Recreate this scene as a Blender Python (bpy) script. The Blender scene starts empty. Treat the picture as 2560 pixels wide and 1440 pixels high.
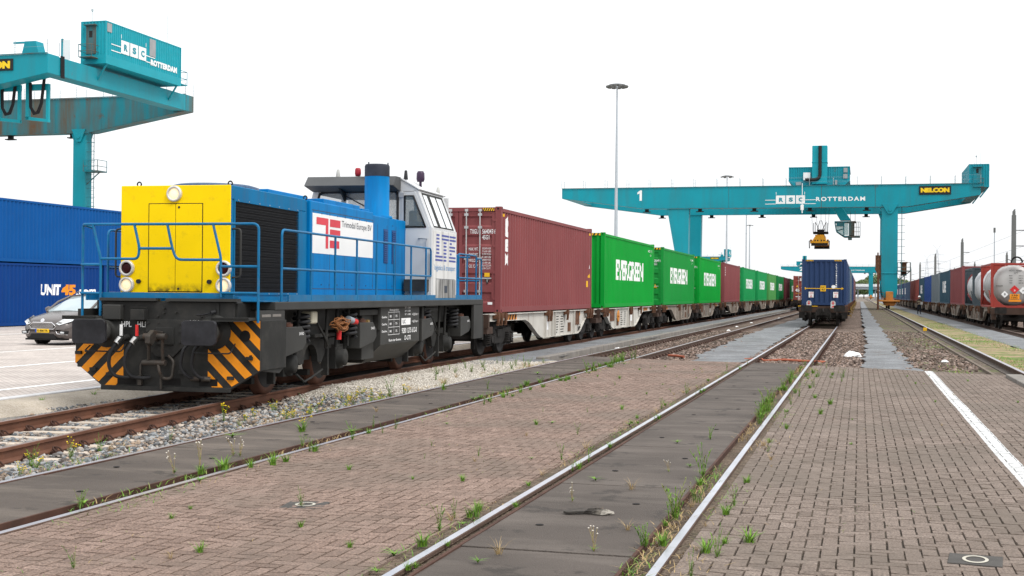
import bpy, bmesh, math, random
from mathutils import Matrix, Vector
R = math.radians
rnd = random.Random(7)
SC = bpy.context.scene
COL = SC.collection
# ---------------------------------------------------------------- camera
cam = bpy.data.cameras.new("camera"); camo = bpy.data.objects.new("camera", cam); COL.objects.link(camo)
cam.sensor_width = 36; cam.lens = 45; cam.clip_start = 0.1; cam.clip_end = 6000
def cam_matrix(yaw, pitch, roll):
    f = Vector((-math.sin(yaw)*math.cos(pitch), math.cos(yaw)*math.cos(pitch), math.sin(pitch)))
    r = Vector((math.cos(yaw), math.sin(yaw), 0)); u = r.cross(f)
    r2 = r*math.cos(roll)+u*math.sin(roll); u2 = u*math.cos(roll)-r*math.sin(roll)
    return Matrix(((r2.x, u2.x, -f.x, 0), (r2.y, u2.y, -f.y, 0), (r2.z, u2.z, -f.z, 1.70), (0, 0, 0, 1)))
camo.matrix_world = cam_matrix(R(15.2119), R(0.2221), R(0.5))
SC.camera = camo
# ---------------------------------------------------------------- sky, sun, exposure
W = bpy.data.worlds.new("World"); SC.world = W; W.use_nodes = True
nt = W.node_tree; nt.nodes.clear()
out = nt.nodes.new('ShaderNodeOutputWorld'); add = nt.nodes.new('ShaderNodeAddShader')
sky = nt.nodes.new('ShaderNodeTexSky'); sky.sky_type = 'NISHITA'; sky.sun_disc = False
SUN_EL, SUN_AZ = 52, 118            # azimuth clockwise from +Y
sky.sun_elevation = R(SUN_EL); sky.sun_rotation = R(SUN_AZ); sky.dust_density = 6; sky.air_density = 1.0
hs = nt.nodes.new('ShaderNodeHueSaturation'); hs.inputs['Saturation'].default_value = 0.12
b1 = nt.nodes.new('ShaderNodeBackground'); b1.inputs['Strength'].default_value = 0.05
b2 = nt.nodes.new('ShaderNodeBackground')
tc = nt.nodes.new('ShaderNodeTexCoord'); sx = nt.nodes.new('ShaderNodeSeparateXYZ'); mr = nt.nodes.new('ShaderNodeMapRange')
mr.inputs['From Min'].default_value = 0; mr.inputs['From Max'].default_value = 1
mr.inputs['To Min'].default_value = 1.0; mr.inputs['To Max'].default_value = 1.6
b2.inputs['Color'].default_value = (0.97, 0.985, 1, 1)
L = nt.links.new
L(sky.outputs[0], hs.inputs['Color']); L(hs.outputs[0], b1.inputs['Color'])
L(tc.outputs['Generated'], sx.inputs[0]); L(sx.outputs['Z'], mr.inputs['Value']); L(mr.outputs[0], b2.inputs['Strength'])
L(b1.outputs[0], add.inputs[0]); L(b2.outputs[0], add.inputs[1]); L(add.outputs[0], out.inputs['Surface'])
sun = bpy.data.lights.new("sun", 'SUN'); sun.energy = 1.5; sun.angle = R(14); sun.color = (1, .965, .91)
suno = bpy.data.objects.new("sun", sun); COL.objects.link(suno); suno.location = (30, -20, 60)
sd = Vector((math.sin(R(SUN_AZ))*math.cos(R(SUN_EL)), math.cos(R(SUN_AZ))*math.cos(R(SUN_EL)), math.sin(R(SUN_EL))))
suno.rotation_euler = sd.to_track_quat('Z', 'Y').to_euler()
SC.view_settings.view_transform = 'Standard'; SC.view_settings.look = 'None'
SC.view_settings.exposure = 0.0; SC.view_settings.gamma = 1.0
try: SC.view_settings.use_curve_mapping = False
except Exception: pass
# ---------------------------------------------------------------- materials
MATS = {}
def paint(name, col, rough=.5, metal=0., var=.12, vs=1.2, dirt=None, amt=.35, ds=3., streak=False, bump=0., bs=60., spec=None, emit=0, thr=.5, stretch=None, spots=None, samt=.6, ss=5., sthr=.64):
    """procedural paint / metal / stone: base colour with cloudy variation, dirt patches or vertical streaks, bump"""
    if name in MATS: return MATS[name]
    m = bpy.data.materials.new(name); m.use_nodes = True; MATS[name] = m
    t = m.node_tree; n = t.nodes; l = t.links.new; P = n['Principled BSDF']
    P.inputs['Roughness'].default_value = rough; P.inputs['Metallic'].default_value = metal
    P.inputs['Specular IOR Level'].default_value = .22 if spec is None else spec
    co = n.new('ShaderNodeTexCoord')
    nz = n.new('ShaderNodeTexNoise'); nz.inputs['Scale'].default_value = vs; nz.inputs['Detail'].default_value = 5
    l(co.outputs['Object'], nz.inputs['Vector'])
    mx = n.new('ShaderNodeMix'); mx.data_type = 'RGBA'
    c = Vector(col)
    mx.inputs[6].default_value = (*(c*(1-var)), 1); mx.inputs[7].default_value = (*[min(1, k) for k in c*(1+var)], 1)
    mp = n.new('ShaderNodeMapRange'); mp.inputs[1].default_value = .3; mp.inputs[2].default_value = .7
    l(nz.outputs['Fac'], mp.inputs['Value']); l(mp.outputs[0], mx.inputs[0])
    res = mx.outputs[2]
    if dirt is not None:
        n2 = n.new('ShaderNodeTexNoise'); n2.inputs['Scale'].default_value = ds; n2.inputs['Detail'].default_value = 8; n2.inputs['Roughness'].default_value = .65
        if streak or stretch:
            mpg = n.new('ShaderNodeMapping'); mpg.inputs['Scale'].default_value = stretch or (1, 1, .12)
            l(co.outputs['Object'], mpg.inputs['Vector']); l(mpg.outputs[0], n2.inputs['Vector'])
        else: l(co.outputs['Object'], n2.inputs['Vector'])
        m2 = n.new('ShaderNodeMapRange'); m2.inputs[1].default_value = thr; m2.inputs[2].default_value = thr+.25; m2.inputs[4].default_value = amt
        l(n2.outputs['Fac'], m2.inputs['Value'])
        mx2 = n.new('ShaderNodeMix'); mx2.data_type = 'RGBA'; mx2.inputs[7].default_value = (*dirt, 1)
        l(m2.outputs[0], mx2.inputs[0]); l(res, mx2.inputs[6]); res = mx2.outputs[2]
    if spots is not None:                                        # separate rust or soot spots with a crisp edge
        n4 = n.new('ShaderNodeTexNoise'); n4.inputs['Scale'].default_value = ss; n4.inputs['Detail'].default_value = 9; n4.inputs['Roughness'].default_value = .7
        l(co.outputs['Object'], n4.inputs['Vector'])
        m4 = n.new('ShaderNodeMapRange'); m4.inputs[1].default_value = sthr; m4.inputs[2].default_value = sthr+.06; m4.inputs[4].default_value = samt
        l(n4.outputs['Fac'], m4.inputs['Value'])
        mx4 = n.new('ShaderNodeMix'); mx4.data_type = 'RGBA'; mx4.inputs[7].default_value = (*spots, 1)
        l(m4.outputs[0], mx4.inputs[0]); l(res, mx4.inputs[6]); res = mx4.outputs[2]
    l(res, P.inputs['Base Color'])
    if bump:
        n3 = n.new('ShaderNodeTexNoise'); n3.inputs['Scale'].default_value = bs; n3.inputs['Detail'].default_value = 4
        l(co.outputs['Object'], n3.inputs['Vector'])
        b = n.new('ShaderNodeBump'); b.inputs['Strength'].default_value = bump; b.inputs['Distance'].default_value = .02
        l(n3.outputs['Fac'], b.inputs['Height']); l(b.outputs[0], P.inputs['Normal'])
    if emit:
        P.inputs['Emission Color'].default_value = (*col, 1); P.inputs['Emission Strength'].default_value = emit
    return m
def gravel(name, cols, scale=18., bump=.8, patch=None, ps=.35, pthr=.52, pamt=.8):
    """crushed stone: voronoi cells coloured from a ramp, bumped, with optional patches of another colour"""
    m = bpy.data.materials.new(name); m.use_nodes = True; MATS[name] = m
    t = m.node_tree; n = t.nodes; l = t.links.new; P = n['Principled BSDF']; P.inputs['Roughness'].default_value = .9
    P.inputs['Specular IOR Level'].default_value = .2
    co = n.new('ShaderNodeTexCoord')
    v = n.new('ShaderNodeTexVoronoi'); v.inputs['Scale'].default_value = scale; v.inputs['Randomness'].default_value = 1
    l(co.outputs['Object'], v.inputs['Vector'])
    sp = n.new('ShaderNodeSeparateColor'); l(v.outputs['Color'], sp.inputs[0])
    cr = n.new('ShaderNodeValToRGB'); e = cr.color_ramp.elements
    e[0].position = 0; e[0].color = (*cols[0], 1); e[1].position = 1; e[1].color = (*cols[-1], 1)
    for i, c in enumerate(cols[1:-1]):
        k = e.new((i+1)/(len(cols)-1)); k.color = (*c, 1)
    l(sp.outputs[0], cr.inputs[0]); res = cr.outputs[0]
    nz = n.new('ShaderNodeTexNoise'); nz.inputs['Scale'].default_value = .9; nz.inputs['Detail'].default_value = 6
    l(co.outputs['Object'], nz.inputs['Vector'])
    hv = n.new('ShaderNodeHueSaturation'); mv = n.new('ShaderNodeMapRange'); mv.inputs[1].default_value = .3; mv.inputs[2].default_value = .7; mv.inputs[3].default_value = .75; mv.inputs[4].default_value = 1.25
    l(nz.outputs['Fac'], mv.inputs['Value']); l(mv.outputs[0], hv.inputs['Value']); l(res, hv.inputs['Color']); res = hv.outputs[0]
    if patch:
        n2 = n.new('ShaderNodeTexNoise'); n2.inputs['Scale'].default_value = ps; n2.inputs['Detail'].default_value = 9; n2.inputs['Roughness'].default_value = .7
        l(co.outputs['Object'], n2.inputs['Vector'])
        m2 = n.new('ShaderNodeMapRange'); m2.inputs[1].default_value = pthr; m2.inputs[2].default_value = pthr+.1; m2.inputs[4].default_value = pamt
        l(n2.outputs['Fac'], m2.inputs['Value'])
        mx = n.new('ShaderNodeMix'); mx.data_type = 'RGBA'; mx.inputs[7].default_value = (*patch, 1)
        l(m2.outputs[0], mx.inputs[0]); l(res, mx.inputs[6]); res = mx.outputs[2]
    l(res, P.inputs['Base Color'])
    b = n.new('ShaderNodeBump'); b.inputs['Strength'].default_value = bump; b.inputs['Distance'].default_value = .03
    inv = n.new('ShaderNodeMath'); inv.operation = 'SUBTRACT'; inv.inputs[0].default_value = 1
    l(v.outputs['Distance'], inv.inputs[1]); l(inv.outputs[0], b.inputs['Height']); l(b.outputs[0], P.inputs['Normal'])
    return m
def tinted(name, cols, rough=.85, noise=.25, ns=40., stain=None, bump=.25):
    """colour picked per face from the 'tint' attribute (each brick or stone its own shade), plus fine grain"""
    m = bpy.data.materials.new(name); m.use_nodes = True; MATS[name] = m
    t = m.node_tree; n = t.nodes; l = t.links.new; P = n['Principled BSDF']; P.inputs['Roughness'].default_value = rough
    P.inputs['Specular IOR Level'].default_value = .25
    at = n.new('ShaderNodeAttribute'); at.attribute_name = 'tint'
    cr = n.new('ShaderNodeValToRGB'); e = cr.color_ramp.elements
    e[0].color = (*cols[0], 1); e[1].color = (*cols[-1], 1)
    for i, c in enumerate(cols[1:-1]):
        k = e.new((i+1)/(len(cols)-1)); k.color = (*c, 1)
    l(at.outputs['Fac'], cr.inputs[0]); res = cr.outputs[0]
    co = n.new('ShaderNodeTexCoord')
    nz = n.new('ShaderNodeTexNoise'); nz.inputs['Scale'].default_value = ns; nz.inputs['Detail'].default_value = 6; nz.inputs['Roughness'].default_value = .75
    l(co.outputs['Object'], nz.inputs['Vector'])
    hv = n.new('ShaderNodeHueSaturation'); mv = n.new('ShaderNodeMapRange'); mv.inputs[1].default_value = .3; mv.inputs[2].default_value = .7
    mv.inputs[3].default_value = 1-noise*1.4; mv.inputs[4].default_value = 1+noise*1.4
    l(nz.outputs['Fac'], mv.inputs['Value']); l(mv.outputs[0], hv.inputs['Value']); l(res, hv.inputs['Color']); res = hv.outputs[0]
    if stain:
        n2 = n.new('ShaderNodeTexNoise'); n2.inputs['Scale'].default_value = .55; n2.inputs['Detail'].default_value = 7
        l(co.outputs['Object'], n2.inputs['Vector'])
        m2 = n.new('ShaderNodeMapRange'); m2.inputs[1].default_value = .45; m2.inputs[2].default_value = .62; m2.inputs[4].default_value = .7
        l(n2.outputs['Fac'], m2.inputs['Value'])
        mx = n.new('ShaderNodeMix'); mx.data_type = 'RGBA'; mx.inputs[7].default_value = (*stain, 1)
        l(m2.outputs[0], mx.inputs[0]); l(res, mx.inputs[6]); res = mx.outputs[2]
    if stain:
        n5 = n.new('ShaderNodeTexNoise'); n5.inputs['Scale'].default_value = 1.15; n5.inputs['Detail'].default_value = 8; n5.inputs['Roughness'].default_value = .72
        l(co.outputs['Object'], n5.inputs['Vector'])
        m5 = n.new('ShaderNodeMapRange'); m5.inputs[1].default_value = .58; m5.inputs[2].default_value = .74; m5.inputs[4].default_value = .55
        l(n5.outputs['Fac'], m5.inputs['Value'])
        mx5 = n.new('ShaderNodeMix'); mx5.data_type = 'RGBA'; mx5.inputs[7].default_value = (stain[0]*.42, stain[1]*.42, stain[2]*.42, 1)
        l(m5.outputs[0], mx5.inputs[0]); l(res, mx5.inputs[6]); res = mx5.outputs[2]
    l(res, P.inputs['Base Color'])
    if bump:
        b = n.new('ShaderNodeBump'); b.inputs['Strength'].default_value = bump; b.inputs['Distance'].default_value = .01
        l(nz.outputs['Fac'], b.inputs['Height']); l(b.outputs[0], P.inputs['Normal'])
    return m
def glass(name, col=(.55, .62, .62), alpha=.45, rough=.05):
    m = bpy.data.materials.new(name); m.use_nodes = True; MATS[name] = m
    P = m.node_tree.nodes['Principled BSDF']; P.inputs['Base Color'].default_value = (*col, 1)
    P.inputs['Roughness'].default_value = rough; P.inputs['Alpha'].default_value = alpha; P.inputs['Specular IOR Level'].default_value = .8
    return m
# ---------------------------------------------------------------- mesh builder
class MB:
    def __init__(s): s.v = []; s.f = []; s.mi = []; s.sm = []; s.M = None
    def add(s, vs, fs, m=0, sm=False):
        b = len(s.v)
        s.v += [tuple(s.M @ Vector(p)) if s.M is not None else tuple(p) for p in vs]
        for f in fs: s.f.append([b+i for i in f]); s.mi.append(m); s.sm.append(sm)
        return s
    def box(s, x0, x1, y0, y1, z0, z1, m=0):
        return s.add([(x0,y0,z0),(x1,y0,z0),(x1,y1,z0),(x0,y1,z0),(x0,y0,z1),(x1,y0,z1),(x1,y1,z1),(x0,y1,z1)],
              [(3,2,1,0),(4,5,6,7),(0,1,5,4),(1,2,6,5),(2,3,7,6),(3,0,4,7)], m)
    def quad(s, a, b, c, d, m=0): return s.add([a,b,c,d], [(0,1,2,3)], m)
    def cyl(s, p0, p1, r, n=12, r2=None, m=0, cap=True, sm=True):
        p0 = Vector(p0); p1 = Vector(p1); r2 = r if r2 is None else r2
        d = (p1-p0).normalized(); a = d.orthogonal().normalized(); b = d.cross(a)
        vs = []
        for p, q in ((p0, r), (p1, r2)):
            for i in range(n):
                t = 2*math.pi*i/n; vs.append(p+(a*math.cos(t)+b*math.sin(t))*q)
        s.add(vs, [(i, (i+1)%n, n+(i+1)%n, n+i) for i in range(n)], m, sm)
        if cap: s.add(vs, [tuple(range(n))[::-1], tuple(range(n, 2*n))], m)
        return s
    def tube(s, pts, r, n=8, m=0, closed=False):
        P = [Vector(p) for p in pts]; k = len(P); rings = []; a = None
        for i in range(k):
            if closed: t = (P[(i+1)%k]-P[i-1]).normalized()
            else: t = ((P[i+1]-P[i]).normalized() if i == 0 else (P[i]-P[i-1]).normalized() if i == k-1 else ((P[i+1]-P[i]).normalized()+(P[i]-P[i-1]).normalized()).normalized())
            a = t.orthogonal().normalized() if a is None else (a-t*a.dot(t)).normalized()
            b = t.cross(a); rings.append([P[i]+(a*math.cos(2*math.pi*j/n)+b*math.sin(2*math.pi*j/n))*r for j in range(n)])
        vs = [p for q in rings for p in q]; fs = []
        for i in range(k if closed else k-1):
            for j in range(n): fs.append((i*n+j, i*n+(j+1)%n, ((i+1)%k)*n+(j+1)%n, ((i+1)%k)*n+j))
        s.add(vs, fs, m, True)
        if not closed: s.add(vs, [tuple(range(n))[::-1], tuple(range((k-1)*n, k*n))], m)
        return s
    def prism(s, poly, ax, a, b, m=0):
        def mk(u, v, w): return {'x': (w, u, v), 'y': (u, w, v), 'z': (u, v, w)}[ax]
        n = len(poly); vs = [mk(u, v, a) for u, v in poly]+[mk(u, v, b) for u, v in poly]
        return s.add(vs, [tuple(range(n))[::-1], tuple(range(n, 2*n))]+[(i, (i+1)%n, n+(i+1)%n, n+i) for i in range(n)], m)
    def lathe(s, c, ax, prof, n=20, m=0, sm=True):
        c = Vector(c); d = Vector(ax).normalized(); a = d.orthogonal().normalized(); b = d.cross(a); vs = []
        for r, h in prof:
            for i in range(n):
                t = 2*math.pi*i/n; vs.append(c+d*h+(a*math.cos(t)+b*math.sin(t))*max(r, 1e-4))
        fs = [(j*n+i, j*n+(i+1)%n, (j+1)*n+(i+1)%n, (j+1)*n+i) for j in range(len(prof)-1) for i in range(n)]
        s.add(vs, fs, m, sm); k = len(prof)-1
        return s.add(vs, [tuple(range(n))[::-1], tuple(range(k*n, (k+1)*n))], m)
    def coil(s, c, r, h, turns, wire, m=0, n=10):
        N = int(turns*n); return s.tube([(c[0]+r*math.cos(2*math.pi*i/n), c[1]+r*math.sin(2*math.pi*i/n), c[2]+h*i/N) for i in range(N+1)], wire, 6, m)
    def mesh(s, name, mats, recalc=True):
        me = bpy.data.meshes.new(name); me.from_pydata(s.v, [], s.f)
        for m in (mats if isinstance(mats, (list, tuple)) else [mats]): me.materials.append(m)
        me.polygons.foreach_set('material_index', s.mi); me.polygons.foreach_set('use_smooth', s.sm)
        if recalc:
            bm = bmesh.new(); bm.from_mesh(me); bmesh.ops.recalc_face_normals(bm, faces=bm.faces); bm.to_mesh(me); bm.free()
        me.update(); return me
    def build(s, name, mats, parent=None, bevel=0, recalc=True, loc=None, seg=1):
        o = bpy.data.objects.new(name, s.mesh(name, mats, recalc)); COL.objects.link(o)
        if parent is not None: o.parent = parent
        if loc: o.location = loc
        if bevel:
            b = o.modifiers.new('bevel', 'BEVEL'); b.width = bevel; b.segments = seg; b.limit_method = 'ANGLE'; b.angle_limit = R(40)
        return o
def fillet(pts, r, n=4):
    P = [Vector(p) for p in pts]; o = [P[0]]
    for i in range(1, len(P)-1):
        a = (P[i-1]-P[i]); b = (P[i+1]-P[i]); q = min(r, a.length*.45, b.length*.45)
        A = P[i]+a.normalized()*q; B = P[i]+b.normalized()*q
        for k in range(n+1):
            t = k/n; o.append(A*(1-t)**2+P[i]*2*t*(1-t)+B*t*t)
    return o+[P[-1]]
def tag(o, label, cat, group=None, kind=None):
    if label: o['label'] = label
    if cat: o['category'] = cat
    if group: o['group'] = group
    if kind: o['kind'] = kind
    return o
def thing(name, label, cat, loc=(0, 0, 0), rz=0, group=None):
    o = bpy.data.objects.new(name, None); COL.objects.link(o); o.location = loc; o.rotation_euler = (0, 0, rz); o.empty_display_size = .3
    return tag(o, label, cat, group)
def struct(o): o['kind'] = 'structure'; return o
def dup(o, parent=None, loc=None, label=None, group=None, rz=None):
    c = o.copy(); COL.objects.link(c)
    if parent is not None: c.parent = parent
    if loc is not None: c.location = loc
    if rz is not None: c.rotation_euler = (0, 0, rz)
    if label: c['label'] = label
    if group: c['group'] = group
    for ch in list(o.children): dup(ch, c)
    return c
# ---------------------------------------------------------------- lettering
_tx = {}
def text_geo(body, bold=0.0, space=1.0):
    k = (body, bold, space)
    if k in _tx: return _tx[k]
    cu = bpy.data.curves.new('t', 'FONT'); cu.body = body; cu.fill_mode = 'FRONT'; cu.offset = bold; cu.space_character = space; cu.resolution_u = 3
    ob = bpy.data.objects.new('t', cu); COL.objects.link(ob)
    dg = bpy.context.evaluated_depsgraph_get(); me = bpy.data.meshes.new_from_object(ob.evaluated_get(dg))
    V = [(v.co.x, v.co.y) for v in me.vertices]; F = [tuple(p.vertices) for p in me.polygons]
    bpy.data.objects.remove(ob); bpy.data.curves.remove(cu); bpy.data.meshes.remove(me)
    x0 = min(v[0] for v in V); x1 = max(v[0] for v in V); y0 = min(v[1] for v in V); y1 = max(v[1] for v in V)
    V = [((a-x0)/(x1-x0), (b-y0)/(y1-y0)) for a, b in V]
    _tx[k] = (V, F); return _tx[k]
def letter(mb, body, org, du, dv, w, h, m=0, bold=0.012, space=1.0, slant=0):
    """write body into a w x h box whose lower-left corner is org; du, dv are the writing and up directions"""
    V, F = text_geo(body, bold, space); o = Vector(org); du = Vector(du); dv = Vector(dv)
    mb.add([o+du*(a*w+slant*b*h)+dv*(b*h) for a, b in V], F, m); return mb
# ================================================================ ground and tracks
def ragged(poly, amp, step=.45, seed=1):
    rr = random.Random(seed); o = []
    for i in range(len(poly)):
        a = Vector(poly[i]); b = Vector(poly[(i+1) % len(poly)]); n = int(min(60, (b-a).length/step))+1; s = Vector((a.y-b.y, b.x-a.x)).normalized(); ph = rr.uniform(0, 6)
        for k in range(n): t = (k/n)**1.6 if (b-a).y > 0 else 1-(1-k/n)**1.6; p = a+(b-a)*t; o.append(p+s*amp*(rr.uniform(-.5, .5)+.5*math.sin(k*.9+ph)) if k else p)
    return [tuple(p) for p in o]
def sheet(name, poly, z, m, rag=0):
    if rag: poly = ragged(poly, rag)
    mb = MB(); mb.add([(x, y, z) for x, y in poly], [tuple(range(len(poly)))]); o = mb.build(name, m, recalc=False); return struct(o)
g_base = gravel('ground_gravel', [(.10,.085,.07), (.17,.14,.12), (.24,.2,.17)], 14, .6, patch=(.16,.15,.09), ps=.05, pthr=.5, pamt=.6)
g_brown = gravel('brown_ballast', [(.04,.029,.023), (.105,.07,.053), (.165,.116,.09), (.26,.2,.165), (.085,.062,.05)], 17, 1., patch=(.06,.047,.038), ps=.5)
g_grey = gravel('grey_grit', [(.135,.14,.145), (.18,.187,.195), (.235,.242,.25)], 28, .6, patch=(.115,.095,.078), ps=1.1, pthr=.55, pamt=.6)
g_beige = gravel('beige_grit', [(.3,.27,.23), (.46,.42,.36), (.62,.58,.52)], 40, .6, patch=(.36,.29,.2), ps=.7, pthr=.55, pamt=.6)
g_sand = gravel('sandy_soil', [(.3,.26,.2), (.38,.33,.27), (.44,.39,.33)], 60, .25, patch=(.2,.15,.11), ps=1.2, pthr=.55, pamt=.7)
g_bed = gravel('stone_bed', [(.06,.058,.055), (.16,.155,.15), (.26,.245,.22), (.14,.11,.09)], 22, 1.)
g_oil_shade = gravel('oily_shaded_ballast', [(.012,.011,.01), (.03,.027,.024), (.05,.044,.038)], 18, 1., patch=(.02,.018,.016), ps=.6)  # oil-stained stones, blackened further with the shade under the train
g_soil = gravel('joint_soil', [(.04,.031,.025), (.065,.05,.038), (.09,.07,.05)], 30, .4)
g_soil2 = gravel('rail_side_soil', [(.065,.048,.036), (.12,.088,.064), (.17,.13,.095)], 34, .8, patch=(.05,.05,.025), ps=1.5, pthr=.55, pamt=.6)
g_joint = gravel('joint_sand', [(.06,.048,.037), (.105,.084,.064), (.15,.12,.092)], 60, .4, patch=(.035,.028,.022), ps=1.4, pthr=.45, pamt=.9)
g_verge = gravel('verge', [(.13,.1,.06), (.26,.19,.11), (.33,.25,.15), (.2,.19,.09)], 16, .5, patch=(.085,.15,.025), ps=.5, pthr=.49, pamt=.9)
g_verge2 = gravel('verge_stones', [(.05,.038,.03), (.11,.083,.062), (.17,.135,.105), (.07,.056,.042)], 18, 1., patch=(.1,.13,.035), ps=.6, pthr=.52, pamt=.8)
sheet('ground', [(-2500,-300), (2500,-300), (2500,4500), (-2500,4500)], -.26, g_base)
sheet('trackbed', [(-12.9,0), (-7.4,0), (-7.4,30), (-8.6,60), (-8.6,500), (-12.9,500)], -.185, g_bed)
sheet('trackbed', [(-12.2,19.5), (-9.05,17.6), (-9.45,30), (-9.5,420), (-12.2,420)], -.17, g_oil_shade, .12)  # strip below the left train: oil stain plus painted-in shade
sheet('trackbed', [(-8.05,30.4), (-5,33.4), (-4.3,420), (-8.05,420)], -.165, g_brown)
sheet('trackbed', [(-4.7,31.4), (.35,30.6), (.35,420), (-4.7,420)], -.13, g_brown)
sheet('joint_soil', [(-7.5,0), (4.6,0), (4.6,28.7), (-1,31.9), (-5.75,33.9), (-7.5,34)], -.1, g_soil)
sheet('joint_sand', [(-5.62,0), (-2.9,0), (-2.9,32.4), (-5.62,33.3)], -.0115, g_joint); sheet('joint_sand', [(-1.02,0), (4.3,0), (4.3,28.8), (-1.02,31.7)], -.0115, g_joint)
sheet('gravel_path', [(-9.5,29.7), (-8.9,29.7), (-7.55,32.4), (-8.05,33), (-8.05,420), (-9.5,420)], -.04, g_grey, .12)
mb = MB(); rr = random.Random(12)
for k in range(14):
    for j in range(9): y = 20.2+k*.92+(rr.uniform(-.3,.3) if k == 0 else 0); mb.v.append((-9.52+j*.261, y, (-.19 if k == 0 else -.11 if k == 1 else -.045+rr.uniform(-.008,.008))))
for k in range(13):
    for j in range(8): mb.f.append([k*9+j, k*9+j+1, k*9+j+10, k*9+j+9]); mb.mi.append(0); mb.sm.append(True)
struct(mb.build('gravel_verge', g_beige, recalc=False))
sheet('gravel_path', [(-4.1,32.1), (-2.95,31.8), (-2.95,36), (-3.1,60), (-3.2,160), (-4.2,160), (-4.9,60), (-4.6,38)], -.085, g_grey, .14)
sheet('gravel_path', [(.08,31.2), (1.5,30.5), (1.25,34), (1.15,50), (1.0,160), (1.0,420), (.1,420), (.12,160), (.25,50), (.1,36)], -.03, g_grey, .13)
sheet('verge', [(.8,31.0), (4.6,28.2), (4.6,420), (.8,420)], -.06, g_verge2)
sheet('grass_verge', [(3.55,24), (5.45,24), (5.25,60), (5,420), (3.55,420)], -.05, g_verge, .2)
sheet('gravel_path', [(5.4,24), (6.75,24), (6.6,420), (5.0,420), (5.2,60)], -.045, g_grey)
sheet('trackbed', [(6.6,24), (10.5,24), (10.5,420), (6.6,420)], -.17, g_brown)
sheet('trackbed', [(10.6,24), (40,24), (60,900), (10.6,900)], -.2, g_brown)
mb = MB(); rr = random.Random(2); k = 60
for i in range(k): y = i*2.0; w = 1.05+.25*math.sin(y*.7)+rr.uniform(-.15, .15)-(.5 if y > 26 else 0); mb.v += [(-12.84,y,-.03), (-12.84+w*.55,y,-.045), (-12.84+w,y,-.2)]
for i in range(k-1):
    for c in (0, 1): mb.f.append([i*3+c, i*3+c+1, i*3+c+4, i*3+c+3]); mb.mi.append(0); mb.sm.append(True)
struct(mb.build('sand_strip', g_sand, recalc=False))
# left road: light pavers with white lines and a kerb
roadm = bpy.data.materials.new('road_pavers'); roadm.use_nodes = True
t = roadm.node_tree; P = t.nodes['Principled BSDF']; P.inputs['Roughness'].default_value = .85
co = t.nodes.new('ShaderNodeTexCoord'); br = t.nodes.new('ShaderNodeTexBrick')
br.inputs['Color1'].default_value = (.47,.42,.385,1); br.inputs['Color2'].default_value = (.4,.35,.32,1); br.inputs['Mortar'].default_value = (.27,.23,.2,1)
br.inputs['Scale'].default_value = 1; br.inputs['Brick Width'].default_value = .22; br.inputs['Row Height'].default_value = .11; br.inputs['Mortar Size'].default_value = .008
mpn = t.nodes.new('ShaderNodeMapping'); mpn.inputs['Rotation'].default_value = (0, 0, R(45))
t.links.new(co.outputs['Object'], mpn.inputs[0]); t.links.new(mpn.outputs[0], br.inputs['Vector'])
nz = t.nodes.new('ShaderNodeTexNoise'); nz.inputs['Scale'].default_value = .8; nz.inputs['Detail'].default_value = 7
t.links.new(co.outputs['Object'], nz.inputs['Vector'])
hv = t.nodes.new('ShaderNodeHueSaturation'); mv = t.nodes.new('ShaderNodeMapRange'); mv.inputs[1].default_value = .3; mv.inputs[2].default_value = .7; mv.inputs[3].default_value = .82; mv.inputs[4].default_value = 1.18
t.links.new(nz.outputs['Fac'], mv.inputs[0]); t.links.new(mv.outputs[0], hv.inputs['Value']); t.links.new(br.outputs['Color'], hv.inputs['Color']); t.links.new(hv.outputs[0], P.inputs['Base Color'])
sheet('road', [(-12.95,0), (-12.95,260), (-90,260), (-90,0)], -.02, roadm)
wl = paint('white_line', (.8,.8,.78), .7, var=.06, dirt=(.45,.42,.4), amt=.5, ds=5)
for xa, xb in ((-14.1,-13.93), (-18.12,-17.95), (-22.4,-22.25), (-31,-30.85)):
    sheet('road_line', [(xa,0), (xb,0), (xb,160), (xa,160)], -.015, wl)
kerbm = paint('kerb_concrete', (.55,.55,.56), .85, var=.08, dirt=(.3,.27,.24), amt=.4, bump=.2)
mb = MB()
for i in range(60): mb.box(-13.0, -12.82, 2+i*1.0, 2.985+i*1.0, -.2, -.008)
struct(mb.build('kerb', kerbm, bevel=.012))
conc_old = paint('old_concrete', (.2,.185,.17), .9, var=.2, vs=2, dirt=(.33,.29,.22), amt=.5, ds=3, bump=.4, bs=40)
mb = MB()
for i in range(42): mb.box(-8.2, -7.98, 32.6+i*3.0, 35.58+i*3.0, -.3, .03+rnd.uniform(-.01,.01))
struct(mb.build('channel_kerb', conc_old, bevel=.015))
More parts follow.
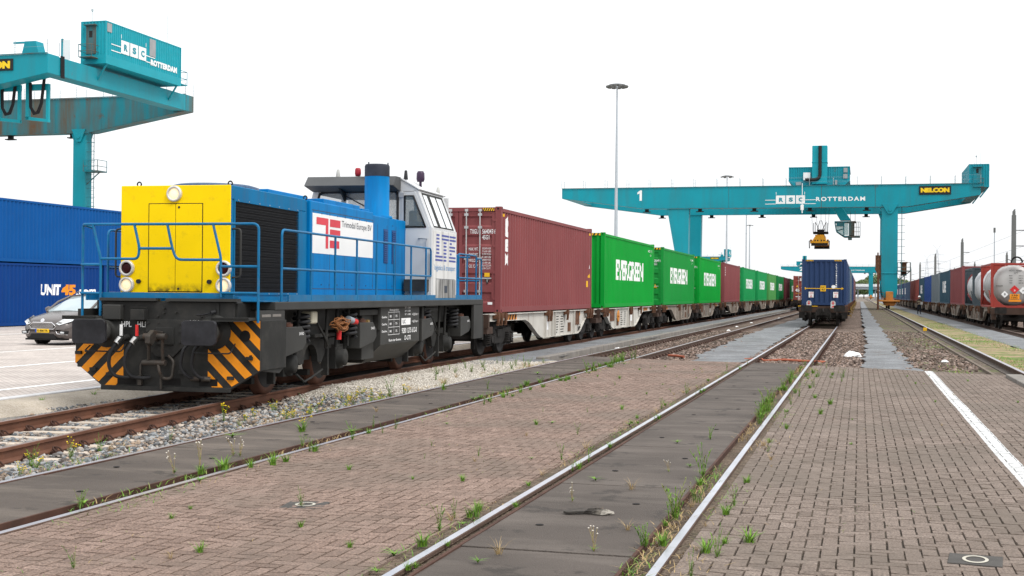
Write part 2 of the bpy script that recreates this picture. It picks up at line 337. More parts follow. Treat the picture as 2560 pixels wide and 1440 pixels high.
# ---- herringbone block paving, every block its own face set
def paving(name, x0, x1, y0, y1, far, mats, split=(), white=None, c=.1075, gap=.0055, seed=1):
    rr = random.Random(seed); V = []; F = []; MI = []; T = []
    def rect(a, b, p, q):
        a += rr.gauss(0, .0013); b += rr.gauss(0, .0013); p += rr.gauss(0, .0013); q += rr.gauss(0, .0013); sk = rr.gauss(0, .012)*(2.5 if rr.random() < .06 else 1)
        cuts = [a]+[s for s in split if a+.004 < s < b-.004]+[b]
        t = min(1, max(0, rr.gauss(.5, .2))); b0 = .0035*math.sin(a*1.9+p*.7+seed)+.003*math.sin(p*1.7-a*1.1)+.002; tl = rr.gauss(0, .0015); dz = [b0+rr.uniform(-.0018, .0018)+tl*k_ for k_ in (-1, 1, 1, -1)]
        for i in range(len(cuts)-1):
            u, v = cuts[i], cuts[i+1]; k = len(V); e = .004
            el = e if i == 0 else 0; er = e if i == len(cuts)-2 else 0
            cx, cy = (u+v)/2, (p+q)/2
            for (X, Y, Z) in ((u,p,-.03), (v,p,-.03), (v,q,-.03), (u,q,-.03)): V.append((X-(Y-cy)*sk, Y+(X-cx)*sk, Z))
            for j, (X, Y) in enumerate(((u+el,p+e), (v-er,p+e), (v-er,q-e), (u+el,q-e))): V.append((X-(Y-cy)*sk, Y+(X-cx)*sk, dz[j]))
            w = 1 if white and white[0]-.001 <= u and v <= white[1]+.001 else 0
            for f in ((4,5,6,7), (0,1,5,4), (1,2,6,5), (2,3,7,6), (3,0,4,7)):
                F.append([k+z for z in f]); MI.append(w); T.append(t if f[0] == 4 else t*.75)
    nx = int((x1-x0)/c)+3; ny = int((y1-y0)/c)+3
    for j in range(-2, ny):
        for i in range(-2, nx):
            k = (i-j) % 4
            if k == 0: a, b, p, q = i, i+2, j, j+1
            elif k == 3: a, b, p, q = i, i+1, j, j+2
            else: continue
            a = x0+a*c+gap/2; b = x0+b*c-gap/2; p = y0+p*c+gap/2; q = y0+q*c-gap/2
            a = max(a, x0); b = min(b, x1); q = min(q, far((a+b)/2))
            if b-a < .03 or q-p < .03: continue
            rect(a, b, p, q)
    me = bpy.data.meshes.new(name); me.from_pydata(V, [], F)
    for m in mats: me.materials.append(m)
    me.polygons.foreach_set('material_index', MI)
    at = me.attributes.new('tint', 'FLOAT', 'FACE'); at.data.foreach_set('value', T)
    o = bpy.data.objects.new(name, me); COL.objects.link(o); return struct(o)
brick = tinted('paving_block', [(.155,.107,.085), (.21,.147,.118), (.258,.183,.15)], .9, .6, 58, stain=(.15,.117,.094), bump=.7)
brick2 = tinted('paving_block_grey', [(.14,.108,.088), (.18,.141,.117), (.22,.175,.148)], .9, .6, 60, stain=(.138,.112,.091), bump=.7)
linem = tinted('line_block', [(.4,.4,.39), (.55,.55,.55), (.64,.64,.64)], .7, .3, 45, bump=.3)
paving('block_pavement', -5.69, -2.86, 6.0, 34, lambda x: 33.45-(x+5.7)*.32, [brick], seed=3)
paving('block_pavement', -1.10, 4.35, 5.5, 33, lambda x: 31.35-.5*x+(.08 if int(x*9) % 2 else 0), [brick2, linem], split=(1.425, 1.605), white=(1.425, 1.605), seed=4)
# ---- concrete slabs between the rails
rust = paint('rail_rust', (.13,.058,.036), .8, var=.25, vs=3, dirt=(.07,.04,.03), amt=.7, ds=6, bump=.15)
slabm = paint('slab_concrete', (.088,.073,.063), .9, spots=(.035,.031,.028), samt=.6, ss=2.2, sthr=.56, var=.22, vs=.8, dirt=(.185,.155,.13), amt=.75, ds=1.1, bump=.5, bs=90, thr=.47, stretch=(.5,2.2,1))
slabm2 = paint('slab_concrete_dark', (.086,.072,.063), .9, spots=(.035,.031,.028), samt=.6, ss=1.8, sthr=.56, var=.22, vs=.7, dirt=(.16,.137,.12), amt=.7, ds=.9, bump=.5, bs=90, thr=.48, stretch=(.5,2.2,1))
holem = paint('dark_hole', (.012,.011,.011), .9)
def slabs(x0, x1, y0, y1, ln, m, seed):
    r2 = random.Random(seed); mb = MB(); y = y0; hb = MB()
    while y < y1-.2:
        e = min(y+ln, y1); a, b, c, d = [r2.uniform(-.006, .004) for _ in range(4)]; z = .002
        mb.add([(x0,y+.006,-.2),(x1,y+.006,-.2),(x1,e-.006,-.2),(x0,e-.006,-.2),(x0,y+.006,z+a),(x1,y+.006,z+b),(x1,e-.006,z+c),(x0,e-.006,z+d)],
               [(4,5,6,7),(0,1,5,4),(1,2,6,5),(2,3,7,6),(3,0,4,7)])
        for hx in (.28, .72):
            hy = .3 if hx < .5 else .68
            hb.cyl((x0+(x1-x0)*hx, y+ln*hy, .0065), (x0+(x1-x0)*hx, y+ln*hy, .0085), .03, 14)
        y = e
    eb = MB()
    for xx in (x0, x1): eb.box(xx-.012, xx+.012, y0, y1, -.12, .009)
    struct(eb.build('slab_edging', paint('edging_rust', (.07,.034,.024), .85, var=.3, vs=4, dirt=(.04,.03,.025), amt=.7, ds=5)))
    struct(mb.build('concrete_slabs', m)); struct(hb.build('lifting_holes', holem))
slabs(-7.19, -5.95, 5.6, 34.0, 2.27, slabm, 1)
slabs(-2.58, -1.40, 5.2, 32.6, 3.0, slabm2, 2)
# ---- rails
rust_d = paint('rail_brown', (.095,.06,.045), .75, var=.25, vs=3, dirt=(.05,.035,.03), amt=.7, ds=6, bump=.15)
railtop = paint('rail_polished', (.5,.51,.56), .33, metal=.7, var=.12, vs=3, dirt=(.25,.22,.2), amt=.5, ds=5, thr=.55)
railtop_d = paint('rail_dull_top', (.2,.15,.13), .45, metal=.3, var=.2)
railtop_g = paint('rail_grey_top', (.34,.33,.36), .38, metal=.5, var=.15)
def rail(parent, path, ys, zt, side, top, hw=.036):
    pr = [(-.07,-.165), (.07,-.165), (.07,-.15), (.012,-.125), (.011,-.045), (hw,-.035), (hw,-.006), (hw-.006,0), (-hw+.006,0), (-hw,-.006), (-hw,-.035), (-.011,-.045), (-.012,-.125), (-.07,-.15)]
    mb = MB(); n = len(pr); P = [(path(y), y) for y in ys]; vs = []
    for i, (x, y) in enumerate(P):
        a = P[max(0, i-1)]; b = P[min(len(P)-1, i+1)]; d = Vector((b[0]-a[0], b[1]-a[1])).normalized(); s = (d.y, -d.x)
        vs += [(x+s[0]*u, y+s[1]*u, zt+v) for u, v in pr]
    for i in range(len(P)-1):
        for j in range(n):
            mb.f.append([i*n+j, i*n+(j+1)%n, (i+1)*n+(j+1)%n, (i+1)*n+j]); mb.mi.append(1 if j == 7 else 0); mb.sm.append(False)
    mb.v = vs
    return mb.build('rail', [side, top], parent)
def t1c(y): return -10.65+(.00324*(30-y)**2 if y < 30 else 0)
ys_curve = [4+i for i in range(27)]+[35, 50, 100, 200, 420]
sleeper_c = paint('sleeper_concrete', (.5,.43,.36), .9, var=.15, vs=3, dirt=(.3,.24,.19), amt=.5, bump=.3)
sleeper_w = paint('sleeper_wood', (.1,.075,.06), .9, var=.25, vs=4, bump=.3)
clipm = paint('clip_iron', (.06,.03,.022), .8, var=.3)
def clip_mesh():
    mb = MB(); mb.box(-.075, .075, -.05, .05, 0, .02)
    mb.tube([(-.06,-.05,.02), (-.06,.0,.055), (0,.035,.065), (.06,0,.055), (.06,-.05,.02)], .012, 6)
    mb.cyl((0,0,.015), (0,0,.075), .018, 6); return mb.mesh('rail_clip', clipm)
CLIP = clip_mesh()
def kid(name, me, parent, loc, rz=0, rot=None):
    o = bpy.data.objects.new(name, me); COL.objects.link(o); o.parent = parent; o.location = loc; o.rotation_euler = rot or (0, 0, rz); return o
def sleeper_mesh(m, w, L2, h):
    mb = MB(); mb.prism([(-w/2,0), (w/2,0), (w/2-.02,h), (-w/2+.02,h)], 'x', -L2, L2); return mb.mesh('sleeper', m)
t1 = thing('railway_track', 'rusty curved track on pale ballast, under the blue and yellow locomotive', 'railway track', (0,0,0))
ya = [4+i*.75 for i in range(36)]+[32, 40, 60, 120, 420]
rail(t1, lambda y: t1c(y)-.752, ya, 0, rust, railtop_d); rail(t1, lambda y: t1c(y)+.752, ya, 0, rust, railtop_d)
SLC = sleeper_mesh(sleeper_c, .24, 1.27, .12); SLW = sleeper_mesh(sleeper_w, .25, 1.3, .12)
for i in range(24):
    y = 9.0+i*.62; x = t1c(y); a = -math.atan(-.00648*(30-y)) if y < 30 else 0
    kid('sleeper', SLC, t1, (x, y, -.285), a)
    for s in (-.752, .752):
        for q in (-.105, .105): kid('rail_clip', CLIP, t1, (x+s+q, y, -.168), math.pi/2)
t2 = thing('railway_track', 'track sunk between dark slabs, then open brown ballast, next to the container train', 'railway track')
yb = [4, 20, 34.0, 60, 120, 420]
rail(t2, lambda y: -7.26, yb, .004, rust_d, railtop_g); rail(t2, lambda y: -5.755, yb, .004, rust_d, railtop_g)
t3 = thing('railway_track', 'track with two bright polished rails crossing the block paving in the foreground', 'railway track')
rail(t3, lambda y: -2.705, yb, .012, rust_d, railtop, .034); rail(t3, lambda y: -1.2, yb, .012, rust_d, railtop, .034)
for a, b, z in ((-2.93,-2.665,-.012), (-2.68,-2.58,-.03), (-1.42,-1.2,-.045), (-1.19,-1.0,-.012), (-5.76,-5.6,-.012), (-7.42,-7.27,-.03)): sheet('joint_soil', [(a,4), (b,4), (b,31.5), (a,31.5)], z, g_soil2)
for tt, xc, y0 in ((t2, -6.507, 34.4), (t3, -1.953, 33.0)):
    for i in range(50):
        y = y0+i*.6; kid('sleeper', SLW, tt, (xc, y, -.262 if tt is t2 else -.235))
        for s in (-.752, .752): kid('rail_clip', CLIP, tt, (xc+s+.1, y, -.15 if tt is t2 else -.125), math.pi/2)
t4 = thing('crane_rail', 'single dark crane rail running beside the grass strip on the right', 'crane rail')
rail(t4, lambda y: 3.4, [20, 60, 120, 420, 800], .09, rust_d, railtop_g, hw=.05)
timber = paint('timber_edge', (.15,.12,.095), .9, var=.25, vs=3)
MB().box(2.83, 2.9, 29.6, 175, -.2, .0).build('edge_board', timber, t4)
MB().box(3.2, 3.6, 20, 420, -.2, -.04).build('rail_bed', paint('bed_concrete', (.09,.075,.065), .9, var=.25), t4)
mb = MB(); mb.box(3.0, 3.32, 25, 29.0, -.2, .07); mb.build('concrete_block', conc_old, t4, bevel=.01)
t5 = thing('railway_track', 'dark track under the tank container wagons on the right', 'railway track')
rail(t5, lambda y: 7.3, [20, 60, 420, 700], .0, rust_d, railtop_d); rail(t5, lambda y: 8.805, [20, 60, 420, 700], .0, rust_d, railtop_d)
t6 = thing('railway_track', 'empty track behind the tank container train at far right', 'railway track')
rail(t6, lambda y: 12.3, [20, 60, 420, 700], .0, rust_d, railtop_d); rail(t6, lambda y: 13.8, [20, 60, 420, 700], .0, rust_d, railtop_d)
# ---- loose ballast stones
def stones(name, regions, m, seed, smin, smax, kindcount):
    rr = random.Random(seed); t = (1+5**.5)/2
    base = [Vector(p).normalized() for p in ((-1,t,0),(1,t,0),(-1,-t,0),(1,-t,0),(0,-1,t),(0,1,t),(0,-1,-t),(0,1,-t),(t,0,-1),(t,0,1),(-t,0,-1),(-t,0,1))]
    fc = [(0,11,5),(0,5,1),(0,1,7),(0,7,10),(0,10,11),(1,5,9),(5,11,4),(11,10,2),(10,7,6),(7,1,8),(3,9,4),(3,4,2),(3,2,6),(3,6,8),(3,8,9),(4,9,5),(2,4,11),(6,2,10),(8,6,7),(9,8,1)]
    forms = [[p*rr.uniform(.72, 1.15) for p in base] for _ in range(14)]
    V = []; F = []; T = []
    for fx, (y0, y1), zf, dens in regions:
        n = int(dens*(y1-y0))
        for _ in range(n):
            y = rr.uniform(y0, y1); r = fx(y, rr)
            if r is None: continue
            x = r; q = rr.uniform(smin, smax)*(1.35 if rr.random() < .08 else 1); z = zf(x, y)+q*rr.uniform(-.15, .45)
            M = Matrix.Rotation(rr.uniform(0, 6.28), 3, 'Z') @ Matrix.Rotation(rr.uniform(-.6, .6), 3, 'X')
            sc = Vector((rr.uniform(.8, 1.35), rr.uniform(.7, 1.1), rr.uniform(.5, .9)))*q
            k = len(V)
            for p in rr.choice(forms):
                w = M @ Vector((p.x*sc.x, p.y*sc.y, p.z*sc.z)); V.append((x+w.x, y+w.y, z+w.z))
            F += [[k+i for i in f] for f in fc]; tv = rr.random(); T += [tv]*20
    me = bpy.data.meshes.new(name); me.from_pydata(V, [], F); me.materials.append(m)
    at = me.attributes.new('tint', 'FLOAT', 'FACE'); at.data.foreach_set('value', T)
    o = bpy.data.objects.new(name, me); COL.objects.link(o); return o
stonem = tinted('ballast_stone', [(.065,.07,.076), (.14,.152,.165), (.27,.285,.29), (.34,.25,.18), (.1,.105,.11), (.22,.16,.115), (.41,.39,.365), (.165,.172,.18), (.08,.06,.048)], .85, .25, 60)
stoneb = tinted('brown_stone', [(.04,.03,.025), (.125,.088,.068), (.21,.148,.115), (.36,.28,.24), (.085,.063,.052), (.16,.12,.1)], .9, .2, 60)
def rT1(y, r):
    c = t1c(y); u = r.random()
    if u < .42: x = r.uniform(c-.66, c+.66)
    elif u < .8: x = r.uniform(c+.84, -7.36)
    else: x = r.uniform(c-1.75, c-.84)
    k = (y-9.0)/.62; k = abs(k-round(k))*.62
    if k < .15 and abs(x-c) < 1.3 and r.random() < .93: return None
    return x
s1 = stones('ballast_stones', [(rT1, (9, 23.5), lambda x, y: -.185+(.09 if x > t1c(y)+.8 else 0)*min(1, max(0, (x-t1c(y)-.8))), 900),
    (lambda y, r: r.uniform(t1c(y)-2.1, t1c(y)-.84), (17, 33), lambda x, y: -.15, 120)], stonem, 5, .018, .04, 0)
tag(s1, 'pale grey and tan ballast stones around the near rusty track', 'ballast', kind='stuff')
def rB(y, r):
    u = r.random()
    if u < .05: return r.choice((1.22, .14, -3.0, -4.45))+r.gauss(0, .12)
    if u < .3: return r.uniform(-2.6, -1.3)
    if u < .48: return r.uniform(-1.1, .15)
    if u < .6: return r.uniform(-3.05, -2.8)
    if u < .78: return r.uniform(-7.15, -5.87)
    if u < .88: return r.uniform(-5.65, -4.6)
    if u < .92: return r.uniform(-7.9, -7.38)
    return r.uniform(1.3, 2.8)
def zB(x, y): return -.055 if x > 1 else (-.125 if x > -4.5 else -.16)
s2 = stones('ballast_stones', [(rB, (31.8, 44), zB, 760), (rB, (44, 66), zB, 300)], stoneb, 6, .025, .05, 0)
tag(s2, 'brown ballast stones between the tracks beyond the block paving', 'ballast', kind='stuff')
s3 = stones('gravel_grains', [(lambda y, r: r.uniform(-9.4, -7.45), (19.8, 22.2), lambda x, y: -.13+.08*min(1, max(0, (y-20)/1.8)), 1100), (lambda y, r: r.uniform(-9.5, -7.5), (21.6, 31.5), lambda x, y: -.042, 1100)],
    tinted('grit', [(.34,.3,.26), (.5,.46,.4), (.66,.62,.56)], .9, .1), 8, .008, .018, 0)
tag(s3, 'fine beige gravel beside the second track', 'gravel', kind='stuff')
# ================================================================ containers and wagons
PITCH = .278; CD = .045; HW = 1.219
def corr_breaks(y0, y1):
    ys = []; y = y0; st = (.072, .068, .07, .068); k = 0; d = []
    while y < y1-.05:
        ys.append(y); d.append(0 if k % 4 in (0, 1) else CD); y += st[k % 4]; k += 1
    if d[-1] == CD: d[-1] = 0
    ys.append(y1); d.append(0); return ys, d
def corr_depth(ys, d, y):
    if y <= ys[0] or y >= ys[-1]: return 0
    import bisect
    i = bisect.bisect_right(ys, y)-1; t = (y-ys[i])/max(1e-6, ys[i+1]-ys[i]); return d[i]*(1-t)+d[i+1]*t
def wrap_letters(name, mb, ys, d, sgn, mats, parent, lift=.004):
    """letters drawn in the (y,z) plane, cut along every corrugation edge and pressed onto the wall"""
    me = mb.mesh(name, mats, recalc=False); bm = bmesh.new(); bm.from_mesh(me)
    lo = min(v.co.y for v in bm.verts); hi = max(v.co.y for v in bm.verts)
    for y in ys:
        if lo < y < hi: bmesh.ops.bisect_plane(bm, geom=bm.verts[:]+bm.edges[:]+bm.faces[:], plane_co=(0, y, 0), plane_no=(0, 1, 0), dist=1e-5)
    for v in bm.verts: v.co.x = sgn*(HW-.012-corr_depth(ys, d, v.co.y)+lift)
    bm.to_mesh(me); bm.free()
    return kid(name, me, parent, (0, 0, 0))
_cm = {}
def cont_meshes(L2, H, m, doors):
    k = (L2, H, m.name, doors)
    if k in _cm: return _cm[k]
    r = {}; ys, d = corr_breaks(.13, L2-.13); zt = H-.13; zb = .17
    mb = MB(); n = len(ys)
    for sgn in (1,):
        vs = [(HW-.012-q, y, z) for z in (zb, zt) for y, q in zip(ys, d)]
        mb.add(vs, [(i, i+1, n+i+1, n+i) for i in range(n-1)])
    r['side'] = mb.mesh('side_wall', m, False)
    mb = MB(); vs = [(-HW+.012+q, y, z) for z in (zb, zt) for y, q in zip(ys, d)]
    mb.add(vs, [(i, n+i, n+i+1, i+1) for i in range(n-1)]); r['side2'] = mb.mesh('side_wall', m, False)
    mb = MB()                                                   # frame: rails, posts, castings
    for s in (-1, 1):
        a, b = (s*HW, s*(HW-.06)); a, b = min(a, b), max(a, b)
        mb.box(a, b, .16, L2-.16, .02, .17); mb.box(a, b, .16, L2-.16, H-.135, H-.045)
        for y in (0, L2-.16):
            mb.box(min(s*HW, s*(HW-.16)), max(s*HW, s*(HW-.16)), y, y+.16, .118, H-.118)
            for z in (0, H-.118):
                mb.box(min(s*(HW+.002), s*(HW-.165)), max(s*(HW+.002), s*(HW-.165)), y-.003, y+.166, z, z+.118, 0)
                mb.cyl((s*(HW+.0035), y+.08, z+.06), (s*(HW-.02), y+.08, z+.06), .033, 10, m=1)
                mb.cyl((s*(HW-.09), y-.0045 if y == 0 else y+.1675, z+.06), (s*(HW-.09), y+.03, z+.06), .03, 10, m=1)
    for y in (.0, L2-.1): mb.box(-HW+.16, HW-.16, y+.01, y+.09, .02, .16); mb.box(-HW+.16, HW-.16, y+.01, y+.09, H-.13, H-.02)
    for i in range(int(L2/.6)): mb.box(-HW+.06, HW-.06, .4+i*.6, .46+i*.6, .03, .12)
    r['frame'] = mb.mesh('frame', [m, holem])
    mb = MB(); mb.box(-HW+.06, HW-.06, .05, L2-.05, H-.07, H-.035); r['roof'] = mb.mesh('roof', m)
    mb = MB()                                                   # far end wall (and near one without doors): vertical corrugation
    xs = []; x = -HW+.16; q = []; kx = 0
    for st in [0]+[.09, .05, .09, .05]*8:
        x += st
        if x > HW-.16: break
        xs.append(x); q.append(.045 if kx % 4 in (2, 3) else 0); kx += 1
    xs.append(HW-.16); q.append(0); n = len(xs)
    mb.add([(a, .02+b, z) for z in (.15, H-.12) for a, b in zip(xs, q)], [(i, i+1, n+i+1, n+i) for i in range(n-1)])
    r['end'] = mb.mesh('end_wall', m, False)
    if doors:
        for s, nm in ((-1, 'dl'), (1, 'dr')):
            mb = MB(); a, b = (.008, HW-.165) if s > 0 else (-HW+.165, -.008)
            rows = []; z = .16
            top = H-.14; hh = (top-.16)/5
            for i in range(5):
                z0 = .16+i*hh
                rows += [(z0, .03), (z0+hh*.2, .03), (z0+hh*.3, .062), (z0+hh*.68, .062), (z0+hh*.78, .03)]
            rows.append((top, .03)); n2 = len(rows)
            i0, i1 = a+.1, b-.1
            vs = [(xx, yy, zz) for xx in (i0, i1) for zz, yy in rows]
            mb.add(vs, [(i, i+1, n2+i+1, n2+i) for i in range(n2-1)])
            mb.box(a, i0, .026, .07, .16, top); mb.box(i1, b, .026, .07, .16, top)
            mb.box(min(a, i0), max(b, i1), .024, .07, .15, .2); mb.box(a, b, .024, .07, top-.05, top)
            for i in range(4):
                zz = .35+i*(H-.75)/3; xx = b if s > 0 else a
                mb.box(xx-.06, xx+.12, .004, .026, zz, zz+.07)
            r[nm] = mb.mesh('door', m)
    _cm[k] = (r, ys, d); return _cm[k]
galv = paint('galvanised', (.5,.5,.5), .45, metal=.6, var=.15, dirt=(.3,.22,.17), amt=.5, ds=8)
white_t = paint('white_lettering', (.8,.8,.8), .6, var=.04)
yel_t = paint('yellow_marking', (.75,.42,.02), .6, var=.08)
blk_t = paint('black_marking', (.02,.02,.02), .6)
red_t = paint('red_marking', (.6,.03,.03), .6)
ora_t = paint('orange_lettering', (.8,.28,.02), .6)
def rod_mesh(H):
    k = ('rod', H)
    if k in _cm: return _cm[k]
    mb = MB(); mb.cyl((0,0,.1), (0,0,H-.1), .02, 8)
    for z in (.12, .55, H*.5, H-.6, H-.25): mb.box(-.055, .055, -.02, .03, z, z+.07)
    mb.box(-.04, .05, -.025, .02, .06, .13); mb.box(-.04, .05, -.025, .02, H-.13, H-.06)
    mb.box(-.02, .34, -.035, -.02, .92, .96); _cm[k] = mb.mesh('lock_rod', galv); return _cm[k]
def container(m, x, y, z, label, group, L2=12.192, H=2.896, doors=True, detail=2, marks=None, sidemarks=None, sgn=1, ends='near'):
    t = thing('shipping_container', label, 'container', (x, y, z), 0, group)
    r, ys, d = cont_meshes(L2, H, m, doors)
    kid('frame', r['frame'], t, (0,0,0)); kid('roof', r['roof'], t, (0,0,0))
    kid('side_wall', r['side'], t, (0,0,0)); kid('side_wall', r['side2'], t, (0,0,0))
    kid('end_wall', r['end'], t, (0, L2, 0), math.pi)
    if doors:
        for nm, s in (('dl', -1), ('dr', 1)):
            dd = kid('door', r[nm], t, (0,0,0))
            if detail > 1:
                for q in (.23, .62): kid('lock_rod', rod_mesh(H), dd, (s*q-(.0), .0, 0))
    else: kid('end_wall', r['end'], t, (0,0,0))
    if marks:
        mb = MB(); marks(mb, H); mb.build('lettering', [white_t, yel_t, blk_t, red_t], t, recalc=False)
    if sidemarks:
        mb = MB(); sidemarks(mb, H, L2); wrap_letters('lettering', mb, ys, d, sgn, [white_t, yel_t, blk_t, red_t, ora_t], t)
    return t
def hazard(mb, x0, x1, y, z0, z1, n=4, du=(1,0,0)):
    """yellow and black diagonal stripes on a strip; du is the direction it runs along"""
    o = Vector((0, y, 0)) if du[0] else Vector((y, 0, 0)); du = Vector(du); w = (x1-x0)/n; sl = (z1-z0)*.8
    f = lambda u, v, e: tuple(o+du*u+Vector((0,0,v))+(Vector((0,-e,0)) if du.x else Vector((e,0,0))))
    mb.quad(f(x0,z0,0), f(x1,z0,0), f(x1,z1,0), f(x0,z1,0), 1)
    for i in range(n):
        a = x0+i*w; mb.quad(f(a,z0,.003), f(a+w*.45,z0,.003), f(min(a+w*.45+sl*.6, x1),z1,.003), f(min(a+sl*.6, x1),z1,.003), 2)
def door_marks(num, typ, full=True):
    def go(mb, H):
        Y = .02; X = (1,0,0); Z = (0,0,1)
        a, b = num
        if a: letter(mb, a, (.33,Y,H*.745), X, Z, .24, .125, 0, .008)
        letter(mb, b, (.68,Y,H*.745), X, Z, .31, .125, 0, .008); letter(mb, '6', (1.02,Y-.0,H*.745), X, Z, .045, .125, 0, .008)
        letter(mb, typ, (.68,Y,H*.69), X, Z, .2, .12, 0, .008)
        if full:
            for i, (p, q, q2) in enumerate((('MAX. WT.', '32,500 KGS', '71,650 LBS'), ('TARE WT.', '3,700 KGS', '8,160 LBS'), ('PAYLOAD', '28,800 KGS', '63,490 LBS'), ('CU. CAP.', '76.4 CU.M', '2,700 CU.FT.'))):
                z = H*.585-i*.155
                letter(mb, p, (.3,Y,z), X, Z, .27, .085, 0, .004); letter(mb, q, (.68,Y,z+.03), X, Z, .25, .055, 0, .0); letter(mb, q2, (.68,Y,z-.05), X, Z, .25, .055, 0, .0)
            mb.quad((.75,Y,.98),(.9,Y,.98),(.9,Y,1.09),(.75,Y,1.09), 1)
            mb.add([(.76,Y,.92),(.9,Y,.92),(.83,Y,.76)], [(0,2,1)], 2); letter(mb, 'T', (.8,Y-.003,.83), X, Z, .06, .07, 0)
            mb.quad((.85,Y,.22),(.98,Y,.22),(.98,Y,.29),(.85,Y,.29), 0)
            hazard(mb, .7, 1.02, -.003, H-.118, H-.035, 5)
        else:
            hazard(mb, -1.05, 1.05, -.003, H-.118, H-.035, 14); mb.add([(.7,Y,.86),(.9,Y,.86),(.8,Y,1.05)], [(0,1,2)], 1)
    return go
def front_marks(mb, H):
    hazard(mb, -1.05, 1.05, .006, H-.11, H-.03, 14)
    mb.add([(.42,.012,.88),(.66,.012,.88),(.54,.012,1.08)], [(0,1,2)], 1)
def side_word(word, y0, y1, z0, z1, sgn=1, bold=.04, m=0, number=None):
    def go(mb, H, L2):
        if sgn > 0: letter(mb, word, (0, y0, z0), (0,1,0), (0,0,1), y1-y0, z1-z0, m, bold, .92)
        else: letter(mb, word, (0, y1, z0), (0,-1,0), (0,0,1), y1-y0, z1-z0, m, bold, .92)
        if number:
            yy = L2-1.75
            letter(mb, number, (0, yy, H-.42), (0,sgn,0), (0,0,1), 1.2, .11, m, .02); letter(mb, '45G1', (0, yy+.6, H-.6), (0,sgn,0), (0,0,1), .4, .1, m, .02)
    return go
def cpaint(name, c, fade=None, amt=.3):
    return paint(name, c, .6, var=.08, vs=.6, dirt=fade or tuple(Vector(c)*.55+Vector((.02,.015,.012))), amt=amt, ds=2.2, streak=True, spec=.15, thr=.52, spots=(.1,.05,.03), samt=.45, ss=2.6, sthr=.66)
c_red = cpaint('container_maroon', (.215,.06,.062), (.25,.1,.09), .35); c_red2 = cpaint('container_oxide', (.2,.06,.045)); c_red3 = cpaint('container_dark_maroon', (.1,.025,.03))
c_green = cpaint('container_green', (.0,.29,.03), (.01,.19,.03), .25); c_greenb = cpaint('container_green_worn', (.008,.25,.04), (.02,.16,.04), .5); c_green2 = cpaint('container_sea_green', (.01,.27,.075)); c_lgreen = cpaint('container_pale_green', (.07,.27,.07), (.12,.3,.12), .6)
c_dgreen = cpaint('container_deep_green', (.006,.17,.045))
c_navy = cpaint('container_navy', (.022,.045,.115), (.045,.065,.12), .5); c_blue = cpaint('container_blue', (.02,.06,.22)); c_teal = cpaint('container_slate_green', (.03,.075,.11)); c_grey = cpaint('container_grey', (.14,.17,.19), (.22,.24,.25), .5)
c_dkblue = cpaint('container_dull_blue', (.045,.08,.15)); c_brick = cpaint('container_brick', (.25,.06,.05))
c_ublue = cpaint('container_bright_blue', (.0,.07,.26), (.0,.088,.3), .4); c_ublue2 = cpaint('container_deep_blue', (.0,.036,.18), (.0,.052,.22), .5)
# ---- wagon
w_white = paint('wagon_white', (.5,.48,.44), .7, var=.12, dirt=(.16,.09,.055), amt=.85, ds=2.6, streak=True, thr=.52, bump=.1)
w_grime = paint('wagon_grime', (.27,.235,.2), .8, var=.2, dirt=(.12,.075,.05), amt=.85, ds=2, streak=True, thr=.47, bump=.1)
w_rust = paint('wagon_rust', (.12,.055,.03), .85, var=.35, vs=5, dirt=(.04,.026,.02), amt=.7, ds=6, bump=.15)
w_dark = paint('bogie_dark', (.017,.015,.014), .8, var=.3, vs=4, dirt=(.045,.036,.03), amt=.5, ds=6, bump=.1)
w_wheel = paint('wheel_steel', (.03,.026,.024), .6, metal=.3, var=.2)
w_or = paint('faded_orange', (.6,.24,.05), .7, var=.2, dirt=(.3,.15,.08), amt=.6, ds=6)
def wheel_mesh(r=.46):
    mb = MB(); mb.lathe((0,0,0), (1,0,0), [(.05,-.07), (.1,-.07), (.12,-.03), (r*.78,-.02), (r*.84,-.05), (r,-.055), (r,.04), (r+.03,.05), (r+.03,.075), (r*.84,.07), (r*.78,.02), (.12,.03), (.1,.07), (.05,.07)], 28)
    return mb.mesh('wheel', w_wheel)
WHEEL = wheel_mesh()
mb = MB(); mb.coil((0,0,0), .085, .3, 6, .02); SPRING = mb.mesh('spring', w_dark)
def bogie_mesh():
    mb = MB(); wb = .95
    for s in (-1, 1):
        x = s*1.0
        pf = [(-1.35,.62), (-1.2,.76), (-.4,.72), (-.25,.6), (.25,.6), (.4,.72), (1.2,.76), (1.35,.62), (1.3,.55), (.75,.55), (.45,.32), (-.45,.32), (-.75,.55), (-1.3,.55)]
        mb.prism(pf, 'x', x-.05, x+.05)
        for q in (-wb, wb):
            mb.box(x-.09, x+.1, q-.13, q+.13, .34, .58); mb.cyl((x+s*.04,q,.46), (x+s*.16,q,.46), .1, 12)
            mb.box(x-.02, x+.05, q-.3, q-.24, .3, .62); mb.box(x-.02, x+.05, q+.24, q+.3, .3, .62)
            mb.box(x-.02, x+.06, q-.3, q+.3, .27, .32)
        mb.box(x-.02*s, x+.08*s, -.2, .2, .5, .7)
    mb.box(-.95, .95, -.2, .2, .5, .85); mb.box(-.9, .9, -1.3, -1.2, .45, .6); mb.box(-.9, .9, 1.2, 1.3, .45, .6)
    for q in (-wb, wb):
        mb.cyl((-.9,q,.46), (.9,q,.46), .075, 10)
        for s in (-.75, .75): mb.box(s-.05, s+.05, q+.47, q+.55, .2, .6); mb.box(s-.05, s+.05, q-.55, q-.47, .2, .6)
    return mb.mesh('bogie', w_dark)
BOGIE = bogie_mesh()
WL = 14.75
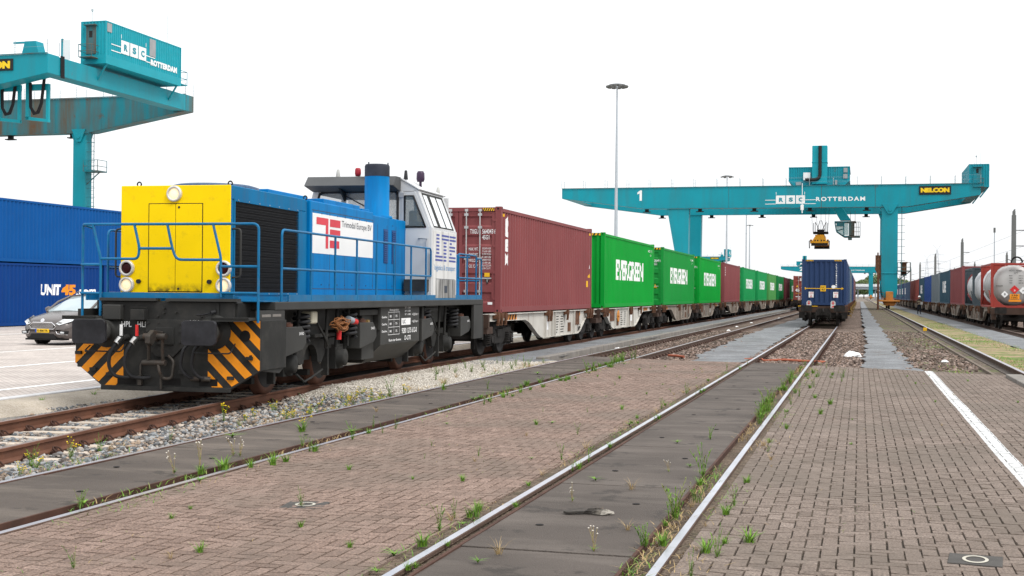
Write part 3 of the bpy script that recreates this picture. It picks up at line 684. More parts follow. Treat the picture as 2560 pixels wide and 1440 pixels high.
def sill_mesh(s, m, flip=False):
    mb = MB(); x = s*1.13
    def arc(a, b, rev=False):
        pts = []
        for i in range(7):
            t = i/6; e = t*t*(3-2*t); pts.append((a[0]+(b[0]-a[0])*t, a[1]+(b[1]-a[1])*(e*.75+t*.25)))
        return pts
    low = [(.05,.95)]+arc((4.2,.93), (6.4,.33))+arc((11.5,.33), (13.2,.92))+[(WL-.05,.95)]
    if flip: low = [(WL-a, b) for a, b in low][::-1]
    poly = low+[(WL-.05,1.12), (.05,1.12)]
    mb.prism(poly, 'x', x-.012, x+.012)
    fl = low
    for i in range(len(fl)-1):
        (a, b), (c, d) = fl[i], fl[i+1]; u0, u1 = x-.07, x+.075
        mb.add([(u0,a,b-.012),(u1,a,b-.012),(u1,c,d-.012),(u0,c,d-.012),(u0,a,b+.006),(u1,a,b+.006),(u1,c,d+.006),(u0,c,d+.006)], [(3,2,1,0),(4,5,6,7),(0,1,5,4),(1,2,6,5),(2,3,7,6),(3,0,4,7)])
    mb.box(x-.09, x+.09, .05, WL-.05, 1.105, 1.135)
    F = (lambda y, w: WL-y-w) if flip else (lambda y, w: y)
    for y in (6.75, 7.7, 8.05, 10.9): y = F(y, .05); mb.box(x+(.012 if s > 0 else -.09), x+(.09 if s > 0 else -.012), y, y+.05, .345, 1.104)
    mb.box(x+(.012 if s > 0 else -.03), x+(.03 if s > 0 else -.012), F(10.1,.4), F(10.1,.4)+.4, .42, .72, 1)
    mb.box(x+(.012 if s > 0 else -.03), x+(.03 if s > 0 else -.012), F(11.0,.9), F(11.0,.9)+.9, .36 if False else .62, 1.09, 1)
    mb.box(x+(.012 if s > 0 else -.026), x+(.026 if s > 0 else -.012), F(6.9,.4), F(6.9,.4)+.4, .55, 1.0, 2)
    for k in range(14):
        y = F(8.25+(k%2)*.75, .6)+(k*37%11)*.008; z = .42+(k//2)*.085; mb.box(x+(.012 if s > 0 else -.016), x+(.016 if s > 0 else -.012), y, y+.3+(k*53%7)*.03, z, z+.03, 3)
    return mb.mesh('side_sill', [m, w_rust, white_t, w_dark])
def clamp_mesh():
    mb = MB(); mb.box(-.03, .12, -.16, .16, -.1, .02); mb.prism([(-.12,-.28), (.0,-.28), (.12,.05), (-.02,.05)], 'x', .08, .13); mb.cyl((.02,0,.0), (.02,0,.08), .05, 8)
    mb.box(.1, .15, -.12, -.04, -.22, .06); return mb.mesh('container_lock', w_rust)
CLAMP = clamp_mesh()
def buffer_mesh(m):
    mb = MB(); mb.lathe((0,0,0), (0,-1,0), [(.14,0), (.14,.02), (.11,.03), (.11,.3), (.085,.31), (.085,.52)], 16)
    pts = []
    for cx, cz, a0 in ((.24,.11,0), (-.24,.11,90), (-.24,-.11,180), (.24,-.11,270)):
        for k in range(5): t = R(a0+k*22.5); pts.append((cx+.06*math.cos(t), cz+.06*math.sin(t)))
    mb.prism(pts, 'y', -.56, -.52); return mb.mesh('buffer', m)
BUF = buffer_mesh(w_dark)
w_beam = paint('beam_grime', (.06,.036,.027), .85, var=.35, vs=4, dirt=(.02,.017,.015), amt=.8, ds=4)
def make_wagon(sm, label, cat, group, flip=False):
    t = thing('container_wagon', label, cat, (0, 0, 0), 0, group)
    kid('side_sill', sill_mesh(1, sm, flip), t, (0,0,0)); kid('side_sill', sill_mesh(-1, sm, flip), t, (0,0,0))
    mb = MB(); mb.box(-.25, .25, .1, WL-.1, .75, 1.08)
    for y in (1.9, 3.6, 6.2, 8.5, 11, WL-1.9): mb.box(-1.1, 1.1, y-.1, y+.1, .85, 1.1)
    mb.build('centre_beam', w_dark, t)
    for y in (0, WL):
        mb = MB(); mb.box(-1.32, 1.32, y-.06, y+.06, .78, 1.13); mb.box(-1.28, -1.05, y-.04, y+.5 if y == 0 else y+.04, .5, .8); mb.box(1.05, 1.28, y-.04 if y == 0 else y-.5, y+.5 if y == 0 else y+.04, .62, .8)
        mb.build('buffer_beam', w_beam, t)
        for s in (-.875, .875): kid('buffer', BUF, t, (s, y-.06 if y == 0 else y+.06, 1.0), 0 if y == 0 else math.pi)
    for y in (1.9, WL-1.9):
        b = kid('bogie', BOGIE, t, (0, y, 0))
        for q in (-.95, .95):
            for s in (-.76, .76): kid('wheel', WHEEL, b, (s, q, .46), 0 if s < 0 else math.pi)
            for s in (-1.06, 1.06):
                for e in (-.19, .19): kid('spring', SPRING, b, (s, q+e, .31))
    for y in (1.1, 1.45, 1.85, 6.9, 7.25, 9.6, WL-1.85, WL-1.45, WL-1.1):
        for s in (-1, 1): kid('container_lock', CLAMP, t, (s*1.16, y, 1.1), 0 if s > 0 else math.pi)
    for y0 in (2.3, 10.9):
        mb = MB(); y1 = y0+1.15
        mb.quad((1.147,y0,.93), (1.147,y1,.93), (1.147,y1,1.1), (1.147,y0,1.1), 1)
        for i in range(4):
            a = y0+i*.29; mb.quad((1.15,a,.93), (1.15,a+.13,.93), (1.15,a+.26,1.1), (1.15,a+.13,1.1), 0)
        mb.build('warning_stripe', [holem, w_or], t, recalc=False)
    return t
TX = -10.65
wagon_w = make_wagon(w_white, 'white container wagon carrying the maroon container right behind the locomotive', 'wagon', 'white wagons of the left train')
wagon_w.location = (TX, 32.05, 0)
def word_E(n): return side_word('EVERGREEN', 2.5, 9.1, 1.1, 1.94, 1, .03, 0, n)
def tex(mb, H, L2):
    for ch, z, h in (('t', 2.08, .6), ('e', 1.68, .36), ('x', 1.3, .34)): letter(mb, ch, (0,.5,z), (0,1,0), (0,0,1), .36, h, 0, .05)
    mb.quad((0,.16,2.64), (0,.4,2.64), (0,.4,2.72), (0,.16,2.72), 1); mb.quad((0,L2-.4,2.64), (0,L2-.16,2.64), (0,L2-.16,2.72), (0,L2-.4,2.72), 1)
    mb.quad((0,L2-.75,.78), (0,L2-.5,.78), (0,L2-.5,1.0), (0,L2-.75,1.0), 1)
    mb.add([(0,L2-.5,1.12), (0,L2-.2,1.12), (0,L2-.35,1.28)], [(0,1,2)], 1)
    mb.add([(0,L2-.4,1.45), (0,L2-.28,1.45), (0,L2-.34,1.6)], [(0,1,2)], 0)
z0 = 1.155
G1 = 'containers of the left train'
container(c_red, TX, 33.5, z0, 'large maroon ribbed container with locking rods, right behind the locomotive cab', G1, marks=door_marks(('TXGU', '564043'), '45G1'), sidemarks=tex)
container(c_green, TX, 48.15, z0, 'bright green container with white lettering, next behind the large maroon container', G1, doors=False, marks=front_marks, sidemarks=word_E('EMCU 932'))
container(c_greenb, TX, 63.4, z0, 'bright green container with door code, second green one behind the maroon container', G1, marks=door_marks(('', '328649'), '45G1', False), sidemarks=word_E('EISU 806'))
container(c_green, TX, 78.2, z0, 'green container just ahead of the smaller looking second maroon container', G1, marks=door_marks(('', '921177'), '45G1', False), sidemarks=word_E('EGHU 904'))
def tail4(mb, H, L2):
    for i in range(4): letter(mb, '8', (0,.55,2.45-i*.17), (0,1,0), (0,0,1), .14, .12, 0, .03)
container(c_red, TX, 93.1, z0, 'second maroon container, standing between two green ones farther down the left train', G1, detail=1, sidemarks=tail4)
far_specs = [(c_green2, 108.9, 'sea green container directly after the second maroon one', 1), (c_green2, 124.4, 'second sea green container after the second maroon one', 1),
  (c_lgreen, 139.6, 'faded pale green container with a darker lower half in the left train', 1), (c_dgreen, 154.9, 'deep green container next to the faded pale green one', 1),
  (c_red3, 170.0, 'dark maroon container near the far end of the left train', 0), (c_dgreen, 185.2, 'deep green container beyond the dark maroon one', 1),
  (c_red2, 200.3, 'oxide red container beyond the last deep green one', 0), (c_red3, 215.5, 'dark maroon container at the very far end of the left train', 0)]
for m, y, lb, ev in far_specs:
    container(m, TX, y, z0, lb, G1, detail=1, sidemarks=word_E(None) if ev else None)
wl_labels = ['white wagon under the first bright green container', 'grimy white wagon under the second bright green container', 'grimy wagon under the green container ahead of the second maroon one', 'stained wagon under the second maroon container']
wagon_g = make_wagon(w_grime, wl_labels[1], 'wagon', 'white wagons of the left train'); wagon_g.location = (TX, 61.95, 0)
wagon_m = make_wagon(w_white, wl_labels[0], 'wagon', 'white wagons of the left train', True); wagon_m.location = (TX, 46.85, 0)
wagon_gm = make_wagon(w_grime, wl_labels[2], 'wagon', 'white wagons of the left train', True); wagon_gm.location = (TX, 76.8, 0)
dup(wagon_g, loc=(TX, 91.75, 0), label=wl_labels[3])
for i, (m, y, lb, ev) in enumerate(far_specs): dup(wagon_gm if i % 2 == 0 else wagon_g, loc=(TX, y-1.4, 0), label='wagon carrying the '+lb.replace('the very far end of', 'the end of'))
bw = MB(); bw.lathe((0,0,0), (1,0,0), [(.2,0), (.24,0), (.24,.03), (.2,.03)], 20); bw.box(0,.03,-.22,.22,-.02,.02); bw.box(0,.03,-.02,.02,-.22,.22); bw.cyl((-.05,0,0),(.06,0,0),.04)
hw_ = bw.build('brake_wheel', w_or); hw_.location = (TX+1.22, 50.3+.6, .82); hw_.parent = None
hw_.parent = [o for o in bpy.data.objects if o.get('label') == wl_labels[0]][0]; hw_.location = (1.22, 4.2, .8)
# ---- centre train (third track): faces the camera, receding
TC = -1.953
wagon_b = make_wagon(w_rust, 'brown flat wagon whose buffers face the camera under the navy container', 'wagon', 'brown wagons of the centre train')
wagon_b.location = (TC, 72.6, 0)
ob = [c for c in wagon_b.children if c.name.startswith('warning_stripe')]
for c in ob: bpy.data.objects.remove(c)
MB().box(-1.35, -.3, -.09, -.05, 1.1, 1.135).build('handrail', yel_t, wagon_b); mb = MB(); mb.prism([(-.5,.62), (.5,.62), (.3,1.0), (-.3,1.0)], 'y', -.14, -.06); mb.tube([(0,-.14,.95), (0,-.4,.93), (.02,-.45,.8), (0,-.36,.7)], .05, 8); mb.tube([(.35,-.1,.8), (.4,-.25,.5), (.3,-.2,.3), (.2,-.1,.5)], .028, 6); mb.tube([(-.35,-.1,.8), (-.4,-.25,.5), (-.3,-.2,.3), (-.2,-.1,.5)], .028, 6); mb.box(-1.3,-1.0,-.1,.3,.45,.8); mb.box(1.0,1.3,-.1,.3,.45,.8); mb.build('draw_gear', w_dark, wagon_b)
mb = MB(); mb.box(1.22, 1.5, .4, 1.0, .6, .63); mb.box(1.22, 1.5, .4, 1.0, .82, .85); mb.tube([(1.48,.42,.5), (1.48,.42,1.1), (1.48,1.0,1.1), (1.48,1.0,.5)], .016); mb.build('step_frame', paint('dull_yellow', (.2,.125,.03), .8, var=.3, vs=6, dirt=(.1,.06,.03), amt=.7, ds=7), wagon_b)
def navy(mb, H):
    Y = .012; X = (1,0,0); Z = (0,0,1)
    mb.quad((-1.0,Y,.93), (.95,Y,.93), (.95,Y,.97), (-1.0,Y,.97), 1)
    mb.add([(-1.15,Y,.95),(-1.0,Y,.88),(-1.0,Y,1.02)], [(0,1,2)], 1); mb.add([(1.1,Y,.95),(.95,Y,1.02),(.95,Y,.88)], [(0,1,2)], 1)
    mb.quad((-.2,Y-.004,.79), (.1,Y-.004,.79), (.1,Y-.004,1.12), (-.2,Y-.004,1.12), 1); letter(mb, 'HC', (-.15,Y-.007,.98), X, Z, .2, .08, 2); letter(mb, '45', (-.15,Y-.007,.84), X, Z, .2, .1, 2)
    mb.add([(.52+.12*math.cos(i*.524),Y-.004,1.05+.1*math.sin(i*.524)) for i in range(12)], [tuple(range(12))], 0)
    for xx in (-.84, .5):
        mb.quad((xx,Y,.44), (xx+.27,Y,.44), (xx+.27,Y,.76), (xx,Y,.76), 0)
        letter(mb, 'AEQ', (xx+.04,Y-.004,.64), X, Z, .21, .09, 3); letter(mb, 'N', (xx+.1,Y-.004,.54), X, Z, .08, .07, 3); letter(mb, '80', (xx+.08,Y-.004,.45), X, Z, .12, .07, 3)
    for i, ch in enumerate('KLTU2100518'): letter(mb, ch, (.64,Y,H-.34-i*.125), X, Z, .06, .085, 0, .03)
    hazard(mb, -1.0, -.6, .008, H-.11, H-.03, 5); hazard(mb, .55, .95, .008, H-.11, H-.03, 5)
GC = 'containers of the centre train'
container(c_navy, TC, 74.0, 1.155, 'navy blue container facing the camera with a yellow arrow across its end', GC, H=2.591, doors=False, marks=navy)
cs = [(c_dkblue, 'dull blue container right behind the navy one'), (c_grey, 'grey container third in the centre train'), (c_navy, 'navy container fourth in the centre train'), (c_dkblue, 'dull blue container fifth in the centre train'),
      (c_brick, 'brick red container seen past the blue ones of the centre train'), (c_grey, 'grey container beyond the brick red one of the centre train'), (c_brick, 'brick red container at the far end of the centre train')]
for i, (m, lb) in enumerate(cs):
    y = 74+15.2*(i+1); container(m, TC+.02*i, y, 1.155, lb, GC, H=2.591, doors=False, detail=1)
    dup(wagon_b, loc=(TC, y-1.4, 0), label='brown wagon under the '+lb)
dim_white = paint('dull_white', (.5,.5,.5), .7, var=.1)
def sign_mesh():
    mb = MB(); pts = [(-.13,-.2), (.13,-.2), (.13,.12), (.07,.2), (-.07,.2), (-.13,.12)]
    mb.prism(pts, 'y', -.02, .0, 0); mb.add([(-.09,-.024,.07), (.09,-.024,.07), (0,-.024,-.02)], [(0,2,1)], 1); mb.add([(-.09,-.024,-.16), (.09,-.024,-.16), (0,-.024,-.04)], [(0,1,2)], 1)
    mb.add([(-.05,-.03,.1), (.05,-.03,.1), (.05,-.03,.16), (-.05,-.03,.16)], [(0,1,2,3)], 1)
    return mb.mesh('tail_signal_plate', [dim_white, red_t])
SG = sign_mesh()
for s, w in ((-.76, 'left'), (.53, 'right')): tag(kid('tail_signal_plate', SG, None, (TC+s, 72.4, 1.22)), 'white and red tail plate under the %s corner of the navy container' % w, 'signal plate', 'tail plates on the centre train')
# ---- lone wagon group on the second track, far
def door45(mb, H):
    Y = .018; X = (1,0,0); Z = (0,0,1)
    letter(mb, '45', (-1.0,Y,1.0), X, Z, .5, .35, 0, .05); mb.quad((-.95,Y,.78), (1.0,Y,.78), (1.0,Y,.82), (-.95,Y,.82), 1)
    mb.add([(-.9,Y,1.55),(-.6,Y,1.55),(-.75,Y,1.8)], [(0,1,2)], 1); mb.quad((-.45,Y,2.3), (.1,Y,2.3), (.1,Y,2.6), (-.45,Y,2.6), 0); letter(mb, 'TEX', (-.4,Y-.004,2.36), X, Z, .45, .16, 3, .03)
    mb.quad((-1.0,Y,.35), (-.4,Y,.35), (-.4,Y,.45), (-1.0,Y,.45), 0)
container(c_brick, -6.507, 157, 1.155, 'brick red container with a white 45 on its doors, between the two trains', 'containers on the second track', marks=door45)
container(c_brick, -6.507, 172, 1.155, 'brick red container hidden behind the one marked 45', 'containers on the second track', detail=1)
for y, lb in ((155.6, 'brown wagon under the brick red container marked 45'), (170.6, 'brown wagon behind the brick red container marked 45')): dup(wagon_b, loc=(-6.507, y, 0), label=lb, group='wagons on the second track')
tag(kid('tail_signal_plate', SG, None, (-6.95, 155.3, 1.35)), 'white tail plate below the brick red container marked 45', 'signal plate')
# ---- right train: two tank containers, then boxes
TR = 8.05
tank_sh = paint('tank_steel', (.42,.41,.4), .45, metal=.2, var=.08, dirt=(.3,.27,.24), amt=.35, ds=2.5, streak=True)
tank_wh = paint('tank_white', (.6,.61,.63), .4, var=.05, dirt=(.45,.42,.4), amt=.3, ds=2)
tank_red = paint('tank_frame_red', (.3,.042,.032), .5, var=.12, dirt=(.22,.05,.04), amt=.4, ds=4)
tank_dk = paint('tank_frame_slate', (.045,.06,.07), .55, var=.15)
def tank(m, fm, x, y, label, marks):
    t = thing('tank_container', label, 'tank container', (x, y, 1.12), 0, 'tank containers of the right train'); H = 2.44; LT = 6.058
    mb = MB()
    for yy in (0, LT-.12):
        for s in (-1, 1): mb.box(min(s*HW, s*(HW-.14)), max(s*HW, s*(HW-.14)), yy, yy+.12, 0, H)
        mb.box(-HW+.14, HW-.14, yy+.01, yy+.11, 0, .12); mb.box(-HW+.14, HW-.14, yy+.01, yy+.11, H-.12, H)
        for s in (-1, 1):                                        # curved corner gussets of the end frame
            for e in (0, 1):
                z = .12 if e == 0 else H-.12; k = 1 if e == 0 else -1
                mb.prism([(s*(HW-.14), z), (s*(HW-.75), z), (s*(HW-.62), z+k*.06), (s*(HW-.36), z+k*.26), (s*(HW-.2), z+k*.52), (s*(HW-.14), z+k*.7)], 'y', yy+.03, yy+.07)
    for s in (-1, 1):
        a, b = min(s*HW, s*(HW-.09)), max(s*HW, s*(HW-.09)); mb.box(a, b, .12, LT-.12, .02, .13); mb.box(a, b, .12, LT-.12, H-.11, H-.01)
        mb.tube([(s*(HW-.05), .1, .1), (s*(HW-.05), 1.5, H*.0+.95)], .035, 6); mb.tube([(s*(HW-.05), LT-.1, .1), (s*(HW-.05), LT-1.5, .95)], .035, 6)
    mb.build('frame', fm, t, bevel=.01)
    mb = MB(); c = (0, .1, H/2+.01); r = 1.1
    mb.lathe(c, (0,1,0), [(.02,.02), (r*.45,.04), (r*.75,.1), (r*.92,.2), (r,.36), (r,LT-.56), (r*.92,LT-.4), (r*.75,LT-.3), (.02,LT-.22)], 48)
    mb.build('tank_shell', m, t)
    mb = MB(); 
    for q in (1.2, 2.4, 3.6, 4.8): mb.lathe((0,q,H/2+.01), (0,1,0), [(r+.012,0), (r+.012,.06)], 48)
    mb.build('band', galv, t)
    if marks:
        mb = MB(); marks(mb); mb.build('lettering', [white_t, ora_t, blk_t, red_t], t, recalc=False)
        mb = MB(); mb.tube([(.1+.28*math.cos(R(a)), .05, H+.02+.3*math.sin(R(a))) for a in range(0, 181, 15)], .045, 8); mb.build('hose_arch', holem, t)
        mb = MB(); mb.lathe((.72, .17, .75), (0,-1,0), [(.2,0), (.2,.03), (.1,.06)], 20); mb.build('valve_cover', blk_t, t)
    return t
def tank_marks(mb):
    X = (1,0,0); Z = (0,0,1); Y = .075
    def sq(cx, cz, r, m): mb.add([(cx,Y,cz-r),(cx+r,Y,cz),(cx,Y,cz+r),(cx-r,Y,cz)], [(0,1,2,3)], m)
    sq(.0, 1.0, .24, 3); sq(.43, .95, .2, 0); sq(-.5, .74, .19, 0); letter(mb, 'A', (.39,Y-.003,.9), X, Z, .09, .1, 2); letter(mb, '8', (-.54,Y-.003,.68), X, Z, .09, .12, 2); letter(mb, '3', (-.04,Y-.003,.9), X, Z, .08, .1, 0)
    mb.quad((-.24,Y-.002,.48), (.26,Y-.002,.48), (.26,Y-.002,.76), (-.24,Y-.002,.76), 1); letter(mb, '338', (-.16,Y-.006,.64), X, Z, .32, .09, 2); letter(mb, '1992', (-.16,Y-.006,.51), X, Z, .32, .09, 2)
    mb.quad((-.3,Y-.001,.34), (.34,Y-.001,.34), (.34,Y-.001,.455), (-.3,Y-.001,.455), 1)
    letter(mb, 'HOYU 260458', (-.28,Y,1.98), X, Z, .62, .09, 2); letter(mb, '2275', (-.04,Y,1.87), X, Z, .2, .07, 2)
    for i, (a, b) in enumerate((('MGW', '36000 KG'), ('TARE', '3480 KG'), ('CAP', '25000 L'), ('TEST', '2018'))):
        letter(mb, a, (-.28,Y,1.72-i*.13), X, Z, .17, .06, 2); letter(mb, b, (.2,Y,1.72-i*.13), X, Z, .24, .06, 2)
    mb.quad((-.95,.15,1.18), (-.6,.09,1.18), (-.6,.09,1.21), (-.95,.15,1.21), 2)
tank(tank_sh, tank_red, TR+.03, 74.0, 'silver tank container in a red frame with hazard diamonds, nearest on the right train', tank_marks)
tank(tank_wh, tank_dk, TR, 85.4, 'white tank container in a dark slate frame behind the silver one', None)
GR = 'containers of the right train'
def kline(mb, H, L2): side_word('K LINE', 4.2, 8.4, .95, 1.9, -1, .05)(mb, H, L2)
rs = [(c_red, 93.8, 12.19, 'maroon container just behind the white tank container', None), (c_teal, 107.4, 12.19, 'slate green container with a large white word, behind the maroon one on the right', kline),
      (c_grey, 121.4, 12.19, 'grey container in the right train behind the slate green one', None), (c_blue, 135.6, 12.19, 'blue container behind the grey one on the right train', None),
      (c_teal, 149, 12.19, 'slate green container behind the blue one on the right train', kline), (c_brick, 163, 12.19, 'brick red container, nearer of two neighbours on the right train', None),
      (c_brick, 176.5, 12.19, 'brick red container, farther of two neighbours on the right train', None), (c_dkblue, 190, 12.19, 'dull blue container without lettering on the right train', None)]
for m, y, l2, lb, mk in rs: container(m, TR, y, 1.1, lb, GR, H=2.75, doors=True, detail=1, sidemarks=mk, sgn=-1)
for i in range(5): container(c_navy if i % 2 else c_dkblue, TR, 204+i*13.6, 1.1, 'dull blue container with white word, %s of five alike in the right train' % ('first', 'second', 'third', 'fourth', 'fifth')[i], GR, H=2.75, detail=1, sidemarks=kline, sgn=-1)
for i in range(3): container(c_red2, TR, 273+i*14, 1.1, ('nearest', 'middle', 'farthest')[i]+' of three oxide red containers at the end of the right train', GR, H=2.75, detail=1)
wr = dup(wagon_g, loc=(TR, 72.6, 0), label='rust stained wagon under the silver tank container', group='wagons of the right train')
nm = ['white tank container', 'maroon container behind the tanks', 'first slate green container', 'grey container on the right', 'blue container on the right', 'second slate green container', 'nearer brick red container', 'farther brick red container', 'plain dull blue container']
yy = 79.6
for i in range(14):
    y = [85.2-1, 92.6, 106.2, 120.2, 134.4, 147.8, 161.8, 175.3, 188.8, 203, 216.5, 230, 244, 258][i] if i else 79.4
    if i == 0: continue
    dup(wagon_g, loc=(TR, y, 0), label='stained wagon under the %s of the right train' % (nm[i] if i < len(nm) else ('row of five lettered containers, wagon %s' % ('one', 'two', 'three', 'four', 'five')[i-9])), group='wagons of the right train')
wt = dup(wagon_g, loc=(TR, 79.0, 0), label='stained wagon under the white tank container', group='wagons of the right train')
wt.scale = (1, .9, 1)
# ---- stacked blue containers at the far left
def u45(mb, H, L2):
    letter(mb, 'UNIT', (0, 8.8, 1.4), (0,1,0), (0,0,1), 1.55, .52, 0, .05, 1, .08); letter(mb, '45', (0, 10.4, 1.4), (0,1,0), (0,0,1), 1.15, .52, 4, .06, 1, .08); letter(mb, '.com', (0, 11.65, 1.36), (0,1,0), (0,0,1), 1.7, .34, 0, .04)
GS = 'stacked containers at the left'
XL = -38.2
container(c_ublue2, XL, 43.2, 0, 'deep blue container with white and orange lettering, bottom of the left stack behind the car', GS, L2=13.716, doors=True, detail=1, sidemarks=u45)
container(c_ublue2, XL, 57.2, 0, 'deep blue bottom container half hidden behind the locomotive hood', GS, L2=13.716, detail=1)
container(c_ublue, XL, 45.4, 2.9, 'brighter blue ribbed container stacked on top at the left edge', GS, L2=13.716, detail=1)
container(c_ublue, XL, 59.3, 2.9, 'brighter blue upper container showing just left of the yellow hood', GS, L2=13.716, detail=1)
# ================================================================ locomotive
l_blue = paint('loco_blue', (.0,.18,.46), .5, spec=.08, var=.08, vs=.9, dirt=(.015,.08,.2), amt=.7, ds=2.4, streak=True, thr=.48, spots=(.03,.035,.04), samt=.5, ss=7, sthr=.68)
l_blue2 = paint('loco_blue_faded', (.003,.14,.31), .6, spec=.1, var=.12, vs=1.2, dirt=(.05,.09,.15), amt=.6, ds=2.2, streak=True, thr=.47)
l_rail = paint('handrail_blue', (.002,.125,.28), .45, var=.15, vs=3, dirt=(.08,.13,.2), amt=.5, ds=7)
l_yel = paint('loco_yellow', (.9,.62,.0), .45, spec=.12, var=.06, vs=1.1, dirt=(.45,.29,.02), amt=.5, ds=6, thr=.56, spots=(.16,.1,.02), samt=.6, ss=14, sthr=.7)
l_grey = paint('loco_dark_grey', (.026,.026,.025), .65, spec=.15, var=.25, vs=2, dirt=(.055,.05,.044), amt=.5, ds=4, thr=.48, bump=.06)
l_grey2 = paint('loco_mid_grey', (.037,.037,.035), .55, var=.2, vs=2, dirt=(.028,.025,.023), amt=.6, ds=4, bump=.04)
l_white = paint('cab_white', (.56,.57,.58), .45, var=.07, vs=1, dirt=(.3,.29,.27), amt=.5, ds=2, streak=True, thr=.55)
l_dirty = paint('cab_dirty_panel', (.66,.66,.65), .5, var=.06, dirt=(.12,.11,.1), amt=.85, ds=2.6, streak=True, thr=.5)
l_black = paint('black_rubber', (.02,.02,.022), .6, var=.2, vs=4)
l_buf = paint('buffer_face', (.022,.022,.026), .55, var=.3, vs=6, dirt=(.006,.006,.008), amt=.8, ds=2.2, thr=.42)
l_steel = paint('bare_steel', (.055,.048,.042), .5, metal=.3, var=.3, vs=6, dirt=(.1,.045,.025), amt=.5, ds=7)
l_or = paint('stripe_orange', (.78,.27,.012), .55, var=.08, vs=2, dirt=(.3,.13,.03), amt=.6, ds=9, thr=.55, spots=(.05,.04,.03), samt=.6, ss=12, sthr=.66)
l_ring = paint('lamp_bezel', (.62,.6,.57), .4, metal=.2, var=.1, dirt=(.3,.28,.25), amt=.5, ds=9)
l_lens = paint('lamp_lens', (1,.78,.5), .15, emit=.5); l_red = paint('red_lens', (.03,.001,.002), .3, spec=.2)
l_wind = glass('cab_glass', (.35,.38,.38), .3); l_in = paint('cab_interior', (.05,.05,.052), .7)
l_rustw = paint('wheel_rust', (.1,.045,.03), .6, var=.2, vs=4); l_disc = paint('wheel_disc', (.22,.2,.18), .55, var=.3, vs=5)
logo_r = paint('sign_red', (.62,.05,.07), .5); logo_b = paint('logo_violet', (.07,.09,.32), .55); sign_w = paint('sign_white', (.8,.8,.79), .45, var=.03)
txt_d = paint('sign_dark', (.04,.05,.07), .5); txt_b = paint('sign_blue', (.1,.28,.55), .5)
l_yeld = l_yel.copy(); l_yeld.name = 'loco_yellow_sooty'                 # soot kicked up along the bottom edge of the nose doors
n_ = l_yeld.node_tree; P_ = n_.nodes['Principled BSDF']; src = P_.inputs['Base Color'].links[0].from_socket
tc_ = n_.nodes.new('ShaderNodeTexCoord'); sz_ = n_.nodes.new('ShaderNodeSeparateXYZ'); n_.links.new(tc_.outputs['Object'], sz_.inputs[0])
nz_ = n_.nodes.new('ShaderNodeTexNoise'); nz_.inputs['Scale'].default_value = 9; nz_.inputs['Detail'].default_value = 8; n_.links.new(tc_.outputs['Object'], nz_.inputs['Vector'])
ma_ = n_.nodes.new('ShaderNodeMapRange'); ma_.inputs[1].default_value = 1.82; ma_.inputs[2].default_value = 1.67; n_.links.new(sz_.outputs['Z'], ma_.inputs['Value'])
mm_ = n_.nodes.new('ShaderNodeMath'); mm_.operation = 'MULTIPLY'; mb_ = n_.nodes.new('ShaderNodeMapRange'); mb_.inputs[1].default_value = .38; mb_.inputs[2].default_value = .6; n_.links.new(nz_.outputs['Fac'], mb_.inputs['Value'])
n_.links.new(ma_.outputs[0], mm_.inputs[0]); n_.links.new(mb_.outputs[0], mm_.inputs[1])
mx_ = n_.nodes.new('ShaderNodeMix'); mx_.data_type = 'RGBA'; mx_.inputs[7].default_value = (.06,.045,.01,1); n_.links.new(mm_.outputs[0], mx_.inputs[0]); n_.links.new(src, mx_.inputs[6]); n_.links.new(mx_.outputs[2], P_.inputs['Base Color'])
LO = thing('locomotive', 'blue and yellow diesel locomotive with a white cab heading the left train', 'locomotive', (-10.2, 17.4, 0), .045)
def lp(name, mb, m, parent=None, bevel=0, recalc=True, seg=1): return mb.build(name, m, parent or LO, bevel, recalc, None, seg)
# -- deck and front plate
mb = MB(); mb.box(-1.5, 1.54, .6, 13.9, 1.40, 1.53); mb.box(-1.03, 1.14, .06, .6, 1.40, 1.53); mb.box(-1.1, 1.1, .3, 13.7, 1.0, 1.4); lp('underframe', mb, l_grey2, bevel=.01)
mb = MB()
for a, b in ((-1.07, -.12), (.04, 1.2)): mb.box(a, b, -.06, .1, 1.53, 1.575)
lp('deck_edge', mb, l_grey2)
fp = [(-1.5,1.25), (-1.5,.57), (-1.02,.2), (1.08,.2), (1.56,.49), (1.56,1.27), (1.14,1.27), (1.14,1.52), (-1.03,1.52), (-1.03,1.25)]
mb = MB(); mb.prism(fp, 'y', 0, .05); mb.box(-1.03, 1.1, -.06, .0, .165, .235); mb.box(1.5, 1.56, .05, 1.0, .5, 1.25)
lp('front_plate', mb, l_grey, bevel=.006)
def clip(poly, a, b, c):
    o = []
    for i in range(len(poly)):
        p, q = poly[i], poly[(i+1) % len(poly)]; dp = a*p[0]+b*p[1]-c; dq = a*q[0]+b*q[1]-c
        if dp >= 0: o.append(p)
        if dp*dq < 0: t = dp/(dp-dq); o.append((p[0]+(q[0]-p[0])*t, p[1]+(q[1]-p[1])*t))
    return o
def stripes(reg, sgn, off, per, wid):
    mb = MB()
    for k in range(-12, 24):
        c = off+k*per; P2 = clip(clip(reg, sgn*.70, .714, c), -sgn*.70, -.714, -(c+wid))
        if len(P2) > 2: mb.add([(x, -.004, z) for x, z in P2], [tuple(range(len(P2)))])
    lp('warning_stripes', mb, l_or, recalc=False)
stripes([(-1.5,1.0), (-1.5,.57), (-1.02,.23), (-.68,.23), (-.68,1.0)], -1, .03, .235, .125)
stripes([(.72,.24), (1.08,.24), (1.56,.51), (1.56,1.25), (1.1,1.25), (.72,.95)], 1, .02, .235, .125)
mb = MB(); mb.lathe((1.32,-.006,1.02), (0,-1,0), [(.085,0), (.085,.004)], 18); lp('jack_hole', mb, holem)
mb = MB()
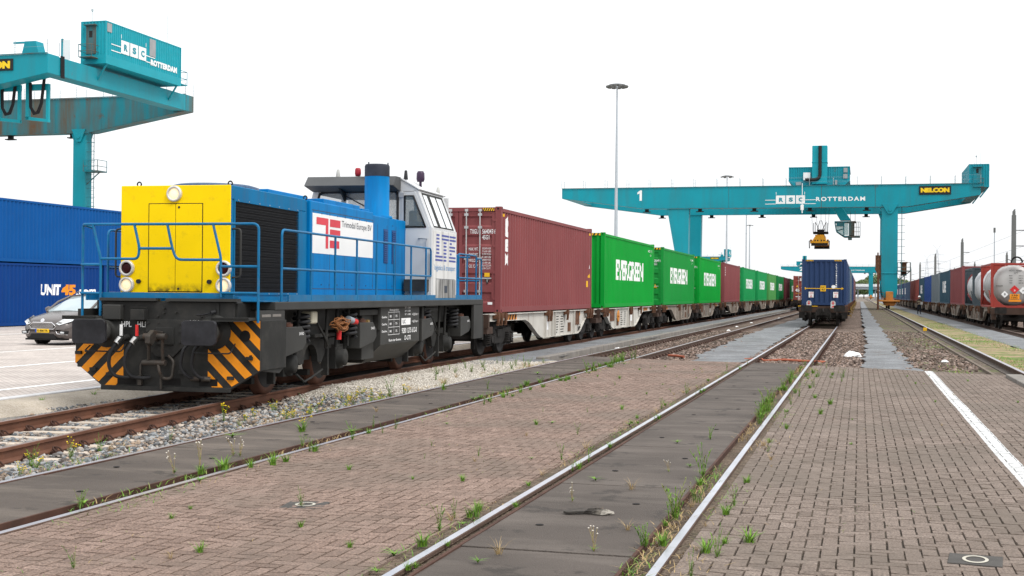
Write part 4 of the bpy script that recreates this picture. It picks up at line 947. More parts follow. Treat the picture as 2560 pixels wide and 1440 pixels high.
for x0, x1 in ((-.78,-.47), (-.02,.27), (.58,.88)): mb.box(x0, x1, -.005, .0, .255, .36)
lp('plate_slot', mb, holem)
# -- buffers
for x in (-.95, .83):
    mb = MB(); mb.lathe((x,0,1.07), (0,-1,0), [(.26,0), (.26,.03), (.17,.04), (.17,.22), (.19,.23), (.19,.3), (.17,.31), (.17,.38), (.13,.39), (.13,.5)], 24); b = lp('buffer', mb, l_grey2)
    pts = []
    for cx, cz, a0 in ((.2,.125,0), (-.2,.125,90), (-.2,-.125,180), (.2,-.125,270)):
        for k in range(6): t = R(a0+k*18); pts.append((x+cx+.075*math.cos(t), 1.07+cz+.06*math.sin(t)))
    mb = MB(); mb.prism(pts, 'y', -.56, -.5); lp('buffer_head', mb, l_buf, b, bevel=.008)
    mb = MB(); mb.tube(fillet([(x-.28,-.03,.84), (x-.28,-.2,.76), (x+.34,-.2,.76), (x+.34,-.03,.9)], .05), .011, 6); lp('shunter_grip', mb, l_black)
# -- coupling
mb = MB(); mb.prism([(-.3,1.25), (.34,1.25), (.34,.85), (.16,.68), (-.12,.68), (-.3,.85)], 'y', -.04, 0)
for x in (-.25, .29):
    for z in (.92, 1.08, 1.2): mb.cyl((x,-.04,z), (x,-.07,z), .022, 6)
mb.box(-.12, .18, -.06, -.035, .87, 1.13)
lp('coupling_plate', mb, l_grey, bevel=.006)
mb = MB(); mb.prism([(-.16,.98), (-.05,1.07), (-.36,1.1), (-.5,1.02), (-.5,.9), (-.4,.86), (-.33,.93), (-.18,.92)], 'x', -.06, .02)
mb.M = None; lp('draw_hook', mb, l_steel, bevel=.012)
mb = MB(); mb.cyl((-.2,-.26,1.0), (.16,-.26,1.0), .05, 12)
for x in (-.13, .11): mb.tube([(x,-.26,1.0), (x*.9-.02,-.22,.8), (x-.05,-.15,.62)], .026, 8)
mb.cyl((-.27,-.15,.6), (.1,-.15,.6), .045, 10); mb.tube(fillet([(-.02,-.16,.6), (.02,-.18,.45), (.04,-.12,.36), (.18,-.1,.36), (.2,-.08,.62), (.1,-.06,.7)], .08), .024, 8); mb.cyl((-.0,-.1,.45), (0,-.1,.2), .02, 8)
lp('screw_coupling', mb, l_steel)
mb = MB(); mb.tube([(-.34,-.03,.62), (-.36,-.06,.55), (-.37,-.05,.35)], .018, 6); mb.box(-.4,-.34,-.08,-.02,.25,.4); lp('chain', mb, l_steel)
# -- air hoses
for x, c in ((-.62, white_t), (-.36, red_t)):
    mb = MB(); mb.cyl((x+.02,-.02,.98), (x,-.16,.96), .045, 10); mb.cyl((x+.0,-.16,.98), (x-.04,-.22,.9), .04, 10); h = lp('air_cock', mb, l_grey)
    mb = MB(); mb.box(x-.018, x+.018, -.2, -.17, 1.0, 1.17); lp('cock_handle', mb, c, h)
    mb = MB(); mb.tube(fillet([(x-.04,-.2,.93), (x-.12,-.28,.78), (x-.17,-.26,.55), (x-.1,-.2,.38), (x+.06,-.1,.36), (x+.16,-.05,.37)], .12, 6), .028, 10); lp('air_hose', mb, l_black)
    mb = MB(); mb.cyl((x-.02,-.18,.97), (x-.06,-.23,.89), .043, 10); lp('hose_clamp', mb, galv, h)
for x in (.42, .6):
    mb = MB(); mb.tube(fillet([(x+.02,-.05,.9), (x-.02,-.18,.82), (x-.06,-.2,.55), (x+.03,-.16,.4), (x+.14,-.06,.36)], .12, 6), .026, 10); lp('air_hose', mb, l_black)
    mb = MB(); mb.cyl((x+.06,-.1,.37), (x+.18,-.04,.36), .04, 10); lp('hose_coupling', mb, l_steel)
mb = MB(); letter(mb, 'HPL', (-.72,-.005,1.13), (1,0,0), (0,0,1), .17, .085); letter(mb, 'HLL', (-.45,-.005,1.13), (1,0,0), (0,0,1), .17, .085); letter(mb, 'HLL HPL', (.42,-.005,1.16), (1,0,0), (0,0,1), .4, .085); lp('lettering', mb, white_t, recalc=False)
mb = MB(); mb.box(-.98, -.68, -.12, .0, 1.24, 1.47); lp('junction_box', mb, l_grey2, bevel=.012)
mb = MB(); mb.box(-.5, -.27, -.14, 0, 1.24, 1.4); mb.tube([(-.53,-.1,1.43), (-.25,-.1,1.43)], .012, 6); lp('socket_box', mb, l_grey, bevel=.01)
mb = MB()
for x, z in ((0.0,1.42), (0.0,1.35), (.2,1.36), (-.08,1.2), (.62,1.3), (-.1,1.3), (-1.3,.75), (1.42,.72)): mb.cyl((x,0,z), (x,-.05,z), .016, 8)
for x, z in ((-1.43,.72), (-1.18,.47), (1.4,.68), (1.1,.38), (.3,.45), (-.9,.4)): mb.box(x-.05, x+.05, -.05, 0, z-.02, z+.03)
lp('bracket', mb, l_grey)
mb = MB(); mb.tube([(.55,-.04,1.33), (.66,-.08,1.33), (.8,-.06,1.36)], .012, 6); mb.cyl((.8,-.09,1.36), (.84,-.03,1.38), .03, 8); lp('release_lever', mb, l_black)
for x0, x1 in ((-1.55,-.98), (.9,1.5)):
    mb = MB(); mb.box(x0, x1, -.3, .3, 1.255, 1.29); mb.box(x0, x1, -.3, -.28, 1.24, 1.3); lp('corner_step', mb, l_grey2)
mb = MB(); mb.box(.86, .9, -.02, .5, 1.28, 1.5); mb.box(1.14, 1.17, .05, .5, 1.28, 1.5); lp('step_recess', mb, l_grey)
for s in (-1, 1):
    mb = MB(); x0, x1 = (1.46, 1.53) if s > 0 else (-1.5, -1.43)
    mb.prism([(.05,1.4), (1.0,1.4), (1.0,.5), (.8,.42), (.05,.5)], 'x', x0, x1); mb.box(x0 if s < 0 else x0-.3, x1 if s > 0 else x1+.3, .1, .98, .5, .53)
    mb.box(x0+(.0 if s < 0 else .07), x1+(-.07 if s < 0 else .004), .12, .45, 1.3, 1.34, 1); mb.box(x0+(0 if s < 0 else .07), x1+(-.07 if s < 0 else .004), .52, .85, 1.3, 1.34, 1)
    lp('end_side_plate', mb, [l_grey2, conc_old], bevel=.006)
    mb = MB(); mb.prism([(13.0,1.4), (13.92,1.4), (13.92,.55), (13.0,.55)], 'x', x0, x1); mb.box(x0-.01, x1+.01, 13.88, 13.94, .5, 1.1); lp('end_side_plate', mb, l_grey2, bevel=.006)
mb = MB(); mb.box(-1.5, 1.5, 13.86, 13.92, .6, 1.4); lp('rear_plate', mb, l_grey)
for x in (-.9, .9):
    mb = MB(); mb.lathe((x,13.92,1.03), (0,1,0), [(.2,0), (.2,.03), (.16,.04), (.16,.3), (.12,.31), (.12,.5)], 16); b = lp('buffer', mb, l_grey2); mb = MB(); mb.box(x-.3, x+.3, 14.42, 14.47, .85, 1.21); lp('buffer_head', mb, l_buf, b)
# -- hood
HX0, HX1, HZ = -.94, .9, 3.32
mb = MB(); mb.box(HX0, HX1, .34, .37, 1.6, HZ); mb.prism([(-.47,1.6), (.46,1.6), (.44,1.66), (-.45,1.66)], 'y', .325, .34); fy = lp('front_panel', mb, l_yel, bevel=.008)
for x0, x1 in ((-.455, -.012), (-.004, .435)):
    mb = MB(); mb.box(x0, x1, .33, .3415, 1.68, 3.03); lp('front_door', mb, l_yeld, fy, bevel=.004)
mb = MB(); mb.box(-.468, .448, .3365, .3395, 1.667, 3.043); lp('door_seam', mb, holem, fy)
mb = MB()
for x, z in ((.05,2.98), (.05,1.72)): mb.cyl((x,.333,z), (x,.325,z), .018, 10)
for x in (-.62, .57): mb.cyl((x,.34,1.83), (x,.30,1.83), .035, 12)
lp('door_latch', mb, blk_t, fy)
def lamp(x, z, r, lens, nm):
    mb = MB(); mb.lathe((x,.34,z), (0,-1,0), [(r+.01,0), (r+.01,.03), (r,.045), (r-.025,.045), (r-.028,.02)], 32); o = lp(nm, mb, l_ring)
    mb = MB(); mb.lathe((x,.34,z), (0,-1,0), [(r-.028,.015), (r-.028,.022), (r*.4,.03), (.002,.034)], 28); lp('lens', mb, lens, o)
lamp(-.03, 3.19, .115, l_lens, 'headlight'); lamp(-.825, 1.775, .115, l_lens, 'headlight'); lamp(.805, 1.775, .115, l_lens, 'headlight')
lamp(-.825, 2.035, .115, l_red, 'tail_light'); lamp(.805, 2.035, .115, l_red, 'tail_light')
mb = MB()
mb.box(HX0, HX1-.0, .37, 3.42, 3.10, HZ); mb.box(HX0, HX1, .37, .5, 1.6, 3.1); mb.box(HX0, HX1, 3.06, 3.42, 1.6, 3.1); mb.box(HX0, HX1, .5, 3.06, 1.55, 1.66)
mb.box(HX0, HX0+.03, .5, 3.06, 1.66, 3.1); mb.box(-.9, .86, 3.42, 3.58, 1.55, HZ-.02)
lp('hood', mb, l_blue2, bevel=.012)
mb = MB(); mb.box(HX1-.06, HX1-.045, .5, 3.06, 1.66, 3.1, 0)
for i in range(17): z = 1.7+i*.084; mb.box(HX1-.045, HX1-.01, .5, 3.06, z, z+.012, 1)
for i in range(60): y = .52+i*.0425; mb.box(HX1-.012, HX1-.004, y, y+.006, 1.66, 3.1, 2)
for i in range(34): z = 1.68+i*.042; mb.box(HX1-.004, HX1+.001, .5, 3.06, z, z+.005, 2)
lp('radiator_grille', mb, [holem, paint('grille_fin', (.008,.009,.011), .5, var=.2), paint('grille_wire', (.022,.023,.026), .6)])
mb = MB()
for (a, b, c, d) in ((.46,.5,1.62,3.12), (3.06,3.1,1.62,3.12)): mb.box(HX1, HX1+.012, a, b, c, d)
mb.box(HX1, HX1+.012, .5, 3.06, 3.08, 3.12); mb.box(HX1, HX1+.012, .5, 3.06, 1.63, 1.67)
for i in range(7):
    for z in (3.1, 1.65): mb.cyl((HX1+.012,.6+i*.4,z), (HX1+.02,.6+i*.4,z), .01, 6, m=1)
lp('grille_frame', mb, [l_blue2, galv])
mb = MB(); mb.box(HX0-.02, HX1+.02, 3.58, 7.02, 1.6, HZ); lp('hood', mb, l_blue, bevel=.02, seg=2)
mb = MB(); mb.box(HX0, HX1+.0, 7.02, 9.3, 1.6, 3.27); lp('hood', mb, l_blue, bevel=.02, seg=2)
sx_ = HX1+.02
mb = MB()
for i in range(5): y = 3.72+i*.82; mb.box(sx_, sx_+.002, y, y+.012, 1.75, HZ-.16)
mb.box(sx_, sx_+.002, 3.66, 7.0, 1.74, 1.752); mb.box(sx_, sx_+.002, 3.66, 7.0, HZ-.17, HZ-.158)
for i in range(4): mb.box(HX1, HX1+.002, 7.35+i*.62, 7.362+i*.62, 1.75, 3.1)
mb.box(HX1, HX1+.002, 7.1, 9.25, 1.74, 1.752)
for i in range(9): y = 4.13+i*.41 if i < 8 else 8.3; mb.cyl((sx_,y,1.82), (sx_+.006,y,1.82), .014, 8); mb.cyl((sx_,y,HZ-.21), (sx_+.006,y,HZ-.21), .014, 8)
lp('door_seam', mb, txt_d)
mb = MB(); mb.box(-1.02, 1.02, .4, 9.3, 1.53, 1.6); lp('hood_skirt', mb, l_blue2)
mb = MB(); mb.box(1.0, 1.48, .3, 9.2, 1.53, 1.545); mb.box(-1.48, -1.02, .3, 9.2, 1.53, 1.545); mb.box(1.49, 1.515, 1.2, 13.8, 1.53, 1.64); mb.box(-1.515, -1.49, .3, 13.8, 1.53, 1.64); mb.box(-1.05, 1.12, .0, .03, 1.575, 1.66); lp('toe_board', mb, l_rail)
for y in (7.75, 8.3):
    mb = MB(); mb.box(HX1, HX1+.006, y, y+.28, 2.3, 3.02)
    for i in range(16): z = 2.32+i*.043; mb.prism([(HX1+.006, z), (HX1+.022, z), (HX1+.006, z+.03)], 'y', y+.02, y+.26)
    lp('louvre', mb, paint('louvre_blue', (.01,.06,.2), .5))
for (a, b, x0, x1, h) in ((1.95,3.7,-.5,.82,.07), (4.4,6.4,.05,.85,.09), (6.55,7.0,-.3,.85,.05)):
    mb = MB(); mb.box(x0, x1, a, b, HZ, HZ+h); lp('roof_hatch', mb, l_blue, bevel=.01)
mb = MB(); mb.lathe((.05,1.55,HZ), (0,0,1), [(.72,0), (.72,.06), (.6,.095), (.2,.11), (.01,.112)], 40); lp('fan_cover', mb, paint('fan_guard', (.05,.09,.16), .5, var=.3, vs=30))
for x, y in ((-.72,.5), (.82,.5), (.85,3.5)):
    mb = MB(); mb.tube([(x+.035*math.cos(R(a)), y, HZ+.035+.035*math.sin(R(a))) for a in range(0, 360, 30)], .012, 6, closed=True); lp('lifting_eye', mb, l_grey)
# -- sign on the hood
SX = sx_+.004; S0, S1, Z0, Z1 = 3.68, 7.0, 2.385, 3.105
mb = MB(); mb.box(sx_, SX, S0, S1, Z0, Z1); sg = lp('company_sign', mb, sign_w)
def su(u): return S0+(S1-S0)*u
def sv(v): return Z0+(Z1-Z0)*v
mb = MB()
for (u0, u1, v0, v1) in ((.055,.235,.73,.91), (.195,.235,.14,.73), (.26,.425,.71,.905), (.26,.425,.45,.645), (.26,.41,.165,.36)):
    mb.quad((SX+.003,su(u0),sv(v0)), (SX+.003,su(u1),sv(v0)), (SX+.003,su(u1),sv(v1)), (SX+.003,su(u0),sv(v1)))
lp('logo', mb, logo_r, sg, recalc=False)
mb = MB(); letter(mb, 'Trimodal Europe BV', (SX+.003,su(.45),sv(.7)), (0,1,0), (0,0,1), (S1-S0)*.52, .155, 0, .0); lp('lettering', mb, txt_d, sg, recalc=False)
# -- exhaust stack
mb = MB(); mb.lathe((.58,8.25,3.27), (0,0,1), [(.33,0), (.33,.04), (.265,.06), (.265,.92)], 32, 0); mb.lathe((.58,8.25,4.16), (0,0,1), [(.268,0), (.268,.22), (.25,.26), (.22,.26), (.22,.1)], 32, 1)
for a in (0, 120, 240): mb.cyl((.58+.24*math.cos(R(a)),8.25+.24*math.sin(R(a)),4.4), (.58+.24*math.cos(R(a)),8.25+.24*math.sin(R(a)),4.46), .015, 6, m=1)
lp('exhaust_stack', mb, [l_blue, paint('soot', (.03,.035,.05), .7, var=.3, vs=4)])
# -- cab
CY0, CY1 = 9.3, 11.4; prof = [(-1.5,1.53), (1.5,1.53), (1.5,3.12), (1.17,3.96), (.74,4.22), (-1.05,4.22), (-1.28,3.96), (-1.5,3.12)]
mb = MB()
mb.prism([(-1.5,1.53), (1.5,1.53), (1.5,3.12), (-1.5,3.12)], 'y', CY0, CY0+.05)
mb.prism([(-1.5,3.12), (-1.28,3.12), (-1.15,3.93), (-1.28,3.96)], 'y', CY0, CY0+.05)
mb.prism([(.72,3.12), (.84,3.12), (.84,3.96), (.72,3.96)], 'y', CY0, CY0+.05)
mb.prism([(1.38,3.12), (1.5,3.12), (1.17,3.96), (1.06,3.96)], 'y', CY0, CY0+.05)
mb.prism([(-1.28,3.93), (1.17,3.93), (1.17,3.96), (.74,4.22), (-1.05,4.22), (-1.28,3.96)], 'y', CY0, CY0+.05)
mb.prism([(-1.5,1.53), (1.5,1.53), (1.5,3.12), (-1.5,3.12)], 'y', CY1-.05, CY1)
for a in (-1.36, -.5, .45, 1.2): mb.box(a, a+.1, CY1-.05, CY1, 3.12, 3.93)
mb.prism([(-1.28,3.9), (1.17,3.9), (1.17,3.96), (.74,4.22), (-1.05,4.22), (-1.28,3.96)], 'y', CY1-.05, CY1)
mb.box(1.46, 1.5, CY0+.05, CY1-.05, 1.53, 3.12); mb.box(-1.5, -1.46, CY0+.05, CY1-.05, 1.53, 3.12)
def slant(mb, y0, y1, t0, t1, x0=1.5, z0=3.12, x1=1.17, z1=3.96, th=.04, m=0, off=0):
    f = lambda t: (x0+(x1-x0)*t+off, z0+(z1-z0)*t)
    (a, b), (c, d) = f(t0), f(t1); mb.prism([(a, b), (c, d), (c-th*(1 if x0 > 0 else -1), d), (a-th*(1 if x0 > 0 else -1), b)], 'y', y0, y1, m)
for X in (1, -1):
    k = dict(x0=1.5, x1=1.17) if X > 0 else dict(x0=-1.5, x1=-1.28)
    slant(mb, CY0+.05, CY0+.22, 0, 1, **k); slant(mb, CY1-.25, CY1-.05, 0, 1, **k); slant(mb, CY0+.22, CY1-.25, 0, .06, **k); slant(mb, CY0+.22, CY1-.25, .92, 1, **k)
cab = lp('cab', mb, l_white, bevel=.006)
mb = MB(); mb.prism([(1.2,3.955), (.75,4.215), (-1.06,4.215), (-1.3,3.955), (-1.32,3.98), (-1.07,4.25), (.76,4.25), (1.22,3.98)], 'y', CY0-.02, CY1+.03); lp('cab_roof', mb, l_white, bevel=.006)
mb = MB(); mb.prism([(8.72,4.02), (8.95,4.24), (9.3,4.245), (9.3,3.93), (9.22,3.93)], 'x', -1.28, .78); lp('sun_visor', mb, paint('visor_grey', (.075,.078,.08), .55, var=.15), bevel=.01)
for x0, x1, zz in ((-.55,-.5,0), (.25,.3,0)):
    mb = MB(); mb.prism([(8.9,4.0), (9.3,4.0), (9.3,3.72)], 'x', x0, x1); lp('visor_bracket', mb, l_grey)
mb = MB(); mb.box(-1.22, .71, CY0+.015, CY0+.03, 3.12, 3.92); lp('windscreen', mb, l_wind)
mb = MB(); mb.tube(fillet([(-1.25,CY0-.01,3.1), (-1.13,CY0-.01,3.92), (.71,CY0-.01,3.94), (.71,CY0-.01,3.1)], .12), .03, 6); lp('window_seal', mb, l_black)
mb = MB(); mb.tube([(-.7,9.2,4.0), (-.62,9.24,3.9), (.25,9.26,3.45)], .014, 6); mb.tube([(-.05,9.25,3.62), (.3,9.26,3.4)], .02, 6); lp('wiper', mb, l_black)
mb = MB(); mb.box(-1.2, 1.1, CY1-.03, CY1-.02, 3.12, 3.9); lp('rear_window', mb, l_wind)
mb = MB(); mb.box(-1.2, 1.2, CY0+.4, CY0+.95, 2.2, 3.02); mb.box(-.9, .2, CY0+.5, CY0+.8, 3.02, 3.22); mb.box(.5, .9, CY0+1.1, CY0+1.5, 2.2, 3.25); mb.box(.52, .88, CY0+1.42, CY0+1.5, 3.2, 3.6); lp('control_desk', mb, l_in, bevel=.03)
mb = MB(); mb.prism([(.8,1.6), (1.45,1.6), (1.45,3.12), (.8,3.12)], 'y', CY0-.02, CY0-.004); mb.prism([(.8,3.12), (.87,3.12), (.87,3.92), (.8,3.92)], 'y', CY0-.02, CY0-.004); mb.prism([(1.37,3.12), (1.45,3.12), (1.12,3.92), (1.06,3.86)], 'y', CY0-.02, CY0-.004); mb.prism([(.87,3.84), (1.07,3.84), (1.12,3.92), (.87,3.92)], 'y', CY0-.02, CY0-.004); dr = lp('cab_door', mb, l_white, bevel=.004)
mb = MB(); mb.tube([(.88,CY0-.022,3.14), (1.36,CY0-.022,3.14), (1.07,CY0-.022,3.83), (.88,CY0-.022,3.83)], .026, 6, closed=True); lp('door_window_frame', mb, l_black, dr)
mb = MB(); mb.prism([(.9,3.16), (1.33,3.16), (1.07,3.82), (.9,3.82)], 'y', CY0-.03, CY0-.027); lp('door_window', mb, glass('door_glass', (.2,.23,.23), .45), dr)
mb = MB(); mb.tube([(1.22,CY0-.02,2.88), (1.22,CY0-.08,2.88), (1.42,CY0-.08,2.88)], .016, 6); mb.cyl((1.4,CY0-.06,2.88), (1.4,CY0-.06,2.68), .016, 6); lp('door_handle', mb, galv, dr)
mb = MB()
for z in (2.0, 2.9, 3.8): mb.box(.74, .86, CY0-.04, CY0-.02, z, z+.1)
lp('hinge', mb, galv, dr)
mb = MB(); mb.box(.95, 1.45, CY0-.28, CY0-.02, 1.72, 1.98); lp('step_box', mb, l_grey2)
mb = MB(); slant(mb, CY0+.22, CY1-.25, .06, .92, th=.012, off=-.01); lp('side_window', mb, paint('side_glass', (.72,.76,.78), .04, spec=1, var=.04))
mb = MB(); slant(mb, CY0+.2, CY0+.25, .04, .94, th=.02, off=.006); slant(mb, CY1-.28, CY1-.23, .04, .94, th=.02, off=.006); slant(mb, CY0+.2, CY1-.23, .03, .07, th=.02, off=.006); slant(mb, CY0+.2, CY1-.23, .91, .95, th=.02, off=.006); slant(mb, CY0+.62, CY0+.78, .06, .92, th=.02, off=.008); slant(mb, CY0+1.28, CY0+1.3, .06, .92, th=.02, off=.008); lp('window_frame', mb, l_grey)
mb = MB(); mb.box(1.5, 1.512, CY0+.12, CY1-.06, 1.55, 3.08); sp = lp('side_panel', mb, l_dirty, bevel=.004)
mb = MB(); X = 1.516
ys0, zs0, wy, hz = CY0+.22, 2.38, 1.75, .64
def bar(u0, u1, r): z = zs0+hz*(1-(r+.72)/8); mb.quad((X,ys0+wy*u0,z), (X,ys0+wy*u1,z), (X,ys0+wy*u1,z+hz/8*.52), (X,ys0+wy*u0,z+hz/8*.52))
for r in range(6): bar(.06, .2, r)
bar(.02,.36,6); bar(.02,.36,7)
bar(.31,.66,0); bar(.31,.66,1)
for r in range(2, 8): bar(.4,.54,r)
bar(.69,1,0); bar(.69,1,1); bar(.7,.8,2); bar(.68,.97,3); bar(.68,.97,4); bar(.7,.8,5); bar(.67,1,6); bar(.67,1,7)
lp('logo', mb, logo_b, sp, recalc=False)
mb = MB(); letter(mb, 'logistics & transport', (X,CY0+.2,2.16), (0,1,0), (0,0,1), 1.75, .16, 0, 0); lp('lettering', mb, txt_b, sp, recalc=False)
mb = MB(); mb.box(1.512, 1.518, CY0+.3, CY1-.12, 1.57, 1.99); lp('lower_flap', mb, paint('flap_grimy', (.5,.5,.49), .55, var=.15, dirt=(.03,.028,.026), amt=.95, ds=3.5, streak=True, thr=.4), sp, bevel=.003)
mb = MB(); mb.box(1.512, 1.515, CY0+.3, CY1-.2, 1.995, 2.005); mb.box(1.512, 1.516, CY0+.98, CY0+1.26, 1.68, 1.86); mb.box(1.519, 1.522, CY0+1.0, CY0+1.24, 1.69, 1.85); lp('panel_latch', mb, txt_d, sp)
mb = MB(); mb.box(-1.0, 1.38, CY1, CY1+.75, 1.55, 2.62); lp('rear_hood', mb, l_blue, bevel=.02)
# -- roof items
for x, y, z, r, h, m, nm in ((-.12,9.0,4.25,.07,.18,paint('beacon_red', (.3,.02,.03), .3), 'beacon'), (1.02,10.0,4.2,.095,.24,paint('beacon_violet', (.05,.03,.06), .3), 'beacon')):
    mb = MB(); mb.lathe((x,y,z), (0,0,1), [(.03,-.14 if r > .09 else 0), (.03,.0), (r*.8,.0), (r,.06), (r*.95,h*.8), (r*.7,h), (.01,h)], 20); lp(nm, mb, m)
for x, y, z, h in ((-.62,9.1,4.25,.16), (.86,9.4,4.2,.2), (1.12,11.1,4.0,.16)):
    mb = MB(); mb.lathe((x,y,z), (0,0,1), [(.05,0), (.045,.05), (.03,h), (.005,h+.01)], 12); lp('antenna', mb, paint('antenna_plastic', (.4,.4,.38), .4) if x != .86 else l_black)
for i, (x, z) in enumerate(((.18,4.36), (.33,4.38), (.44,4.34))):
    mb = MB(); mb.lathe((x,8.95,z), (0,-1,0), [(.025,-.25), (.03,.0), (.05,.06), (.085,.13), (.07,.12), (.02,.03)], 18); lp('horn', mb, l_grey)
# -- handrails
def rails(segs, r=.021, nm='handrail', m=None):
    mb = MB()
    for p, f in segs: mb.tube(fillet(p, f) if f else p, r, 8)
    lp(nm, mb, m or l_rail)
Y = -.04
rails([([(-1.39,.3,2.66), (-1.39,Y,2.7), (1.54,Y,2.7), (1.54,Y,1.22)], .1), ([(-1.39,.0,2.68), (-1.39,.0,1.28)], 0), ([(-1.2,Y,2.7), (-1.06,Y,2.17), (-1.06,Y,1.3)], .05),
  ([(-.5,Y,2.7), (-.41,Y,2.34), (-.43,Y,2.17), (-1.06,Y,2.17)], .1), ([(-.41,Y,2.33), (.12,Y,2.33)], 0), ([(.05,Y,2.7), (.13,Y,2.35), (.2,Y,2.16), (.93,Y,2.16)], .1),
  ([(.8,Y,2.7), (.93,Y,2.2), (.94,Y,1.6)], .06), ([(.93,Y,2.06), (1.54,Y,2.06)], 0), ([(.94,Y,1.66), (1.54,Y,1.66)], 0), ([(-1.39,Y,2.08), (-1.06,Y,2.08)], 0), ([(-1.39,Y,1.64), (-1.06,Y,1.64)], 0)], nm='front_handrail')
for s in (1, -1):
    x = 1.5*s; ps = [2.16, 3.3, 4.42, 5.54, 6.64, 7.78, 8.87]
    rails([([(x,.93,1.15), (x,.93,2.66), (x,9.25,2.66), (x,9.25,2.05)], .1), ([(x,.93,2.05), (x,9.25,2.05)], 0)]+[([(x,y,1.55), (x,y,2.66)], 0) for y in ps], nm='side_handrail')
    rails([([(x,11.6,2.05), (x,11.6,2.62), (x,13.3,2.62), (x,13.3,1.1)], .06), ([(x,11.6,2.05), (x,13.3,2.05)], 0), ([(x,12.4,1.55), (x,12.4,2.62)], 0), ([(x,13.35,2.55), (x,13.85,2.55), (x,13.85,1.0)], .08), ([(x,13.3,2.05), (x,13.85,2.05)], 0)], nm='rear_handrail')
rails([([(-.2,13.85,2.6), (1.2,13.85,2.6)], 0), ([(.3,13.85,2.6), (.45,13.85,1.9), (.45,13.85,1.5)], 0), ([(-1.45,13.85,2.0), (1.45,13.85,2.0)], 0), ([(.9,13.85,2.6), (.9,13.85,1.5)], 0)], nm='rear_handrail')
rails([([(HX1,.42,2.65), (HX1+.14,.42,2.65), (HX1+.14,.42,1.9), (HX1,.42,1.9)], .06)], .016, 'grab_rail', l_grey2); rails([([(HX0,.42,2.65), (HX0-.13,.42,2.65), (HX0-.13,.42,1.9), (HX0,.42,1.9)], .06)], .016, 'grab_rail', l_grey2)
# -- bogies
def lwheel():
    r = .5; mb = MB(); mb.lathe((0,0,0), (1,0,0), [(.06,-.08), (.12,-.08), (.14,-.03), (r*.76,-.035), (r*.8,-.06)], 32, 1); mb.lathe((0,0,0), (1,0,0), [(r*.8,-.062), (r,-.062), (r,.04), (r+.03,.05), (r+.03,.075), (r*.76,.07), (.1,.05)], 36, 0)
    mb.lathe((0,0,0), (-1,0,0), [(r*.79,.063), (r*.77,.066)], 32, 2); return mb.mesh('wheel', [l_rustw, l_disc, l_black])
LW = lwheel(); mb = MB(); mb.coil((0,0,0), .12, .46, 5.5, .032, n=14); LSP = mb.mesh('spring', l_black)
for c in (3.1, 10.3):
    mb = MB()
    for s in (-1, 1):
        x = s*1.08; a = []
        for i in range(9): t = math.pi*i/8; a.append((c+.3-.0-(.3-.3*0)*0-.3+.33*math.cos(t), .5+.3*math.sin(t)))
        mb.prism([(c-1.45,.86), (c+1.45,.86), (c+1.45,.72), (c+.75,.66), (c+.5,.44)]+[(c+.33*math.cos(math.pi*i/8), .46+.32*math.sin(math.pi*i/8)) for i in range(9)]+[(c-.5,.44), (c-.75,.66), (c-1.45,.72)], 'x', x-.06, x+.06)
        for q in (-1.2, 1.2):
            mb.box(x-.05, x+.14*s if s > 0 else x+.05, c+q-.2, c+q+.2, .3, .74); mb.lathe((x,c+q,.5), (s,0,0), [(.2,.0), (.2,.16), (.15,.2), (.15,.26), (.06,.27)], 16)
            mb.cyl((x+s*.1,c+q+.36,.42), (x+s*.1,c+q+.36,1.15), .045, 10); mb.box(x-.02, x+.1, c+q-.5, c+q-.42, .2, .7)
        mb.box(x-.1, x+.1, c-.35, c+.35, .84, 1.1)
        mb.tube([(x+.1*s,c-.75,.3), (x+.14*s,c-.5,.16), (x+.1*s,c-.1,.2), (x+.12*s,c+.4,.32)], .02, 6)
    mb.box(-1, 1, c-.3, c+.3, .5, .9); mb.box(-.95, .95, c-1.5, c+1.5, .55, .75)
    bg = lp('bogie', mb, l_grey)
    for q in (-1.2, 1.2):
        for s in (-.78, .78): kid('wheel', LW, bg, (s, c+q, .5), 0 if s < 0 else math.pi)
        for s in (-1.08, 1.08): kid('spring', LSP, bg, (s*1.22, c+q+(.25 if q > 0 else .32), .86))
        mb = MB(); mb.box(-.85, .85, c+q-.62, c+q-.5, .2, .3); lp('brake_beam', mb, l_grey, bg)
for y0, dirn in ((1.15,1), (4.75,1), (8.75,1), (12.0,1)):
    for s in (-1, 1):
        x0, x1 = (1.05, 1.46) if s > 0 else (-1.46, -1.05)
        mb = MB(); mb.prism([(y0,1.12), (y0+.75,1.12), (y0+.95,.98), (y0+.95,.84), (y0+.8,.74), (y0,.64)], 'x', x0, x1)
        sb = lp('sand_box', mb, l_grey2, bevel=.01)
    mb = MB(); mb.cyl((1.3,y0+.45,1.12), (1.3,y0+.45,1.17), .11, 14); mb.box(1.25,1.35,y0+.36,y0+.54,1.16,1.19); lp('sand_lid', mb, l_rustw, sb)
    mb = MB(); letter(mb, 'SAND', (1.464,y0+.62,.98), (0,1,0), (0,0,1), .2, .05); lp('lettering', mb, white_t, sb, recalc=False)
mb = MB(); mb.prism([(1.44,1.44), (1.44,.66), (1.05,.3), (-1.05,.3), (-1.44,.66), (-1.44,1.44)], 'y', 6.0, 8.6); mb.box(-1.3, 1.3, 5.3, 6.0, .4, 1.3); ft = lp('fuel_tank', mb, l_grey2, bevel=.008)
mb = MB(); X = 1.446; L_ = lambda s_, y, z, w, h: letter(mb, s_, (X,y,z), (0,1,0), (0,0,1), w, h)
L_('9280 1275 612-0', 7.35, .85, 1.05, .11); L_('D-LTE', 7.55, .71, .42, .09)
mb.quad((X,7.32,1.02), (X,7.95,1.02), (X,7.95,1.16), (X,7.32,1.16))
